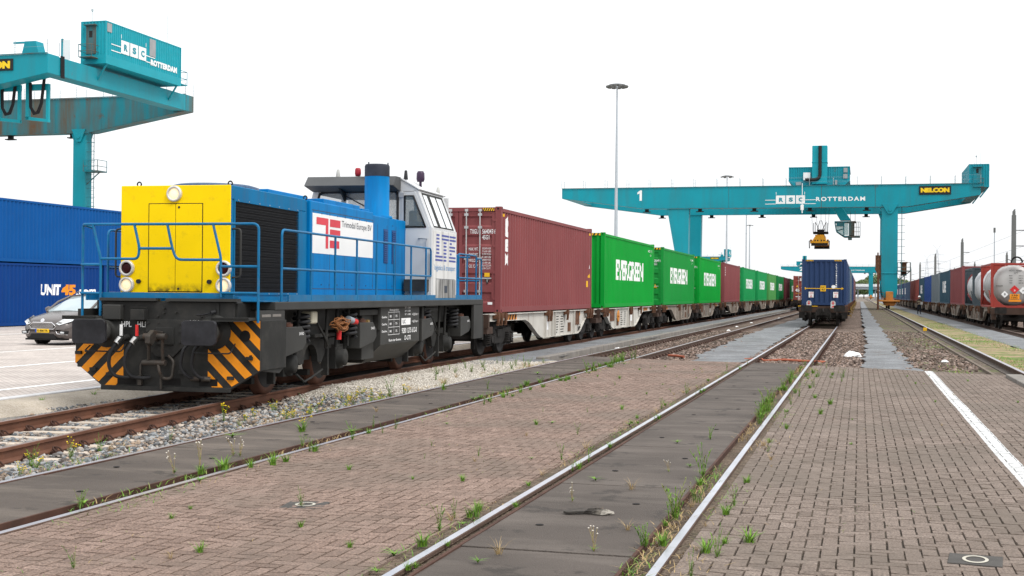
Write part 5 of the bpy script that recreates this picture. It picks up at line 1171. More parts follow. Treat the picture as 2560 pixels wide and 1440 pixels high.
for i in range(4): z = .84+i*.15; mb.quad((X,6.45,z), (X,7.2,z), (X,7.2,z+.008), (X,6.45,z+.008))
for i in range(3): y = 6.45+i*.37; mb.quad((X,y,.84), (X,y+.008,.84), (X,y+.008,1.29), (X,y,1.29))
for i in range(3):
    for j, q in enumerate(('80', '75')): L_(q, 6.55+j*.37, .89+i*.15, .12, .045)
    L_('Geschw.', 6.06, .9+i*.14, .33, .045)
L_('Bremsgewicht', 6.55, 1.31, .6, .05); L_('Raum der Bremse', 6.5, .71, .8, .05)
for i in range(3): L_('37 1 280', 7.55, 1.22+i*.07, .4, .035)
L_('+ 5,20 m +', 8.05, 1.2, .45, .06); L_('+ 8,70 m +', 8.05, 1.05, .45, .06)
lp('lettering', mb, white_t, ft, recalc=False)
mb = MB(); letter(mb, 'UC', (X+.003,7.4,1.05), (0,1,0), (0,0,1), .2, .08); lp('lettering', mb, txt_d, ft, recalc=False)
# -- small gear under the deck
mb = MB(); rr = random.Random(3)
for k in range(9):
    a = rr.uniform(.22, .32); b = rr.uniform(.05, .11); cy = 3.75+rr.uniform(-.08, .08); cz = 1.1+rr.uniform(-.05, .05)
    mb.tube([(1.4+.05*math.sin(3*t+k)+.01*k, cy+a*math.cos(t), cz+b*math.sin(t)+.02*math.sin(5*t+k)) for t in [i*.3142 for i in range(20)]], .010, 6, closed=True)
lp('cable_coil', mb, paint('cable_orange', (.27,.11,.04), .6, var=.2))
mb = MB(); mb.cyl((1.42,4.2,1.2), (1.42,4.48,1.16), .06, 12); lp('plug', mb, paint('plug_grey', (.3,.34,.38), .5)); mb = MB(); mb.cyl((1.42,4.42,1.165), (1.42,4.6,1.14), .062, 12); mb.cyl((1.4,3.8,1.0), (1.4,3.78,.84), .045, 10); lp('plug', mb, red_t)
mb = MB(); mb.box(1.2, 1.4, 2.5, 2.75, 1.15, 1.36); lp('junction_box', mb, paint('cream_box', (.45,.42,.33), .5), bevel=.02)
mb = MB()
for a, b, c, d, e, f in ((1.2,1.4,4.9,6.0,1.25,1.36), (1.3,1.42,5.95,6.2,.95,1.38), (1.3,1.4,8.95,9.1,1.05,1.38), (1.2,1.38,9.2,10.3,1.28,1.36), (1.2,1.35,9.9,10.2,.82,1.02), (1.05,1.3,2.9,4.0,.9,.96)): mb = MB(); mb.box(a, b, c, d, e, f); lp('equipment_box', mb, l_grey, bevel=.008)
for y in (2.1, 3.4, 3.9, 4.5, 9.4, 10.6, 11.1): mb = MB(); mb.cyl((1.3,y,.7), (1.32,y,1.4), .03, 8); lp('damper', mb, l_grey)
for y in (1.2, 2.9, 5.0, 9.9): mb = MB(); mb.tube(fillet([(1.25,y,1.3), (1.4,y+.2,.9), (1.35,y+.5,.7), (1.2,y+.6,.95)], .15), .02, 6); lp('pipe', mb, l_grey)
mb = MB(); mb.cyl((1.2,5.3,1.1), (1.44,5.3,1.1), .07, 14); mb.box(1.3,1.42,6.05,6.25,1.02,1.12); lp('gauge', mb, paint('brass', (.3,.2,.08), .4, metal=.5))
# ================================================================ cranes
teal = paint('crane_teal', (.004,.26,.33), .45, var=.08, vs=.25, dirt=(.03,.17,.2), amt=.6, ds=.6, streak=True, thr=.46, spots=(.13,.07,.035), samt=.55, ss=.8, sthr=.63)
teal_d = paint('crane_teal_aged', (.01,.2,.25), .5, var=.12, vs=.3, dirt=(.11,.07,.04), amt=.95, ds=.55, streak=True, thr=.4, spots=(.12,.055,.025), samt=.7, ss=.7, sthr=.6)
teal_l = paint('crane_teal_light', (.006,.3,.37), .45, var=.05)
cr_white = paint('crane_lettering', (.78,.8,.8), .5, var=.03); cr_yel = paint('crane_yellow', (.8,.55,.02), .5); cr_blk = paint('crane_black', (.02,.02,.02), .6)
cr_or = paint('crane_orange', (.5,.2,.045), .55, var=.15, dirt=(.3,.15,.06), amt=.5, ds=2); cr_cable = paint('cable_black', (.015,.015,.017), .6); cr_rail = paint('walkway_steel', (.35,.42,.44), .5, metal=.3)
cr_pane = paint('grey_panel', (.3,.31,.32), .6, var=.1)
spr_y = paint('spreader_yellow', (.7,.32,.015), .5, var=.15, dirt=(.3,.16,.03), amt=.5, ds=2)
def corr_wall(mb, x0, x1, y, z0, z1, pitch=.3, dep=.05):
    n = int((x1-x0)/pitch); xs = []; q = []
    for i in range(n):
        for f, e in ((0,0), (.4,0), (.5,dep), (.9,dep)): xs.append(x0+(i+f)*(x1-x0)/n); q.append(e)
    xs.append(x1); q.append(0); k = len(xs)
    mb.add([(a, y+b, z) for z in (z0, z1) for a, b in zip(xs, q)], [(i, i+1, k+i+1, k+i) for i in range(k-1)])
def logo_rsc(mb, O, du, x0, x1, z0, z1, k=1.0):
    """three white squares with teal letters, bars left and right, then the town name"""
    W3 = (x1-x0)/3; o = Vector(O); du = Vector(du); Z = Vector((0,0,1)); nrm = du.cross(Z)
    q = lambda a, b, c, d, m, e=0: mb.quad(*[tuple(o+du*u+Z*v+nrm*e) for u, v in ((a,c),(b,c),(b,d),(a,d))], m)
    for i, ch in enumerate('RSC'):
        q(x0+i*W3+(.06 if i else 0), x0+(i+1)*W3-.06*k, z0, z1, 0)
        p = o+du*(x0+i*W3+W3*.32)+Z*(z0+(z1-z0)*.25)+nrm*.02; letter(mb, ch, p, du, Z, W3*.42, (z1-z0)*.5, 1, .05)
    e = W3*1.1; h = (z1-z0)*.07
    for z in (z0-h*.6, z0+(z1-z0)*.42): q(x0-e, x0, z, z+h, 0); q(x1-.06, x1-.06+e, z, z+h, 0)
    q(x0, x0+.07, z1+h*1.5, z1+h*6, 0); q(x1-.14, x1-.07, z1+h*1.5, z1+h*6, 0)
def crane(p, x, y, label):
    t = thing('gantry_crane', label, 'crane', (x, y, 0), 0, 'teal gantry cranes'); P = lambda nm, mb, m, par=None, bevel=0, rc=True: mb.build(nm, m, par or t, bevel, rc)
    gw = p.get('gw', 1.5); gap = p['gap']; zt, zb = p['zt'], p['zb']; xl, xr, xlt, xrt = p['xl'], p['xr'], p['xlt'], p['xrt']; ze, zl = p['zer'], p['zel']
    pf = [(xl,zl), (xlt,zb), (xrt,zb), (xr,ze), (xr,zt), (xl,zt)]
    for i, y0 in enumerate((0, gap)):
        mb = MB(); mb.prism(pf, 'y', y0, y0+gw)
        g = P('girder', mb, teal if i == 0 else p.get('mfar', teal), bevel=.03)
        mb = MB()
        for xx in p['seams']: mb.box(xx, xx+.06, y0-.015, y0, zb, zt-.02)
        mb.box(xl, xr, y0-.12, y0, zt-.0, zt+.06); mb.box(xlt, xrt, y0-.1, y0, zb-.05, zb+.02)
        P('girder_flange', mb, p.get('mfar', teal) if i else teal_d, g)
        mb = MB(); k = int((xr-xl)/3.0)
        for yy in (y0-.1, y0+gw):
            for j in range(k+1): u = xl+j*(xr-xl)/k; mb.tube([(u,yy,zt), (u,yy,zt+1.1)], .028, 5)
            for z in (.55, 1.1): mb.tube([(xl,yy,zt+z), (xr,yy,zt+z)], .009, 4)
        P('walkway_railing', mb, cr_rail, g)
        mb = MB(); u = xlt
        while u < xrt: mb.box(u, u+.5, y0+gw*.4, y0+gw*.6, zb-.35, zb); mb.box(u-.25, u+.75, y0+gw*.3, y0+gw*.7, zb-.45, zb-.35); u += p.get('lampstep', 7.2)
        P('girder_floodlight', mb, cr_blk, g)
    for xx in ((xr-1.4, xr-.02), (xl+.02, xl+1.4)):
        mb = MB(); mb.box(xx[0], xx[1], gw, gap, ze if xx[0] > 0 or p.get('leftneg') and xx[1] > -2 else zl, zt-.05); P('end_beam', mb, teal, bevel=.03)
    for y0 in (0, gap):                                          # slender right column on its trunnion
        c0, c1, cz = p['col']; cm = (c0+c1)/2
        mb = MB(); mb.prism([(c0-.25,zb), (c1+.25,zb), (c1,zb-.7), (c1,2.6), (c1-.2,1.5), (c0+.2,1.5), (c0,2.6), (c0,zb-.7)], 'y', y0+.05, y0+p.get('cd', gw))
        mb.box(c0-.06, c1+.06, y0-.02, y0+p.get('cd', gw)+.06, 4.6, 4.75); P('column', mb, teal, bevel=.03)
        mb = MB(); cq = min(1, (c1-c0)*.55); mb.prism([(cm-cq,zb+.35), (cm+cq,zb+.35), (cm+.25,zb-.9), (cm-.25,zb-.9)], 'y', y0-.12, y0-.01); mb.cyl((cm,y0-.2,zb-.4), (cm,y0-.1,zb-.4), .2, 14); P('column_bracket', mb, teal)
        mb = MB(); mb.box(cm-1.35, cm+1.3, y0-.9, y0+2.4, 1.0, 1.2); mb.box(cm-.45, cm+.45, y0-.6, y0+.04, 1.2, 2.3); mb.prism([(cm-.6,1.0), (cm+.9,1.0), (cm+.6,.45), (cm-.4,.45)], 'y', y0-.5, y0+2); bg = P('crane_bogie', mb, cr_or, bevel=.03)
        for q in (-.2, 1.5): mb = MB(); mb.lathe((cm-.12,y0+q,.38), (1,0,0), [(.05,-.05), (.36,-.05), (.36,.17), (.05,.17)], 20); P('wheel', mb, w_dark, bg)
        mb = MB(); mb.tube([(cm-1.3,y0-.8,1.2), (cm-1.3,y0-.8,2.2), (cm-.7,y0-.8,2.2), (cm-.7,y0-.8,1.2)], .04, 5); mb.tube([(cm-1.3,y0-.8,1.7), (cm-.7,y0-.8,1.7)], .03, 5); mb.box(cm+1.0, cm+1.3, y0-.8, y0+.6, .9, 1.25); P('bogie_railing', mb, w_rust, bg)
        if 'leg' in p:
            a0, a1, b0, b1 = p['leg']; mb = MB(); mb.prism([(a0,zb), (a1,zb), (b1,1.2), (b0,1.2)], 'y', y0+.02, y0+gw); P('leg', mb, teal, bevel=.03)
            mb = MB(); mb.box(b0-.6, b1+.6, y0-1, y0+2.4, .45, 1.2); P('crane_bogie', mb, cr_or)
    c0, c1, cz = p['col']
    mb = MB(); mb.box(c0+.3, c1-.3, gw, gap, 2.7, 3.6); P('sill_beam', mb, teal)
    mb = MB(); yq = gap+.3 if p.get('farladder') else .3; lx_ = c1+.5
    for q in (0, .45): mb.tube([(lx_,yq+q,1.5), (lx_,yq+q,zb)], .035, 5)
    for i in range(int((zb-1.5)/.4)): mb.tube([(lx_,yq,1.5+i*.4), (lx_,yq+.45,1.5+i*.4)], .02, 4); 
    for i in range(int((zb-1.5)/.9)): mb.box(c1, lx_+.4, yq, yq+.04, 1.8+i*.9, 1.84+i*.9)
    pz = p.get('platz', 5.0)
    mb.box(c1, lx_+1.1, yq-.6, yq+1, pz, pz+.12)
    for (u, v) in ((lx_+1.1,yq-.6), (lx_+1.1,yq+1), (lx_,yq-.6), (c1,yq-.6)): mb.tube([(u,v,pz), (u,v,pz+1.15)], .035, 5)
    for z in (.55, 1.15): mb.tube([(c1,yq-.6,pz+z), (lx_+1.1,yq-.6,pz+z), (lx_+1.1,yq+1,pz+z)], .03, 5)
    mb.tube([(c1,yq,pz-1.2), (lx_+1,yq,pz)], .06, 5)
    P('access_ladder', mb, teal_d)
    # electrical house on the right end beam
    e0, e1, f0, f1, g0, g1 = p['eh']; mb = MB(); bz = g0+.75 if p.get('ehbase') else g0+.3
    mb.box(e0, e1, f0, f1, g0, bz); mb.box(e0+.06, e1-.07, f0+.06, f1-.06, bz, g1-.05); mb.box(e0, e1, f0, f1, g1-.08, g1)
    for u in (e0, e1-.12): 
        for v in (f0, f1-.12): mb.box(u, u+.12, v, v+.12, bz, g1-.08)
    corr_wall(mb, e0+.12, e1-.12, f0+.005, bz, g1-.08)
    vs = []; yy = f0+.12; n = int((f1-f0-.24)/.3); xs = []; q = []
    for i in range(n):
        for f, e in ((0,0), (.4,0), (.5,.05), (.9,.05)): xs.append(yy+(i+f)*(f1-f0-.24)/n); q.append(e)
    k = len(xs)
    for side in (1, -1): mb.add([((e1-.005-b) if side > 0 else (e0+.005+b), a, z) for z in (bz, g1-.08) for a, b in zip(xs, q)], [(i, i+1, k+i+1, k+i) for i in range(k-1)])
    eh = P('electrical_house', mb, teal_l if p.get('ehbase') else teal)
    mb = MB(); mb.box(e0+.55, e0+1.5, f0-.05, f0+.0, bz+.1, g1-.35); mb.box(e0+.45, e0+1.6, f0-.4, f0, g1-.4, g1-.32); P('door', mb, teal_d, eh)
    mb = MB(); mb.box(e0+.85, e0+1.15, f0-.07, f0-.05, bz+1.5, bz+2.05); P('door_window', mb, cr_blk, eh)
    mb = MB(); mb.box(e0+.45, e0+1.7, f0-1.0, f0, bz-.35, bz-.28)
    for z in (.2, .75): mb.tube([(e0+.45,f0,bz+z), (e0+.45,f0-1.0,bz+z), (e0+1.7,f0-1.0,bz+z), (e0+1.7,f0,bz+z)], .03, 5)
    for u in (e0+.45, e0+1.7): mb.tube([(u,f0-1,bz-.3), (u,f0-1,bz+.75)], .03, 5)
    P('landing', mb, teal_d, eh)
    mb = MB(); mb.tube([(e0+.9,f0+.3,g1), (e0+.9,f0+.3,g1+.95)], .02, 5); mb.cyl((e0+.9,f0+.3,g1+.9), (e0+.9,f0+.3,g1+1.1), .09, 8); P('aerial', mb, cr_rail, eh); mb = MB(); mb.tube([(e1-.2,f1-2.2,g1), (e1-.2,f1-2.2,g1+2.6)], .018, 5); mb.tube([(e1-.2,f1-2.2,g1+.9), (e1-1.0,f1-2.2,g1+.9), (e1-1.0,f1-2.2,g1+1.2)], .018, 5); P('aerial', mb, cr_rail, eh)
    mb = MB(); mb.box(e1-.0, e1+.03, f0+.15, f0+.85, g1-.9, g1-.15); mb.box(e1, e1+.03, f0+6.9, f0+7.9, g1-1.75, g1-.2); P('vent_panel', mb, cr_pane, eh)
    mb = MB(); mb.box(e0+.5, e1, f1, f1+1.1, g0+.2, g0+.28)
    for z in (.8, 1.5): mb.tube([(e1,f1,g0+z), (e1,f1+1.1,g0+z), (e0+.5,f1+1.1,g0+z)], .03, 5)
    mb.tube([(e1,f1+1.1,g0+.2), (e1,f1+1.1,g0+1.5)], .03, 5)
    for v in (f0+.3, f1-.6): mb.tube([(e1-.1,v,g0), (xr,v+.1,g0-1.3)], .09, 6)
    P('support_strut', mb, teal, eh)
    p['letters'](t)
    return t
def c1_letters(t):
    mb = MB(); Y = -.02; X = (1,0,0); Z = (0,0,1)
    logo_rsc(mb, (0,Y,0), X, -10.8, -7.0, 13.75, 14.85); letter(mb, 'ROTTERDAM', (-5.65,Y,14.05), X, Z, 6.2, .56, 0, .035, 1.3)
    mb.build('lettering', [cr_white, teal], t, recalc=False)
    mb = MB(); mb.add([(-29.25+u, Y, 14.35+v) for u, v in ((.3,0), (.62,0), (.62,1.4), (.36,1.4), (.0,1.12), (.0,.86), (.3,1.0))], [(0,1,2,3,6), (3,4,5,6)]); mb.build('crane_number', cr_white, t, recalc=False)
    mb = MB(); mb.box(7.2, 11.1, -.09, -.02, 14.75, 15.85); s = mb.build('maker_sign', cr_blk, t, bevel=.02)
    mb = MB(); letter(mb, 'NELCON', (7.4,-.1,15.02), X, Z, 3.5, .6, 0, .08); mb.build('lettering', cr_yel, s, recalc=False)
P1 = dict(xl=-39.75, xr=14.66, xlt=-28.3, xrt=5.87, zt=16.1, zb=13.25, zel=14.75, zer=14.65, gap=14.0, col=(2.66,4.64,11.6), leg=(-25.2,-22.25,-23.0,-22.4),
          eh=(13.3,15.75,.8,12.9,15.7,18.65), seams=(-17, 1.8, -5), letters=c1_letters, platz=4.9)
K1 = crane(P1, 0, 172, 'large teal gantry crane with white number 1 and company lettering spanning the right half')
def trolley(t):
    parts = []; P = lambda nm, mb, m, par=None, bevel=0: parts.append(mb.build(nm, m, par or t, bevel)) or parts[-1]
    mb = MB(); mb.prism([(-9.27,16.85), (-8.5,16.2), (-2.1,16.2), (-1.38,16.85), (-1.38,17.0), (-9.27,17.0)], 'y', 1.5, 12.5); mb.box(-9.2,-1.45,1.6,12.4,17.0,18.62); mb.box(-9.27,-1.38,1.5,12.5,18.6,18.7); corr_wall(mb, -9.25, -1.4, 1.53, 17.0, 18.6)
    h = P('trolley_house', mb, teal)
    mb = MB(); mb.box(-6.22,-4.28,1.0,3.0,16.4,21.45); mb.prism([(3,18.7), (3,21.4), (4.6,18.7)], 'x', -4.6, -4.3); mb.box(-6.28,-4.22,.94,3.06,19.2,19.3); P('rope_tower', mb, teal_l, bevel=.03)
    mb = MB(); mb.tube(fillet([(-5.2,.9,21.4), (-5.2,.9,16.95), (-7.1,.9,16.95)], .8, 8), .22, 8); P('cable_chain', mb, cr_blk)
    mb = MB(); mb.box(-7.35,-6.45,1.3,1.5,16.95,17.95); P('switch_cabinet', mb, cr_white, h)
    mb = MB(); mb.box(-2.2,-1.7,1.4,1.5,17.9,18.5); mb.box(-2.25,-1.7,1.4,1.5,17.1,17.7); mb.box(-3.3,-3.0,1.2,1.5,16.3,16.9); mb.box(-8.3,-7.6,1.3,1.5,16.3,16.7); P('vent_panel', mb, cr_pane, h)
    mb = MB(); mb.prism([(-3.9,14.0), (-2.7,14.0), (-1.2,11.75), (-2.6,11.75)], 'y', 4, 5.2); P('cabin_arm', mb, teal_l, bevel=.03)
    mb = MB(); y0, y1 = 3.4, 6.0
    mb.box(-3.34,-.6,y0,y1,11.45,11.62); mb.box(-1.5,-.82,y0+.05,y1,9.75,11.45); mb.box(-2.1,-.05,y0,y1,9.5,9.68)
    for a, b in (((-3.3,11.45),(-3.1,10.3)), ((-3.1,10.3),(-2.1,9.6)), ((-2.15,11.45),(-2.15,9.6)), ((-3.2,11.0),(-2.15,11.0)), ((-3.1,10.35),(-2.1,10.6))):
        for y in (y0, y1): mb.tube([(a[0],y,a[1]), (b[0],y,b[1])], .07, 5)
    for u in (-.8, -.55, -.3, -.05): mb.tube([(u,y0,9.6), (u,y0,11.5)], .035, 5)
    for z in (10.2, 10.8, 11.5): mb.tube([(-.8,y0,z), (-.05,y0,z), (-.05,y1,z)], .03, 5)
    mb.box(-1.6,-1.1,y0+.2,y1,9.2,9.5); mb.box(-3.1,-2.2,y0-.01,y0+.02,11.0,11.4)
    for u in (-.7, -1.3): mb.tube([(u,y0,11.5), (u,y0,13)], .03, 5)
    c = P('operator_cabin', mb, teal_d)
    mb = MB(); mb.prism([(-3.25,11.0), (-2.2,11.0), (-2.2,9.75), (-3.05,10.35)], 'y', y0+.03, y0+.05); mb.box(-2.1,-1.55,y0+.03,y0+.05,9.75,11.3); P('cabin_window', mb, paint('cabin_pane', (.45,.6,.6), .1, spec=.9), c)
    mb = MB()
    for a in ((-6.6,-6.3), (-6.2,-5.6), (-5.2,-5.2), (-4.4,-4.7), (-3.9,-4.3)):
        for y in (6, 8): mb.tube([(a[0],y,16.2), (a[1],y,10.4)], .014, 4)
    P('hoist_rope', mb, cr_blk); return parts
K1t = trolley(K1)
mb = MB(); mb.tube([(-7.4,-.3,16.4), (-7.4,-.3,13.2)], .05, 5); mb.box(-7.6,-7.2,-.35,-.1,12.9,13.6); mb.cyl((-7.4,-.3,12.9), (-7.4,-.3,12.5), .08, 6); mb.build('warning_lamp_pole', cr_white, K1)
mb = MB(); mb.box(5.0, 5.9, 1, 3, 6.0, 6.15); mb.box(5.1, 5.8, 1.2, 2.8, 4.4, 6.0); mb.build('cable_reel', [w_rust], K1); mb = MB(); mb.box(1.9, 2.6, .4, 1.0, 5.2, 7.0); mb.prism([(1.8,5.3), (2.6,5.3), (2.6,3.6)], 'y', .3, 1.2)
mb.build('reel_bracket', [w_rust], K1)
sp = thing('container_spreader', 'yellow container spreader hanging from the crane above the navy container', 'spreader', (-5.24, 180, 8.4))
mb = MB(); mb.prism([(-1.0,.45), (-.6,1.1), (.6,1.1), (1.0,.45), (1.0,.25), (-1.0,.25)], 'y', -6, 6); mb.box(-.62,.62,-4,4,1.1,1.45); mb.box(-1.2,-.95,-6.05,-5.7,.2,.75); mb.box(.95,1.2,-6.05,-5.7,.2,.75); mb.build('spreader_frame', spr_y, sp, bevel=.03)
mb = MB(); mb.box(-1.05,1.05,-6.1,-5.6,-.1,.25); mb.box(-1.05,1.05,5.6,6.1,-.1,.25); mb.build('end_bar', w_dark, sp)
for s in (-1, 1):
    mb = MB(); mb.tube([(s*1.0,-6.1,.6), (s*1.3,-6.2,.5), (s*1.25,-6.2,-.45)], .07, 5); mb.build('guide_flipper', w_dark, sp)
mb = MB()
for x in (-.55, -.2, .25, .6): mb.box(x-.08, x+.08, -6.03, -6.0, .5, .7)
mb.build('marking', cr_blk, sp)
mb = MB(); mb.box(-1.0,1.0,-1.2,1.2,1.75,2.0); mb.box(-.45,.45,-1,1,1.4,2.3)
for s in (-1, 1):
    mb.tube([(s*.9,-1,2.0), (s*.95,-1,3.2)], .04, 5); mb.tube([(s*.7,-1,2.0), (s*.72,-1,3.2)], .04, 5)
    mb.tube([(s*.15,0,2.2), (s*.75,0,3.4)], .04, 5); mb.tube([(s*.5,0,2.2), (s*.1,0,3.6)], .04, 5)
mb.build('head_block', w_dark, sp)
tag(MB().tube([(0,0,0), (0,0,7.2)], .09, 8).tube([(.12,0,0), (.12,0,6.5)], .05, 6).build('rusty_pole', w_rust, None), 'thin rust red pole beside the foot of crane one', 'pole').location = (2.15, 168, 0)
# left crane: only its right end shows
def cl_letters(t):
    mb = MB(); e1, f0, g0 = 1.0, 6.6, 20.93
    logo_rsc(mb, (e1+.01,0,0), (0,1,0), 8.9, 13.0, 22.2, 23.35); letter(mb, 'ROTTERDAM', (e1+.012,13.7,22.0), (0,1,0), (0,0,1), 4.6, .55, 0, .07, 1.1)
    mb.build('lettering', [cr_white, teal], t, recalc=False)
    mb = MB(); mb.box(-7.5, -3.2, -.09, -.02, 19.35, 20.3); s = mb.build('maker_sign', cr_blk, t, bevel=.02)
    mb = MB(); letter(mb, 'NELCON', (-7.2,-.1,19.5), (1,0,0), (0,0,1), 3.75, .62, 0, .08); mb.build('lettering', cr_yel, s, recalc=False)
PL = dict(xl=-54, xr=0, xlt=-42, xrt=-10.6, zt=20.62, zb=17.2, zel=19, zer=19.05, gap=21.8, gw=1.5, cd=1.05, col=(-12.46,-11.05,15.6), eh=(-1.44,1.0,6.6,19.1,20.93,24.57), ehbase=1, leftneg=1,
          seams=(-20, -14.5, -9.3), letters=cl_letters, mfar=teal_d, farladder=1, platz=13.3)
KL = crane(PL, -63, 89.2, 'nearest teal crane at upper left, rust streaked, with a lettered electrical house on its end')
for i, x in enumerate((-8.6, -5.9, -3.2)):
    mb = MB(); y = 1.8; z1 = 18.9; z0 = 15.6
    mb.box(x-.15, x+.15, y, y+.3, z0, z1+.3); mb.box(x+1.75, x+2.0, y+.05, y+.25, z0-.2, z1-.9); mb.prism([(x-.15,z0), (x+2.0,z0-.25), (x+2.0,z0-.02), (x-.15,z0+.28)], 'y', y, y+.3); mb.box(x+.15, x+2.0, y, y+.3, z1-.9, z1-.4)
    mb.build('festoon_frame', teal_l, KL)
    mb = MB()
    for k in range(3):
        d = k*.07; mb.tube([(x+.3+d,y-.1,z1-.3), (x+.35+d,y-.1,z0+1.0), (x+.7+d,y-.1,z0+.4+d), (x+1.2-d,y-.1,z0+.5+d), (x+1.5-d,y-.1,z0+1.3), (x+1.75-d,y-.1,z1)], .07, 6)
    mb.build('festoon_cable', cr_cable, KL)
mb = MB(); mb.box(-1.2,-1.0,1.6,1.9,19.0,20.9)
for k in range(5): mb.tube([(.04,1.7+k*.1,20.7), (.06,1.7+k*.1,18.9)], .05, 5)
mb.build('cable_bundle', cr_cable, KL)
mb = MB(); mb.box(-2.6,-1.9,5.75,5.8,21.2,22.9); mb.build('site_board', cr_white, KL); mb = MB(); mb.box(-2.75,-2.6,5.7,5.85,20.5,23.0); mb.build('site_board_post', teal, KL)
mb = MB(); mb.prism([(-2.6,20.62), (-1.0,20.62), (-1.3,21.7), (-2.3,21.7)], 'y', .2, 1.2); mb.box(-3.6,-2.3,.5,.6,21.6,21.75); mb.build('buffer_stop', teal, KL)
K2 = dup(K1, loc=(1.5, 652, 0), label='distant teal gantry crane with white number 2 behind the navy container')
for c in list(K2.children):
    n = c.name.split('.')[0]
    if n in ('trolley_house', 'rope_tower', 'cable_chain', 'cabin_arm', 'operator_cabin', 'hoist_rope'): c.location.x -= 23
    if n == 'crane_number':
        mb = MB(); letter(mb, '2', (-30.6,-.03,13.9), (1,0,0), (0,0,1), 1.9, 2.0, 0, .05); c.data = mb.mesh('crane_number', cr_white, False)
    if n in ('warning_lamp_pole', 'cable_reel', 'reel_bracket'): bpy.data.objects.remove(c)
dup(KL, loc=(-64.5, 640, 0), label='distant teal crane end showing above the small green containers')
# ================================================================ masts, posts, far things
mast_m = paint('mast_grey', (.42,.46,.5), .5, metal=.2, var=.06); post_m = paint('post_concrete', (.16,.165,.16), .85, var=.15, vs=1, dirt=(.1,.1,.1), amt=.5, ds=1)
def mast(x, y, h, r0, r1, ring, label, n=12):
    t = thing('light_mast', label, 'light mast', (x, y, 0), 0, 'lighting masts')
    mb = MB(); mb.lathe((0,0,0), (0,0,1), [(r0,0), (r1,h)], 14); mb.lathe((0,0,h*.66), (0,0,1), [(r1*1.5,0), (r1*1.5,.12)], 14); mb.build('mast_pole', mast_m, t)
    mb = MB()
    for i in range(20): pass
    mb.tube([(ring*.75*math.cos(i*.314), ring*.75*math.sin(i*.314), h) for i in range(20)], .07, 6, closed=True)
    mb.tube([(ring*.4*math.cos(i*.314), ring*.4*math.sin(i*.314), h+.1) for i in range(20)], .06, 6, closed=True)
    for i in range(6): a = i*math.pi/3; mb.tube([(0,0,h+.15), (ring*.75*math.cos(a), ring*.75*math.sin(a), h)], .05, 5)
    mb.build('mast_head', paint('mast_head_grey', (.2,.21,.22), .6), t)
    for i in range(n):
        a = i*2*math.pi/n; mb = MB(); mb.M = Matrix.Translation((ring*.85*math.cos(a), ring*.85*math.sin(a), h-.1)) @ Matrix.Rotation(a, 4, 'Z'); mb.prism([(-.25,.12), (.28,.0), (.22,-.18), (-.25,-.12)], 'y', -.22, .22); mb.build('floodlight', post_m, t)
mast(-28.05, 150, 26.5, .27, .085, 1.25, 'tall grey light mast with a ring of lamps left of crane one')
mast(-27.0, 270, 26.5, .25, .1, 1.3, 'shorter looking light mast rising just behind the girder of crane one', 6)
mast(-25.5, 300, 24, .17, .12, .7, 'thin mast behind the crane, left of a pair', 4)
mast(-38, 461, 26.5, .3, .14, 1.2, 'thin mast behind the crane, right of a pair with small lamps', 4)
def cpost(x, y, label, h=11.9, arms=2):
    t = thing('catenary_post', label, 'catenary post', (x, y, 0), 0, 'catenary posts beyond the right train')
    mb = MB(); mb.prism([(-.27,0), (.27,0), (.23,h-.75), (-.23,h-.75)], 'y', -.23, .23); mb.box(-.16,.16,-.16,.16,h-.75,h-.3); mb.prism([(-.12,h-.3), (.14,h-.3), (.14,h), (-.02,h-.12)], 'y', -.1, .1); mb.build('post', post_m, t, bevel=.02)
    for z in (9.4, 7.6)[:arms]:
        mb = MB(); mb.tube([(.2,0,z), (1.2,0,z)], .05, 6); mb.build('insulator_arm', post_m, t)
        mb = MB()
        for k in range(5): mb.lathe((.55+k*.11,0,z), (1,0,0), [(.03,0), (.08,.03), (.03,.06)], 8)
        mb.build('insulator', cr_blk, t)
    mb = MB(); mb.tube([(.25,0,5.3), (1.6,0,6.3)], .05, 6); mb.tube([(.25,0,6.0), (3.4,0,5.7)], .035, 5); mb.tube([(-.25,0,5.9), (-.7,0,6.1)], .04, 5); mb.build('bracket_arm', post_m, t)
lab = ['nearest and tallest', 'second nearest', 'third nearest', 'fourth nearest', 'fifth nearest', 'sixth nearest', 'seventh nearest', 'eighth nearest', 'ninth nearest', 'farthest']
for i, y in enumerate((157, 234, 316, 395, 467, 533, 591, 642, 700, 760)): cpost(17, y, lab[i]+' grey catenary post in the row beyond the right train', 11.9 if y < 500 else 11.2)
for i, y in enumerate((305, 388, 470)): cpost(31.6, y, ['nearest', 'middle', 'farthest'][i]+' of three grey catenary posts in the back row at right')
wires = MB()
for x, z in ((20.2,5.7), (20.2,7.0), (18.2,9.4), (18.2,7.6), (34.8,5.7), (34.8,7.0)): wires.tube([(x,20,z), (x,900,z)], .012, 4)
for y in (234, 305, 316, 395): wires.tube([(17.2,y,7.2), (42,y,7.2)], .03, 4); 
tag(wires.build('overhead_wires', cr_blk), 'thin overhead contact wires above the tracks at far right', 'wires')
t = thing('lamp_post', 'slim pole with a small camera head between the catenary posts', 'pole', (19, 200, 0)); MB().lathe((0,0,0), (0,0,1), [(.09,0), (.06,11.2)], 8).build('post', mast_m, t); MB().box(-.14,.14,-.15,.15,11.2,11.9).build('camera_head', post_m, t)
t = thing('lamp_post', 'very thin distant pole left of the lattice pylons', 'pole', (27, 420, 0)); MB().lathe((0,0,0), (0,0,1), [(.08,0), (.05,13)], 8).build('post', mast_m, t)
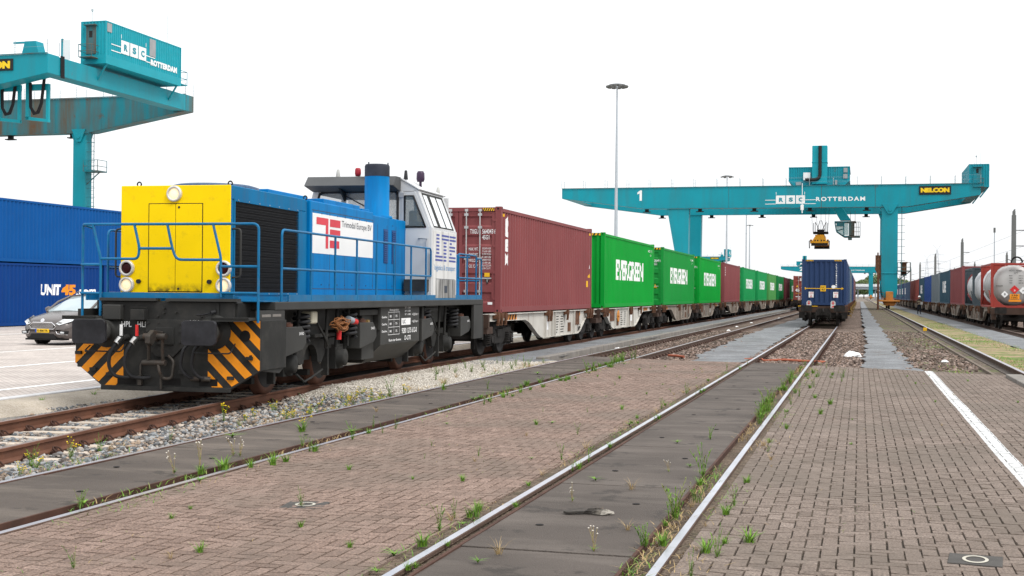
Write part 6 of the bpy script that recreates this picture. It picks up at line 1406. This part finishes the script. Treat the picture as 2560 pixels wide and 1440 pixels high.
def pylon(x, y, h, w, label):
    t = thing('power_pylon', label, 'pylon', (x, y, 0), 0, 'lattice pylons'); mb = MB(); k = 10
    for i in range(k):
        a = w*(1-i/k*.85); b = w*(1-(i+1)/k*.85); z0 = h*i/k; z1 = h*(i+1)/k
        for sx in (-1, 1):
            for sy in (-1, 1): mb.tube([(sx*a,sy*a,z0), (sx*b,sy*b,z1)], .11, 4)
            mb.tube([(sx*a,-a,z0), (-sx*b,-b,z1)], .07, 4)
    mb.build('lattice_tower', mast_m, t); mb = MB()
    for z, q in ((h*.62,5), (h*.76,6.2), (h*.9,4.4)):
        for s in (-1, 1): mb.tube([(0,0,z+.8), (s*q,0,z), (0,0,z)], .09, 4); mb.tube([(s*q,0,z), (s*q,0,z-1)], .06, 4)
    for s in (-1, 1): mb.tube([(0,0,h), (s*2.5,0,h*1.1)], .06, 4)
    mb.build('cross_arm', mast_m, t)
pylon(49.5, 900, 33, 2.6, 'grey lattice power pylon behind the third catenary post'); pylon(55, 1150, 34, 2.6, 'fainter lattice pylon beside the nearer one')
br_m = paint('viaduct_concrete', (.36,.4,.44), .8, var=.1, vs=.1); br_w = paint('viaduct_white', (.7,.72,.74), .6)
t = thing('viaduct', 'pale road viaduct on columns crossing behind the far crane', 'bridge', (0, 980, 0)); mb = MB(); mb.box(-260, 260, 0, 14, 6.6, 8.6); mb.build('bridge_deck', br_m, t); MB().box(-260, 260, -1.2, -.2, 8.6, 10.6).build('parapet', br_w, t)
for i in range(42): MB().box(-252+i*12.5, -251+i*12.5, 3, 6, -.3, 6.6).build('pier', br_m, t)
far_m = [paint('shed_grey', (.3,.34,.38), .7), paint('shed_blue', (.16,.24,.34), .7), paint('shed_rust', (.3,.16,.12), .7)]
for i, (x0, x1, h) in enumerate(((-14,-3,5), (12,20,5.5))):
    t = thing('shed', ['low grey shed under the viaduct, left of the crane column', 'low blue shed under the viaduct, right of the crane column'][i], 'building', ((x0+x1)/2, 940, 0)); w = (x1-x0)/2
    MB().box(-w, w, 0, 20, -.3, h).build('wall', far_m[i], t); MB().box(-w-.3, w+.3, -.3, 20.3, h, h+.5).build('roof', br_w, t); MB().box(-w*.4, w*.3, -.05, 0, 0, h*.7).build('door', far_m[2], t)
# wooded rise beyond the viaduct
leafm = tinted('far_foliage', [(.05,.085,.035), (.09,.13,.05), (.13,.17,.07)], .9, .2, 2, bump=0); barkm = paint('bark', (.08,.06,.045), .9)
def far_tree(x, y, h, w, label, seed):
    rr = random.Random(seed); t = thing('tree', label, 'tree', (x, y, 0), 0, 'trees on the horizon')
    MB().cyl((0,0,-.3), (0,0,h*.55), .4, 8, .2).build('trunk', barkm, t); V = []; F = []; T = []
    for k in range(900):
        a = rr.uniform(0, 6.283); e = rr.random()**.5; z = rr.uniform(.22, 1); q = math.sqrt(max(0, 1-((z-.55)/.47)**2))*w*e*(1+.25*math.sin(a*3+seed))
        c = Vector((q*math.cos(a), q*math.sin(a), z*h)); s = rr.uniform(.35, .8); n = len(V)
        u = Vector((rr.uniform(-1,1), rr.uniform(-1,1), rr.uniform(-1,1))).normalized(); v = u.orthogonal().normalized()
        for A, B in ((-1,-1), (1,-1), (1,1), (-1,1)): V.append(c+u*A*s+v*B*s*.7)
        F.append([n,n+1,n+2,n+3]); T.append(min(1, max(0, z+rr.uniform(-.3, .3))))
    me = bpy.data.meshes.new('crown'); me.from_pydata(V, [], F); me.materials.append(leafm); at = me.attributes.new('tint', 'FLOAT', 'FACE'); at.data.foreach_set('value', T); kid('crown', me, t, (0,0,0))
tl = ['tall rounded', 'broad', 'low spreading', 'narrow', 'dense', 'ragged', 'small rounded', 'wide low']
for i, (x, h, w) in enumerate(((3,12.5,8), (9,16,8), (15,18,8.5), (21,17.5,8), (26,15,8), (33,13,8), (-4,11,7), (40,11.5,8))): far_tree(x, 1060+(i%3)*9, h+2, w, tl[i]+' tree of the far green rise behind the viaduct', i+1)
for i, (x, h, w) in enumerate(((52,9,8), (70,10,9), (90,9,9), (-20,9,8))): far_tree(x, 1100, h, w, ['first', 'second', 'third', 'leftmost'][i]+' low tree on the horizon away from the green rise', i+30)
# ================================================================ car
car_p = paint('car_brown', (.11,.096,.092), .25, metal=.3, var=.05, spec=.6); car_g = paint('car_glass', (.34,.41,.43), .05, spec=1); chrome = paint('chrome', (.7,.7,.72), .12, metal=.9); car_b = paint('car_black', (.012,.012,.013), .5)  # car glass: pale sky reflection put into its base colour
lensm = paint('car_lens', (.65,.68,.7), .08, spec=1); tyre = paint('tyre', (.018,.018,.018), .8); plate_y = paint('plate_yellow', (.8,.5,.02), .5); plate_b = paint('plate_blue', (.02,.08,.4), .5)
CAR = thing('parked_car', 'brown estate car with yellow number plate on the light paved road', 'car', (-24.05, 34.0, -.02), R(-6)); CAR.scale = (1, 1, 1.04)
def loft(mb, secs, m=0, cap=True):
    n = len(secs[0][1]); vs = [(x, y, z) for y, pr in secs for x, z in pr]
    mb.add(vs, [(i*n+j, i*n+(j+1)%n, (i+1)*n+(j+1)%n, (i+1)*n+j) for i in range(len(secs)-1) for j in range(n)], m, True)
    if cap: mb.add(vs, [tuple(range(n)), tuple(range((len(secs)-1)*n, len(secs)*n))[::-1]], m)
def csec(w, zt, zb, cr=.03):
    h = [(0,zt+cr), (w*.45,zt+cr*.85), (w*.78,zt), (w*.93,zt-.07), (w,zt-.22), (w*1.0,(zt+zb)/2), (w*.97,zb+.08), (w*.9,zb)]
    return h+[(-x, z) for x, z in h[::-1][:-1]]
mb = MB()
loft(mb, [(-.06,csec(.5,.62,.30,.01)), (0,csec(.72,.69,.22)), (.1,csec(.82,.74,.2)), (.32,csec(.88,.82,.19)), (.7,csec(.905,.9,.19)), (1.15,csec(.91,.985,.19)), (1.6,csec(.915,1.0,.19)), (2.6,csec(.915,1.01,.19)), (3.6,csec(.91,1.03,.2)), (4.2,csec(.88,1.05,.22)), (4.48,csec(.8,.98,.28)), (4.55,csec(.6,.8,.35))])
bd = mb.build('body', car_p, CAR)
def gsec(y, wb, wt, zb, zt): return (y, [(wb,zb), (wb*.5+wt*.5,(zb+zt)/2+.02), (wt,zt-.05), (wt*.8,zt-.005), (0,zt+.02), (-wt*.8,zt-.005), (-wt,zt-.05), (-(wb*.5+wt*.5),(zb+zt)/2+.02), (-wb,zb)])
mb = MB(); loft(mb, [gsec(1.05,.78,.74,.97,1.0), gsec(1.5,.82,.68,.99,1.27), gsec(1.95,.83,.62,1.0,1.46), gsec(2.5,.84,.62,1.0,1.5), gsec(3.4,.83,.62,1.02,1.48), gsec(4.1,.79,.58,1.04,1.41), gsec(4.42,.74,.68,1.03,1.1)]); mb.build('window', car_g, CAR)
mb = MB()
loft(mb, [(1.88,[(-.64,1.4),(-.6,1.46),(0,1.49),(.6,1.46),(.64,1.4),(0,1.43)]), (2.5,[(-.645,1.44),(-.62,1.505),(0,1.535),(.62,1.505),(.645,1.44),(0,1.49)]), (3.4,[(-.645,1.42),(-.62,1.485),(0,1.515),(.62,1.485),(.645,1.42),(0,1.47)]), (4.15,[(-.6,1.34),(-.58,1.4),(0,1.43),(.58,1.4),(.6,1.34),(0,1.4)])])
for s in (-1, 1):
    mb.tube([(s*.8,1.02,.97), (s*.77,1.5,1.26), (s*.64,1.95,1.44)], .035, 6); mb.tube([(s*.86,2.75,1.0), (s*.65,2.7,1.46)], .03, 6); mb.tube([(s*.85,3.65,1.02), (s*.64,3.6,1.45)], .035, 6); mb.tube([(s*.78,4.38,1.03), (s*.6,4.1,1.4)], .05, 6)
    mb.tube([(s*.58,2.1,1.53), (s*.58,2.2,1.57), (s*.58,3.7,1.55), (s*.56,3.9,1.48)], .015, 6)
mb.build('roof', car_p, CAR)
mb = MB(); mb.prism([(-.36,.66), (.36,.66), (.5,.55), (.42,.49), (-.42,.49), (-.5,.55)], 'y', -.075, -.04); gr = mb.build('grille', car_b, CAR)
mb = MB()
for z in (.51, .545, .58, .615, .645): mb.box(-.42+.05*(z-.5), .42, -.085, -.07, z, z+.012)
mb.tube([(-.36,-.08,.67), (.36,-.08,.67), (.51,-.07,.55), (.42,-.08,.48), (-.42,-.08,.48), (-.51,-.07,.55)], .014, 6, closed=True); mb.build('grille_bar', chrome, gr)
mb = MB(); mb.lathe((0,-.07,.72), (0,-1,.2), [(.07,0), (.06,.02)], 16); mb.build('badge', chrome, CAR)
for s in (-1, 1):
    mb = MB(); mb.add([(s*.48,-.03,.64), (s*.62,-.02,.6), (s*.84,.16,.69), (s*.9,.62,.82), (s*.86,.55,.85), (s*.66,.08,.75)], [(0,1,2,5), (2,3,4,5)]); mb.add([(s*.48,-.04,.64), (s*.62,-.05,.6), (s*.86,.12,.69), (s*.925,.62,.82), (s*.87,.53,.87), (s*.66,.05,.77)], [(0,1,2,5), (2,3,4,5)]); mb.build('headlight', lensm, CAR)
    mb = MB(); mb.prism([(s*.55,.34), (s*.82,.33), (s*.84,.42), (s*.62,.43)], 'y', -.0-.03, .12); mb.build('fog_light_recess', car_b, CAR); mb = MB(); mb.prism([(s*.64,.36), (s*.78,.355), (s*.79,.4), (s*.66,.41)], 'y', -.045, -.03); mb.build('fog_light', lensm, CAR)
    mb = MB(); mb.tube([(s*.5,-.06,.42), (s*.54,-.05,.34), (s*.84,.06,.315)], .014, 6); mb.build('trim', chrome, CAR)
    mb = MB(); mb.lathe((s*.9,1.32,1.04), (s,.1,0), [(.02,-.05), (.07,.0), (.085,.1), (.05,.2)], 12); mb.tube([(s*.84,1.4,.98), (s*.95,1.33,1.0)], .03, 6); mb.build('wing_mirror', car_p, CAR)
    for y in (.92, 3.6):
        mb = MB(); mb.lathe((s*.8,y,.325), (s,0,0), [(.2,-.1), (.3,-.1), (.325,-.07), (.325,.08), (.3,.11), (.22,.11)], 24); w = mb.build('wheel', tyre, CAR); mb = MB(); mb.lathe((s*.8,y,.325), (s,0,0), [(.22,.08), (.2,.1), (.05,.08), (.01,.08)], 20); mb.build('wheel_rim', chrome, w)
        mb = MB(); mb.lathe((s*.83,y,.33), (s,0,0), [(.38,0), (.38,.088)], 24); mb.build('wheel_arch', car_b, CAR)
    for y0, y1 in ((1.45,2.68), (2.72,3.62)):
        mb = MB(); mb.box(s*.915-.003, s*.915+.003, y0, y0+.012, .3, 1.0); mb.box(s*.92-.015, s*.92+.015, y1-.25, y1-.08, .86, .89); mb.build('door_handle', car_b, CAR)
mb = MB(); mb.prism([(-.52,.2), (.52,.2), (.42,.34), (-.42,.34)], 'y', -.07, 0); mb.box(-.7,.7,-.02,.3,.15,.2); mb.build('lower_grille', car_b, CAR)
mb = MB(); mb.box(-.26,.26,-.095,-.075,.375,.485,0); mb.box(-.258,-.2,-.098,-.09,.377,.483,1); letter(mb, 'K-806-TR', (-.17,-.0975,.4), (1,0,0), (0,0,1), .39, .06, 2, .03); mb.build('number_plate', [plate_y, plate_b, car_b], CAR)
# ================================================================ person
skin = paint('skin', (.45,.28,.2), .6); cloth_d = paint('dark_trousers', (.015,.018,.03), .85); cloth_j = paint('work_jacket', (.09,.06,.045), .85, var=.3, vs=6); helm = paint('white_helmet', (.8,.8,.8), .35); shoe = paint('work_boot', (.02,.018,.016), .7); reflect = paint('reflective_band', (.55,.5,.35), .4)
PE = thing('person', 'person in white helmet and dark work clothes holding a paper on the gravel path', 'person', (5.57, 130.5, -.04), R(20))
def skinned(name, verts, edges, radii, m, parent, root=0, sub=1):
    me = bpy.data.meshes.new(name); me.from_pydata(verts, edges, []); o = bpy.data.objects.new(name, me); COL.objects.link(o); o.parent = parent
    md = o.modifiers.new('skin', 'SKIN'); md.use_smooth_shade = True
    if not me.skin_vertices: me.skin_vertices.new()
    for i, r in enumerate(radii): me.skin_vertices[0].data[i].radius = (r, r*.85)
    me.skin_vertices[0].data[root].use_root = True
    s = o.modifiers.new('sub', 'SUBSURF'); s.levels = sub; s.render_levels = sub; me.materials.append(m); return o
bv = [(0,0,.93), (0,0,1.12), (0,0,1.36), (0,0,1.49), (0,-.01,1.56), (0,-.02,1.66), (.18,0,1.41), (.25,-.02,1.15), (.14,-.2,1.1), (-.18,0,1.41), (-.26,.0,1.14), (-.22,-.18,1.02), (.1,0,.86), (.12,-.01,.48), (.13,.02,.09), (.14,-.13,.04), (-.1,0,.86), (-.13,-.02,.48), (-.15,.02,.09), (-.16,-.13,.04)]
be = [(0,1),(1,2),(2,3),(3,4),(4,5),(2,6),(6,7),(7,8),(2,9),(9,10),(10,11),(0,12),(12,13),(13,14),(14,15),(0,16),(16,17),(17,18),(18,19)]
brd = [.15,.15,.17,.07,.06,.1,.075,.055,.04,.075,.055,.04,.095,.07,.05,.04,.095,.07,.05,.04]
skinned('body', bv, be, brd, cloth_d, PE)
skinned('jacket', [(0,0,.9), (0,0,1.12), (0,0,1.36), (0,0,1.46), (.19,0,1.4), (.26,-.02,1.15), (.16,-.17,1.1), (-.19,0,1.4), (-.27,0,1.14), (-.23,-.15,1.04)], [(0,1),(1,2),(2,3),(2,4),(4,5),(5,6),(2,7),(7,8),(8,9)], [.165,.17,.185,.085,.09,.068,.055,.09,.068,.055], cloth_j, PE)
mb = MB(); mb.lathe((0,-.02,1.53), (0,0,1), [(.06,0), (.085,.03), (.1,.1), (.1,.17), (.07,.23)], 16); mb.box(-.015,.015,-.135,-.11,1.6,1.635); mb.build('head', skin, PE)
mb = MB(); mb.lathe((0,-.02,1.68), (0,0,1), [(.145,0), (.135,.02), (.125,.06), (.09,.12), (.01,.145)], 18); mb.prism([(-.08,-.2), (.08,-.2), (.12,-.12), (-.12,-.12)], 'z', 1.68, 1.695); mb.build('helmet', helm, PE)
for (x, y, z, s) in ((.13,-.24,1.09,1), (-.22,-.22,1.0,-1)):
    mb = MB(); mb.box(x-.035, x+.035, y-.045, y+.045, z-.015, z+.015)
    for k in range(4): mb.tube([(x-.028+k*.019,y-.04,z), (x-.028+k*.019,y-.085-.01*(k in (1,2)),z-.01), (x-.028+k*.019,y-.1,z-.035)], .008, 5)
    mb.tube([(x-s*.035,y,z), (x-s*.06,y-.04,z+.005), (x-s*.05,y-.07,z-.005)], .009, 5); mb.build('hand', skin, PE, bevel=.006)
mb = MB()
for z, r in ((1.0,.19), (1.2,.2)): mb.lathe((0,0,z), (0,0,1), [(r,0), (r,.05)], 20)
mb.build('reflective_band', reflect, PE)
mb = MB(); mb.M = Matrix.Translation((.2,-.3,1.05)) @ Matrix.Rotation(.5, 4, 'X'); mb.box(-.11,.11,-.004,.004,-.15,.15); tag(mb.build('paper', white_t, None), 'white paper held by the person in the helmet', 'paper').location = (5.57, 130.5, 0)
# ================================================================ small ground items
mb = MB()
for i in range(2):
    x, y = ((-4.23,9.37), (.73,8.75))[i]
    t = thing('utility_cover', ['square dark street cover with a white oval, on the paving left of the bright rails', 'square dark street cover with a white oval, at the lower right on the paving'][i], 'cover', (x, y, 0), R((8, -6)[i]))
    MB().box(-.165,.165,-.165,.165,-.02,.009).build('cover_plate', paint('cover_iron', (.06,.055,.05), .7, var=.2, vs=8, bump=.3), t, bevel=.003)
    mb = MB(); n = 40; vs = []
    for k in range(n):
        a = 2*math.pi*k/n
        for q in (.09, .066): vs.append((q*math.cos(a)*.9, q*math.sin(a)*(1.0 if i == 0 else 1.35), .0125))
    mb.add(vs, [(2*k, 2*((k+1)%n), 2*((k+1)%n)+1, 2*k+1) for k in range(n)]); mb.build('painted_ring', paint('cream_paint', (.45,.425,.36), .7), t, recalc=False)
def lump(name, verts_n, size, m, loc, label, cat, seed, flat=.3):
    rr = random.Random(seed); mb = MB(); n = 14; prof = []
    for j in range(6):
        ph = j/5*math.pi/2; ring = []
        for i in range(n):
            a = 2*math.pi*i/n; q = math.cos(ph)*(1+.28*math.sin(3*a+seed)+rr.uniform(-.16, .16)); ring.append((size[0]*q*math.cos(a), size[1]*q*math.sin(a), size[2]*math.sin(ph)*(1+rr.uniform(-.25,.25))))
        prof.append(ring)
    vs = [p for r in prof for p in r]; mb.add(vs, [(j*n+i, j*n+(i+1)%n, (j+1)*n+(i+1)%n, (j+1)*n+i) for j in range(5) for i in range(n)], 0, False); mb.add(prof[-1], [tuple(range(n))])
    o = mb.build(name, m, None); o.location = loc; return tag(o, label, cat)
lump('plastic_bag', 0, (.22,.26,.15), paint('bag_white', (.8,.8,.8), .4, var=.05), (-.2,39.4,-.1), 'white plastic bag lying on the ballast beside the centre track', 'bag', 3)
ragm = paint('rag_dark', (.045,.04,.035), .9, var=.4, vs=14, dirt=(.25,.22,.18), amt=.6, ds=9)
rag = thing('dead_bird', 'dark crumpled feathery dead bird lying on the slab between the bright rails', 'bird', (-1.98, 9.68, .01), R(20))
o = lump('body', 0, (.085,.06,.034), ragm, (.03,0,0), None, None, 5); o.parent = rag
o = lump('wing', 0, (.06,.05,.03), paint('feather_pale', (.25,.23,.2), .9, var=.4, vs=20), (.1,-.03,0), None, None, 8); o.parent = rag
mb = MB(); mb.prism([(-.06,-.02), (-.06,.03), (-.2,.05), (-.22,.0), (-.2,-.03)], 'z', .004, .018); mb.build('tail', ragm, rag)
ppm = paint('orange_pipe', (.34,.1,.055), .6, var=.2, vs=5)
for i, pts in enumerate(([(-5.37,37.2,-.08), (-5.1,36.9,-.07), (-4.86,36.75,-.09)], [(-3.1,36.3,-.1), (-2.6,36.0,-.08), (-2.51,35.5,-.09), (-2.0,35.9,-.07), (-1.4,35.6,-.08), (-.9,35.7,-.1)])):
    tag(MB().tube(pts, .035, 8).build('orange_cable_duct', ppm, None), ['short orange cable duct on the ballast beside the second track', 'long orange cable duct lying across the centre track'][i], 'pipe')
for i, (x, y) in enumerate(((-6.79,74), (-6.47,66), (-6.85,85), (-6.2,104), (-7.75,42), (2.2,36), (8.0,52))): lump('litter', 0, (.09,.12,.05), white_t, (x, y, -.13 if x < 0 else -.04), 'small scrap of white litter '+['between the rails of the second track, third nearest', 'between the rails of the second track, second nearest', 'between the rails of the second track, fourth nearest', 'between the rails of the second track, farthest', 'on the grit beside the left train', 'on the stony verge right of the grey path', 'near the right train'][i], 'litter', i+20)
tag(MB().box(3.1,3.28,68,68.2,-.05,.12).build('rail_marker', yel_t, None, bevel=.01), 'small yellow marker block beside the crane rail', 'marker')
# ================================================================ weeds
gr1 = paint('weed_bright', (.15,.29,.03), .6, var=.35, vs=9); gr2 = paint('weed_deep', (.1,.2,.035), .6, var=.35, vs=9); gr3 = paint('weed_dry', (.36,.26,.13), .8, var=.3, vs=9); gr4 = paint('weed_olive', (.2,.23,.07), .7, var=.35, vs=9); flo = paint('yellow_petal', (.8,.58,.01), .5); fluff = paint('seed_head', (.6,.55,.48), .9)
def blade(mb, o, a, ln, lean, w, m, rr, seg=3):
    d = Vector((math.cos(a), math.sin(a), 0)); s = Vector((-d.y, d.x, 0)); pts = []
    for k in range(seg+1):
        t = k/seg; p = Vector(o)+d*(ln*lean*t*t)+Vector((0,0,ln*(t-.25*lean*t*t))); pts.append((p, w*(1-t**1.5)+.0006))
    vs = []
    for p, q in pts: vs += [p-s*q, p+s*q]
    mb.add(vs, [(2*k, 2*k+1, 2*k+3, 2*k+2) for k in range(seg)], m)
def weed(kind, seed):
    rr = random.Random(seed); mb = MB()
    if kind == 'tuft':
        for _ in range(46): a = rr.uniform(0,6.28); q = rr.uniform(0,.045); blade(mb, (q*math.cos(a),q*math.sin(a),0), a+rr.uniform(-.5,.5), rr.uniform(.06,.17), rr.uniform(.2,1.0), rr.uniform(.003,.007), rr.choice((0,0,1)), rr)
    elif kind == 'dry':
        for _ in range(26): a = rr.uniform(0,6.28); q = rr.uniform(0,.04); blade(mb, (q*math.cos(a),q*math.sin(a),0), a, rr.uniform(.05,.16), rr.uniform(.5,1.4), .002, 2, rr)
    elif kind in ('tall', 'flower', 'bush', 'seed'):
        ns = {'tall':5, 'flower':6, 'bush':13, 'seed':6}[kind]
        for _ in range(ns):
            a = rr.uniform(0,6.28); q = rr.uniform(0,.07 if kind == 'bush' else .03); h = rr.uniform(.2,.42) if kind != 'bush' else rr.uniform(.15,.4); ln = rr.uniform(.05,.45); m = 2 if kind == 'seed' else rr.choice((0,1,3))
            d = Vector((math.cos(a), math.sin(a), 0)); pts = [Vector((q*math.cos(a),q*math.sin(a),0))+d*(h*ln*t*t)+Vector((0,0,h*t)) for t in (0,.33,.66,1)]
            mb.tube(pts, .0026, 4, m)
            nl = 16 if kind != 'seed' else 3
            for k in range(nl):
                t = rr.uniform(.08,1) if kind != 'flower' else rr.uniform(.05,.75); p = pts[0]+d*(h*ln*t*t)+Vector((0,0,h*t)); blade(mb, p, rr.uniform(0,6.28), rr.uniform(.03,.075)*(1.1-.5*t), rr.uniform(.4,1.3), rr.uniform(.003,.0065), m if m != 2 else 3, rr, 2)
            if kind == 'flower':
                for _ in range(rr.randint(2,4)):
                    c = pts[-1]+Vector((rr.uniform(-.04,.04), rr.uniform(-.04,.04), rr.uniform(-.03,.03))); mb.lathe(c, (rr.uniform(-.4,.4),rr.uniform(-.4,.4),1), [(.003,-.01), (.014,0), (.012,.006)], 7, 4, False); mb.tube([pts[2], c], .0016, 3, m)
            if kind == 'seed': mb.lathe(pts[-1], (0,0,1), [(.004,-.012), (.014,0), (.004,.012)], 7, 5, False)
        for _ in range(14): a = rr.uniform(0,6.28); blade(mb, (0,0,0), a, rr.uniform(.05,.12), rr.uniform(.6,1.3), .006, rr.choice((0,1)), rr)
    elif kind == 'rosette':
        for _ in range(22): a = rr.uniform(0,6.28); blade(mb, (0,0,.004), a, rr.uniform(.06,.12), rr.uniform(1.2,2.0), .009, rr.choice((0,1)), rr)
    return mb.mesh('weed', [gr1, gr2, gr3, gr4, flo, fluff], False)
WM = {k: [weed(k, 100+i*7+j) for j in range(4)] for i, k in enumerate(('tuft', 'dry', 'tall', 'flower', 'bush', 'seed', 'rosette'))}
NMW = dict(tuft=('grass_tuft', 'grass'), dry=('dry_grass_tuft', 'grass'), tall=('tall_weed', 'weed'), flower=('yellow_flowering_weed', 'weed'), bush=('bushy_weed', 'weed'), seed=('seed_head_weed', 'weed'), rosette=('leafy_rosette_weed', 'weed'))
ADJ = dict(tuft='short bright green grass tuft', dry='small dry straw coloured grass tuft', tall='upright thin green weed', flower='yellow flowering ragwort weed', bush='bushy dark green weed', seed='dry weed with pale seed heads', rosette='flat leafy green weed')
wr_ = random.Random(11)
def put(kind, x, y, z, s, where):
    o = bpy.data.objects.new(NMW[kind][0], wr_.choice(WM[kind])); COL.objects.link(o); o.location = (x, y, z); o.rotation_euler = (0, 0, wr_.uniform(0, 6.28)); s *= .62 if kind in ('tall', 'bush', 'flower', 'seed') else .9; o.scale = (s, s, s*wr_.uniform(.8, 1.15))
    tag(o, ADJ[kind]+' '+where, NMW[kind][1], ADJ[kind]+'s '+where)
def line(xs, y0, y1, n, kinds, where, smin=.5, smax=1.1, z=0, power=1.0):
    for _ in range(n): y = y0+(y1-y0)*wr_.random()**power; put(wr_.choice(kinds), wr_.uniform(*xs), y, z, wr_.uniform(smin, smax), where)
w1 = 'growing along the left bright rail'; w2 = 'growing along the right bright rail'; w3 = 'growing along the groove of the second track'; w4 = 'growing on the pale ballast beside the second track'; w5 = 'growing from joints of the block paving'; w6 = 'growing on the slab between the bright rails'; w7 = 'growing on the slab of the second track'; w8 = 'at the edge of the light road'
line((-2.93,-2.78), 7, 32, 30, ('tuft','tuft','tall','rosette','dry'), w1, .4, .9); line((-2.66,-2.6), 7, 32, 16, ('tuft','tall','tuft'), w1, .3, .7)
line((-1.37,-1.27), 6, 32, 30, ('tuft','bush','tuft','dry','dry'), w2, .4, .8); line((-1.1,-.85), 7, 32, 30, ('tuft','tuft','dry','tall'), w2, .4, .85); line((-1.38,-1.26), 17, 29, 16, ('bush','bush','tuft'), w2, .7, 1.3); line((-1.05,-.3), 18, 31, 12, ('tuft','tall'), w2, .7, 1.1)
line((-5.9,-5.82), 8, 34, 30, ('tuft','tall','tuft','rosette'), w3, .5, 1.0); line((-5.67,-5.45), 8, 33, 36, ('tuft','tuft','tall','rosette'), w3, .5, 1.0); line((-5.9,-5.6), 27, 34, 9, ('tall','bush'), w3, .9, 1.6)
line((-8.5,-7.42), 15.5, 21.5, 80, ('flower','flower','tall','dry','dry'), w4, .5, .95, -.13); line((-8.3,-7.42), 10.5, 16, 16, ('flower','tall','dry'), w4, .6, 1.1, -.13); line((-8.9,-7.5), 22, 31, 18, ('tall','dry','bush','flower'), w4, .6, 1.3, -.05); line((-7.9,-7.45), 19, 30, 24, ('dry','dry','tall'), w4, .9, 1.6, -.08)
line((-5.5,-2.9), 6.3, 31, 44, ('tuft','dry','rosette','tuft','tall'), w5, .25, .6); line((-.9,3.5), 6.3, 29, 26, ('tuft','dry','tuft'), w5, .2, .5)
for x, y, k, s in ((-1.92,9.72,'dry',.4), (-1.68,8.28,'seed',.75), (-2.25,10.21,'seed',.6), (-1.75,12.2,'seed',.55), (-2.25,8.0,'dry',.8), (-2.3,11.4,'rosette',.6), (-2.0,14.6,'rosette',.6), (-1.68,15.07,'tall',.8), (-1.9,11.0,'dry',.8), (-1.6,9.1,'dry',.7), (-2.3,7.7,'rosette',.5), (-1.6,12.6,'rosette',.5)): put(k, x, y, .005, s, w6)
for x, y, k, s in ((-6.97,13.4,'rosette',1.0), (-6.49,14.25,'tuft',1.1), (-6.48,14.3,'flower',.8), (-6.1,10.6,'seed',1.0), (-6.0,10.9,'seed',1.0), (-6.1,11.9,'seed',.9), (-6.2,11.95,'seed',.9), (-6.98,21.2,'tuft',1.0), (-6.6,17,'dry',.8), (-6.5,26,'rosette',1.0), (-6.3,21.6,'tall',.8)): put(k, x, y, .005, s, w7)
for x, y, k, s, w in ((-.72,8.91,'tuft',1.0,'standing alone on the paving right of the bright rails'), (-1.33,9.64,'bush',1.25,'overhanging the right bright rail in the foreground'), (-1.38,8.55,'bush',.8,'in the gap beside the right bright rail, lowest in view'), (-1.40,11.96,'tall',1.3,'rising tallest between slab and right bright rail'), (-4.23,9.3,'tall',.75,'growing on the left square cover'), (-5.8,10.99,'tuft',1.25,'brightest in the groove of the second track'), (-5.85,8.75,'bush',.6,'rounded in the groove at lower left'), (-.88,8.35,'tall',.8,'just right of the lowest part of the bright rail')): put(k, x, y, 0, s, w)
line((-12.7,-12.1), 17, 24, 10, ('tall','dry','tuft'), w8, .6, 1.1, -.08)
# matted moss, dead stems and sprouts in the gaps along the rails: nobody could count them
rr = random.Random(9); mb = MB()
for x0, x1, n in ((-1.42,-1.24,2600), (-1.17,-.9,1700), (-2.95,-2.75,1800), (-5.72,-5.45,1700), (-5.93,-5.83,1200), (-7.55,-7.36,1200)):
    for _ in range(n):
        y = 6+27*rr.random()**1.2
        if math.sin(y*1.7+x0*9)+math.sin(y*.63+x0*3)+rr.uniform(-.8, .8) < .1: continue
        x = rr.gauss((x0+x1)/2, (x1-x0)*.3); dry = math.sin(y*.9+x0*5)+rr.uniform(-.9, .9) > -.1
        blade(mb, (x,y,-.02), rr.uniform(0,6.28), rr.uniform(.02,.075), rr.uniform(.6,1.8), rr.uniform(.0025,.005), 2 if dry else rr.choice((1,3,0)), rr, 2)
for _ in range(2600):
    x = rr.uniform(-5.5,-2.95) if rr.random() < .55 else rr.uniform(-.95,2.6); y = 6+22*rr.random()
    if math.sin(x*2.1+y*.8)+math.sin(y*1.3-x)+rr.uniform(-.7,.7) < .6: continue
    x = round(x/.1075)*.1075+rr.gauss(0,.004); blade(mb, (x,y,-.01), rr.uniform(0,6.28), rr.uniform(.012,.035), rr.uniform(.6,1.8), .003, rr.choice((2,2,3,1)), rr, 2)
tag(mb.build('weed_mat', [gr1, gr2, gr3, gr4], None, recalc=False), 'matted dead stems and moss in the gaps along the rails', 'weeds', kind='stuff')
# short grass of the verge: nobody could count it
rr = random.Random(4); mb = MB()
for _ in range(7000):
    y = 30+rr.random()**1.5*60; x = rr.uniform(3.7, 5.4) if rr.random() < .75 else rr.uniform(1.9, 3.1)
    if math.sin(x*2.3+y*.31)+math.sin(y*.23+1.7)+.6*math.sin(y*.9+x) < (-.2 if x > 3.5 else .5): continue
    blade(mb, (x,y,-.055), rr.uniform(0,6.28), rr.uniform(.03,.09), rr.uniform(.4,1.3), rr.uniform(.004,.009), rr.choice((0,0,1,3,2)), rr, 2)
tag(mb.build('verge_grass', [gr1, gr2, gr3, gr4], None, recalc=False), 'patchy short grass on the verge beside the crane rail', 'grass', kind='stuff')
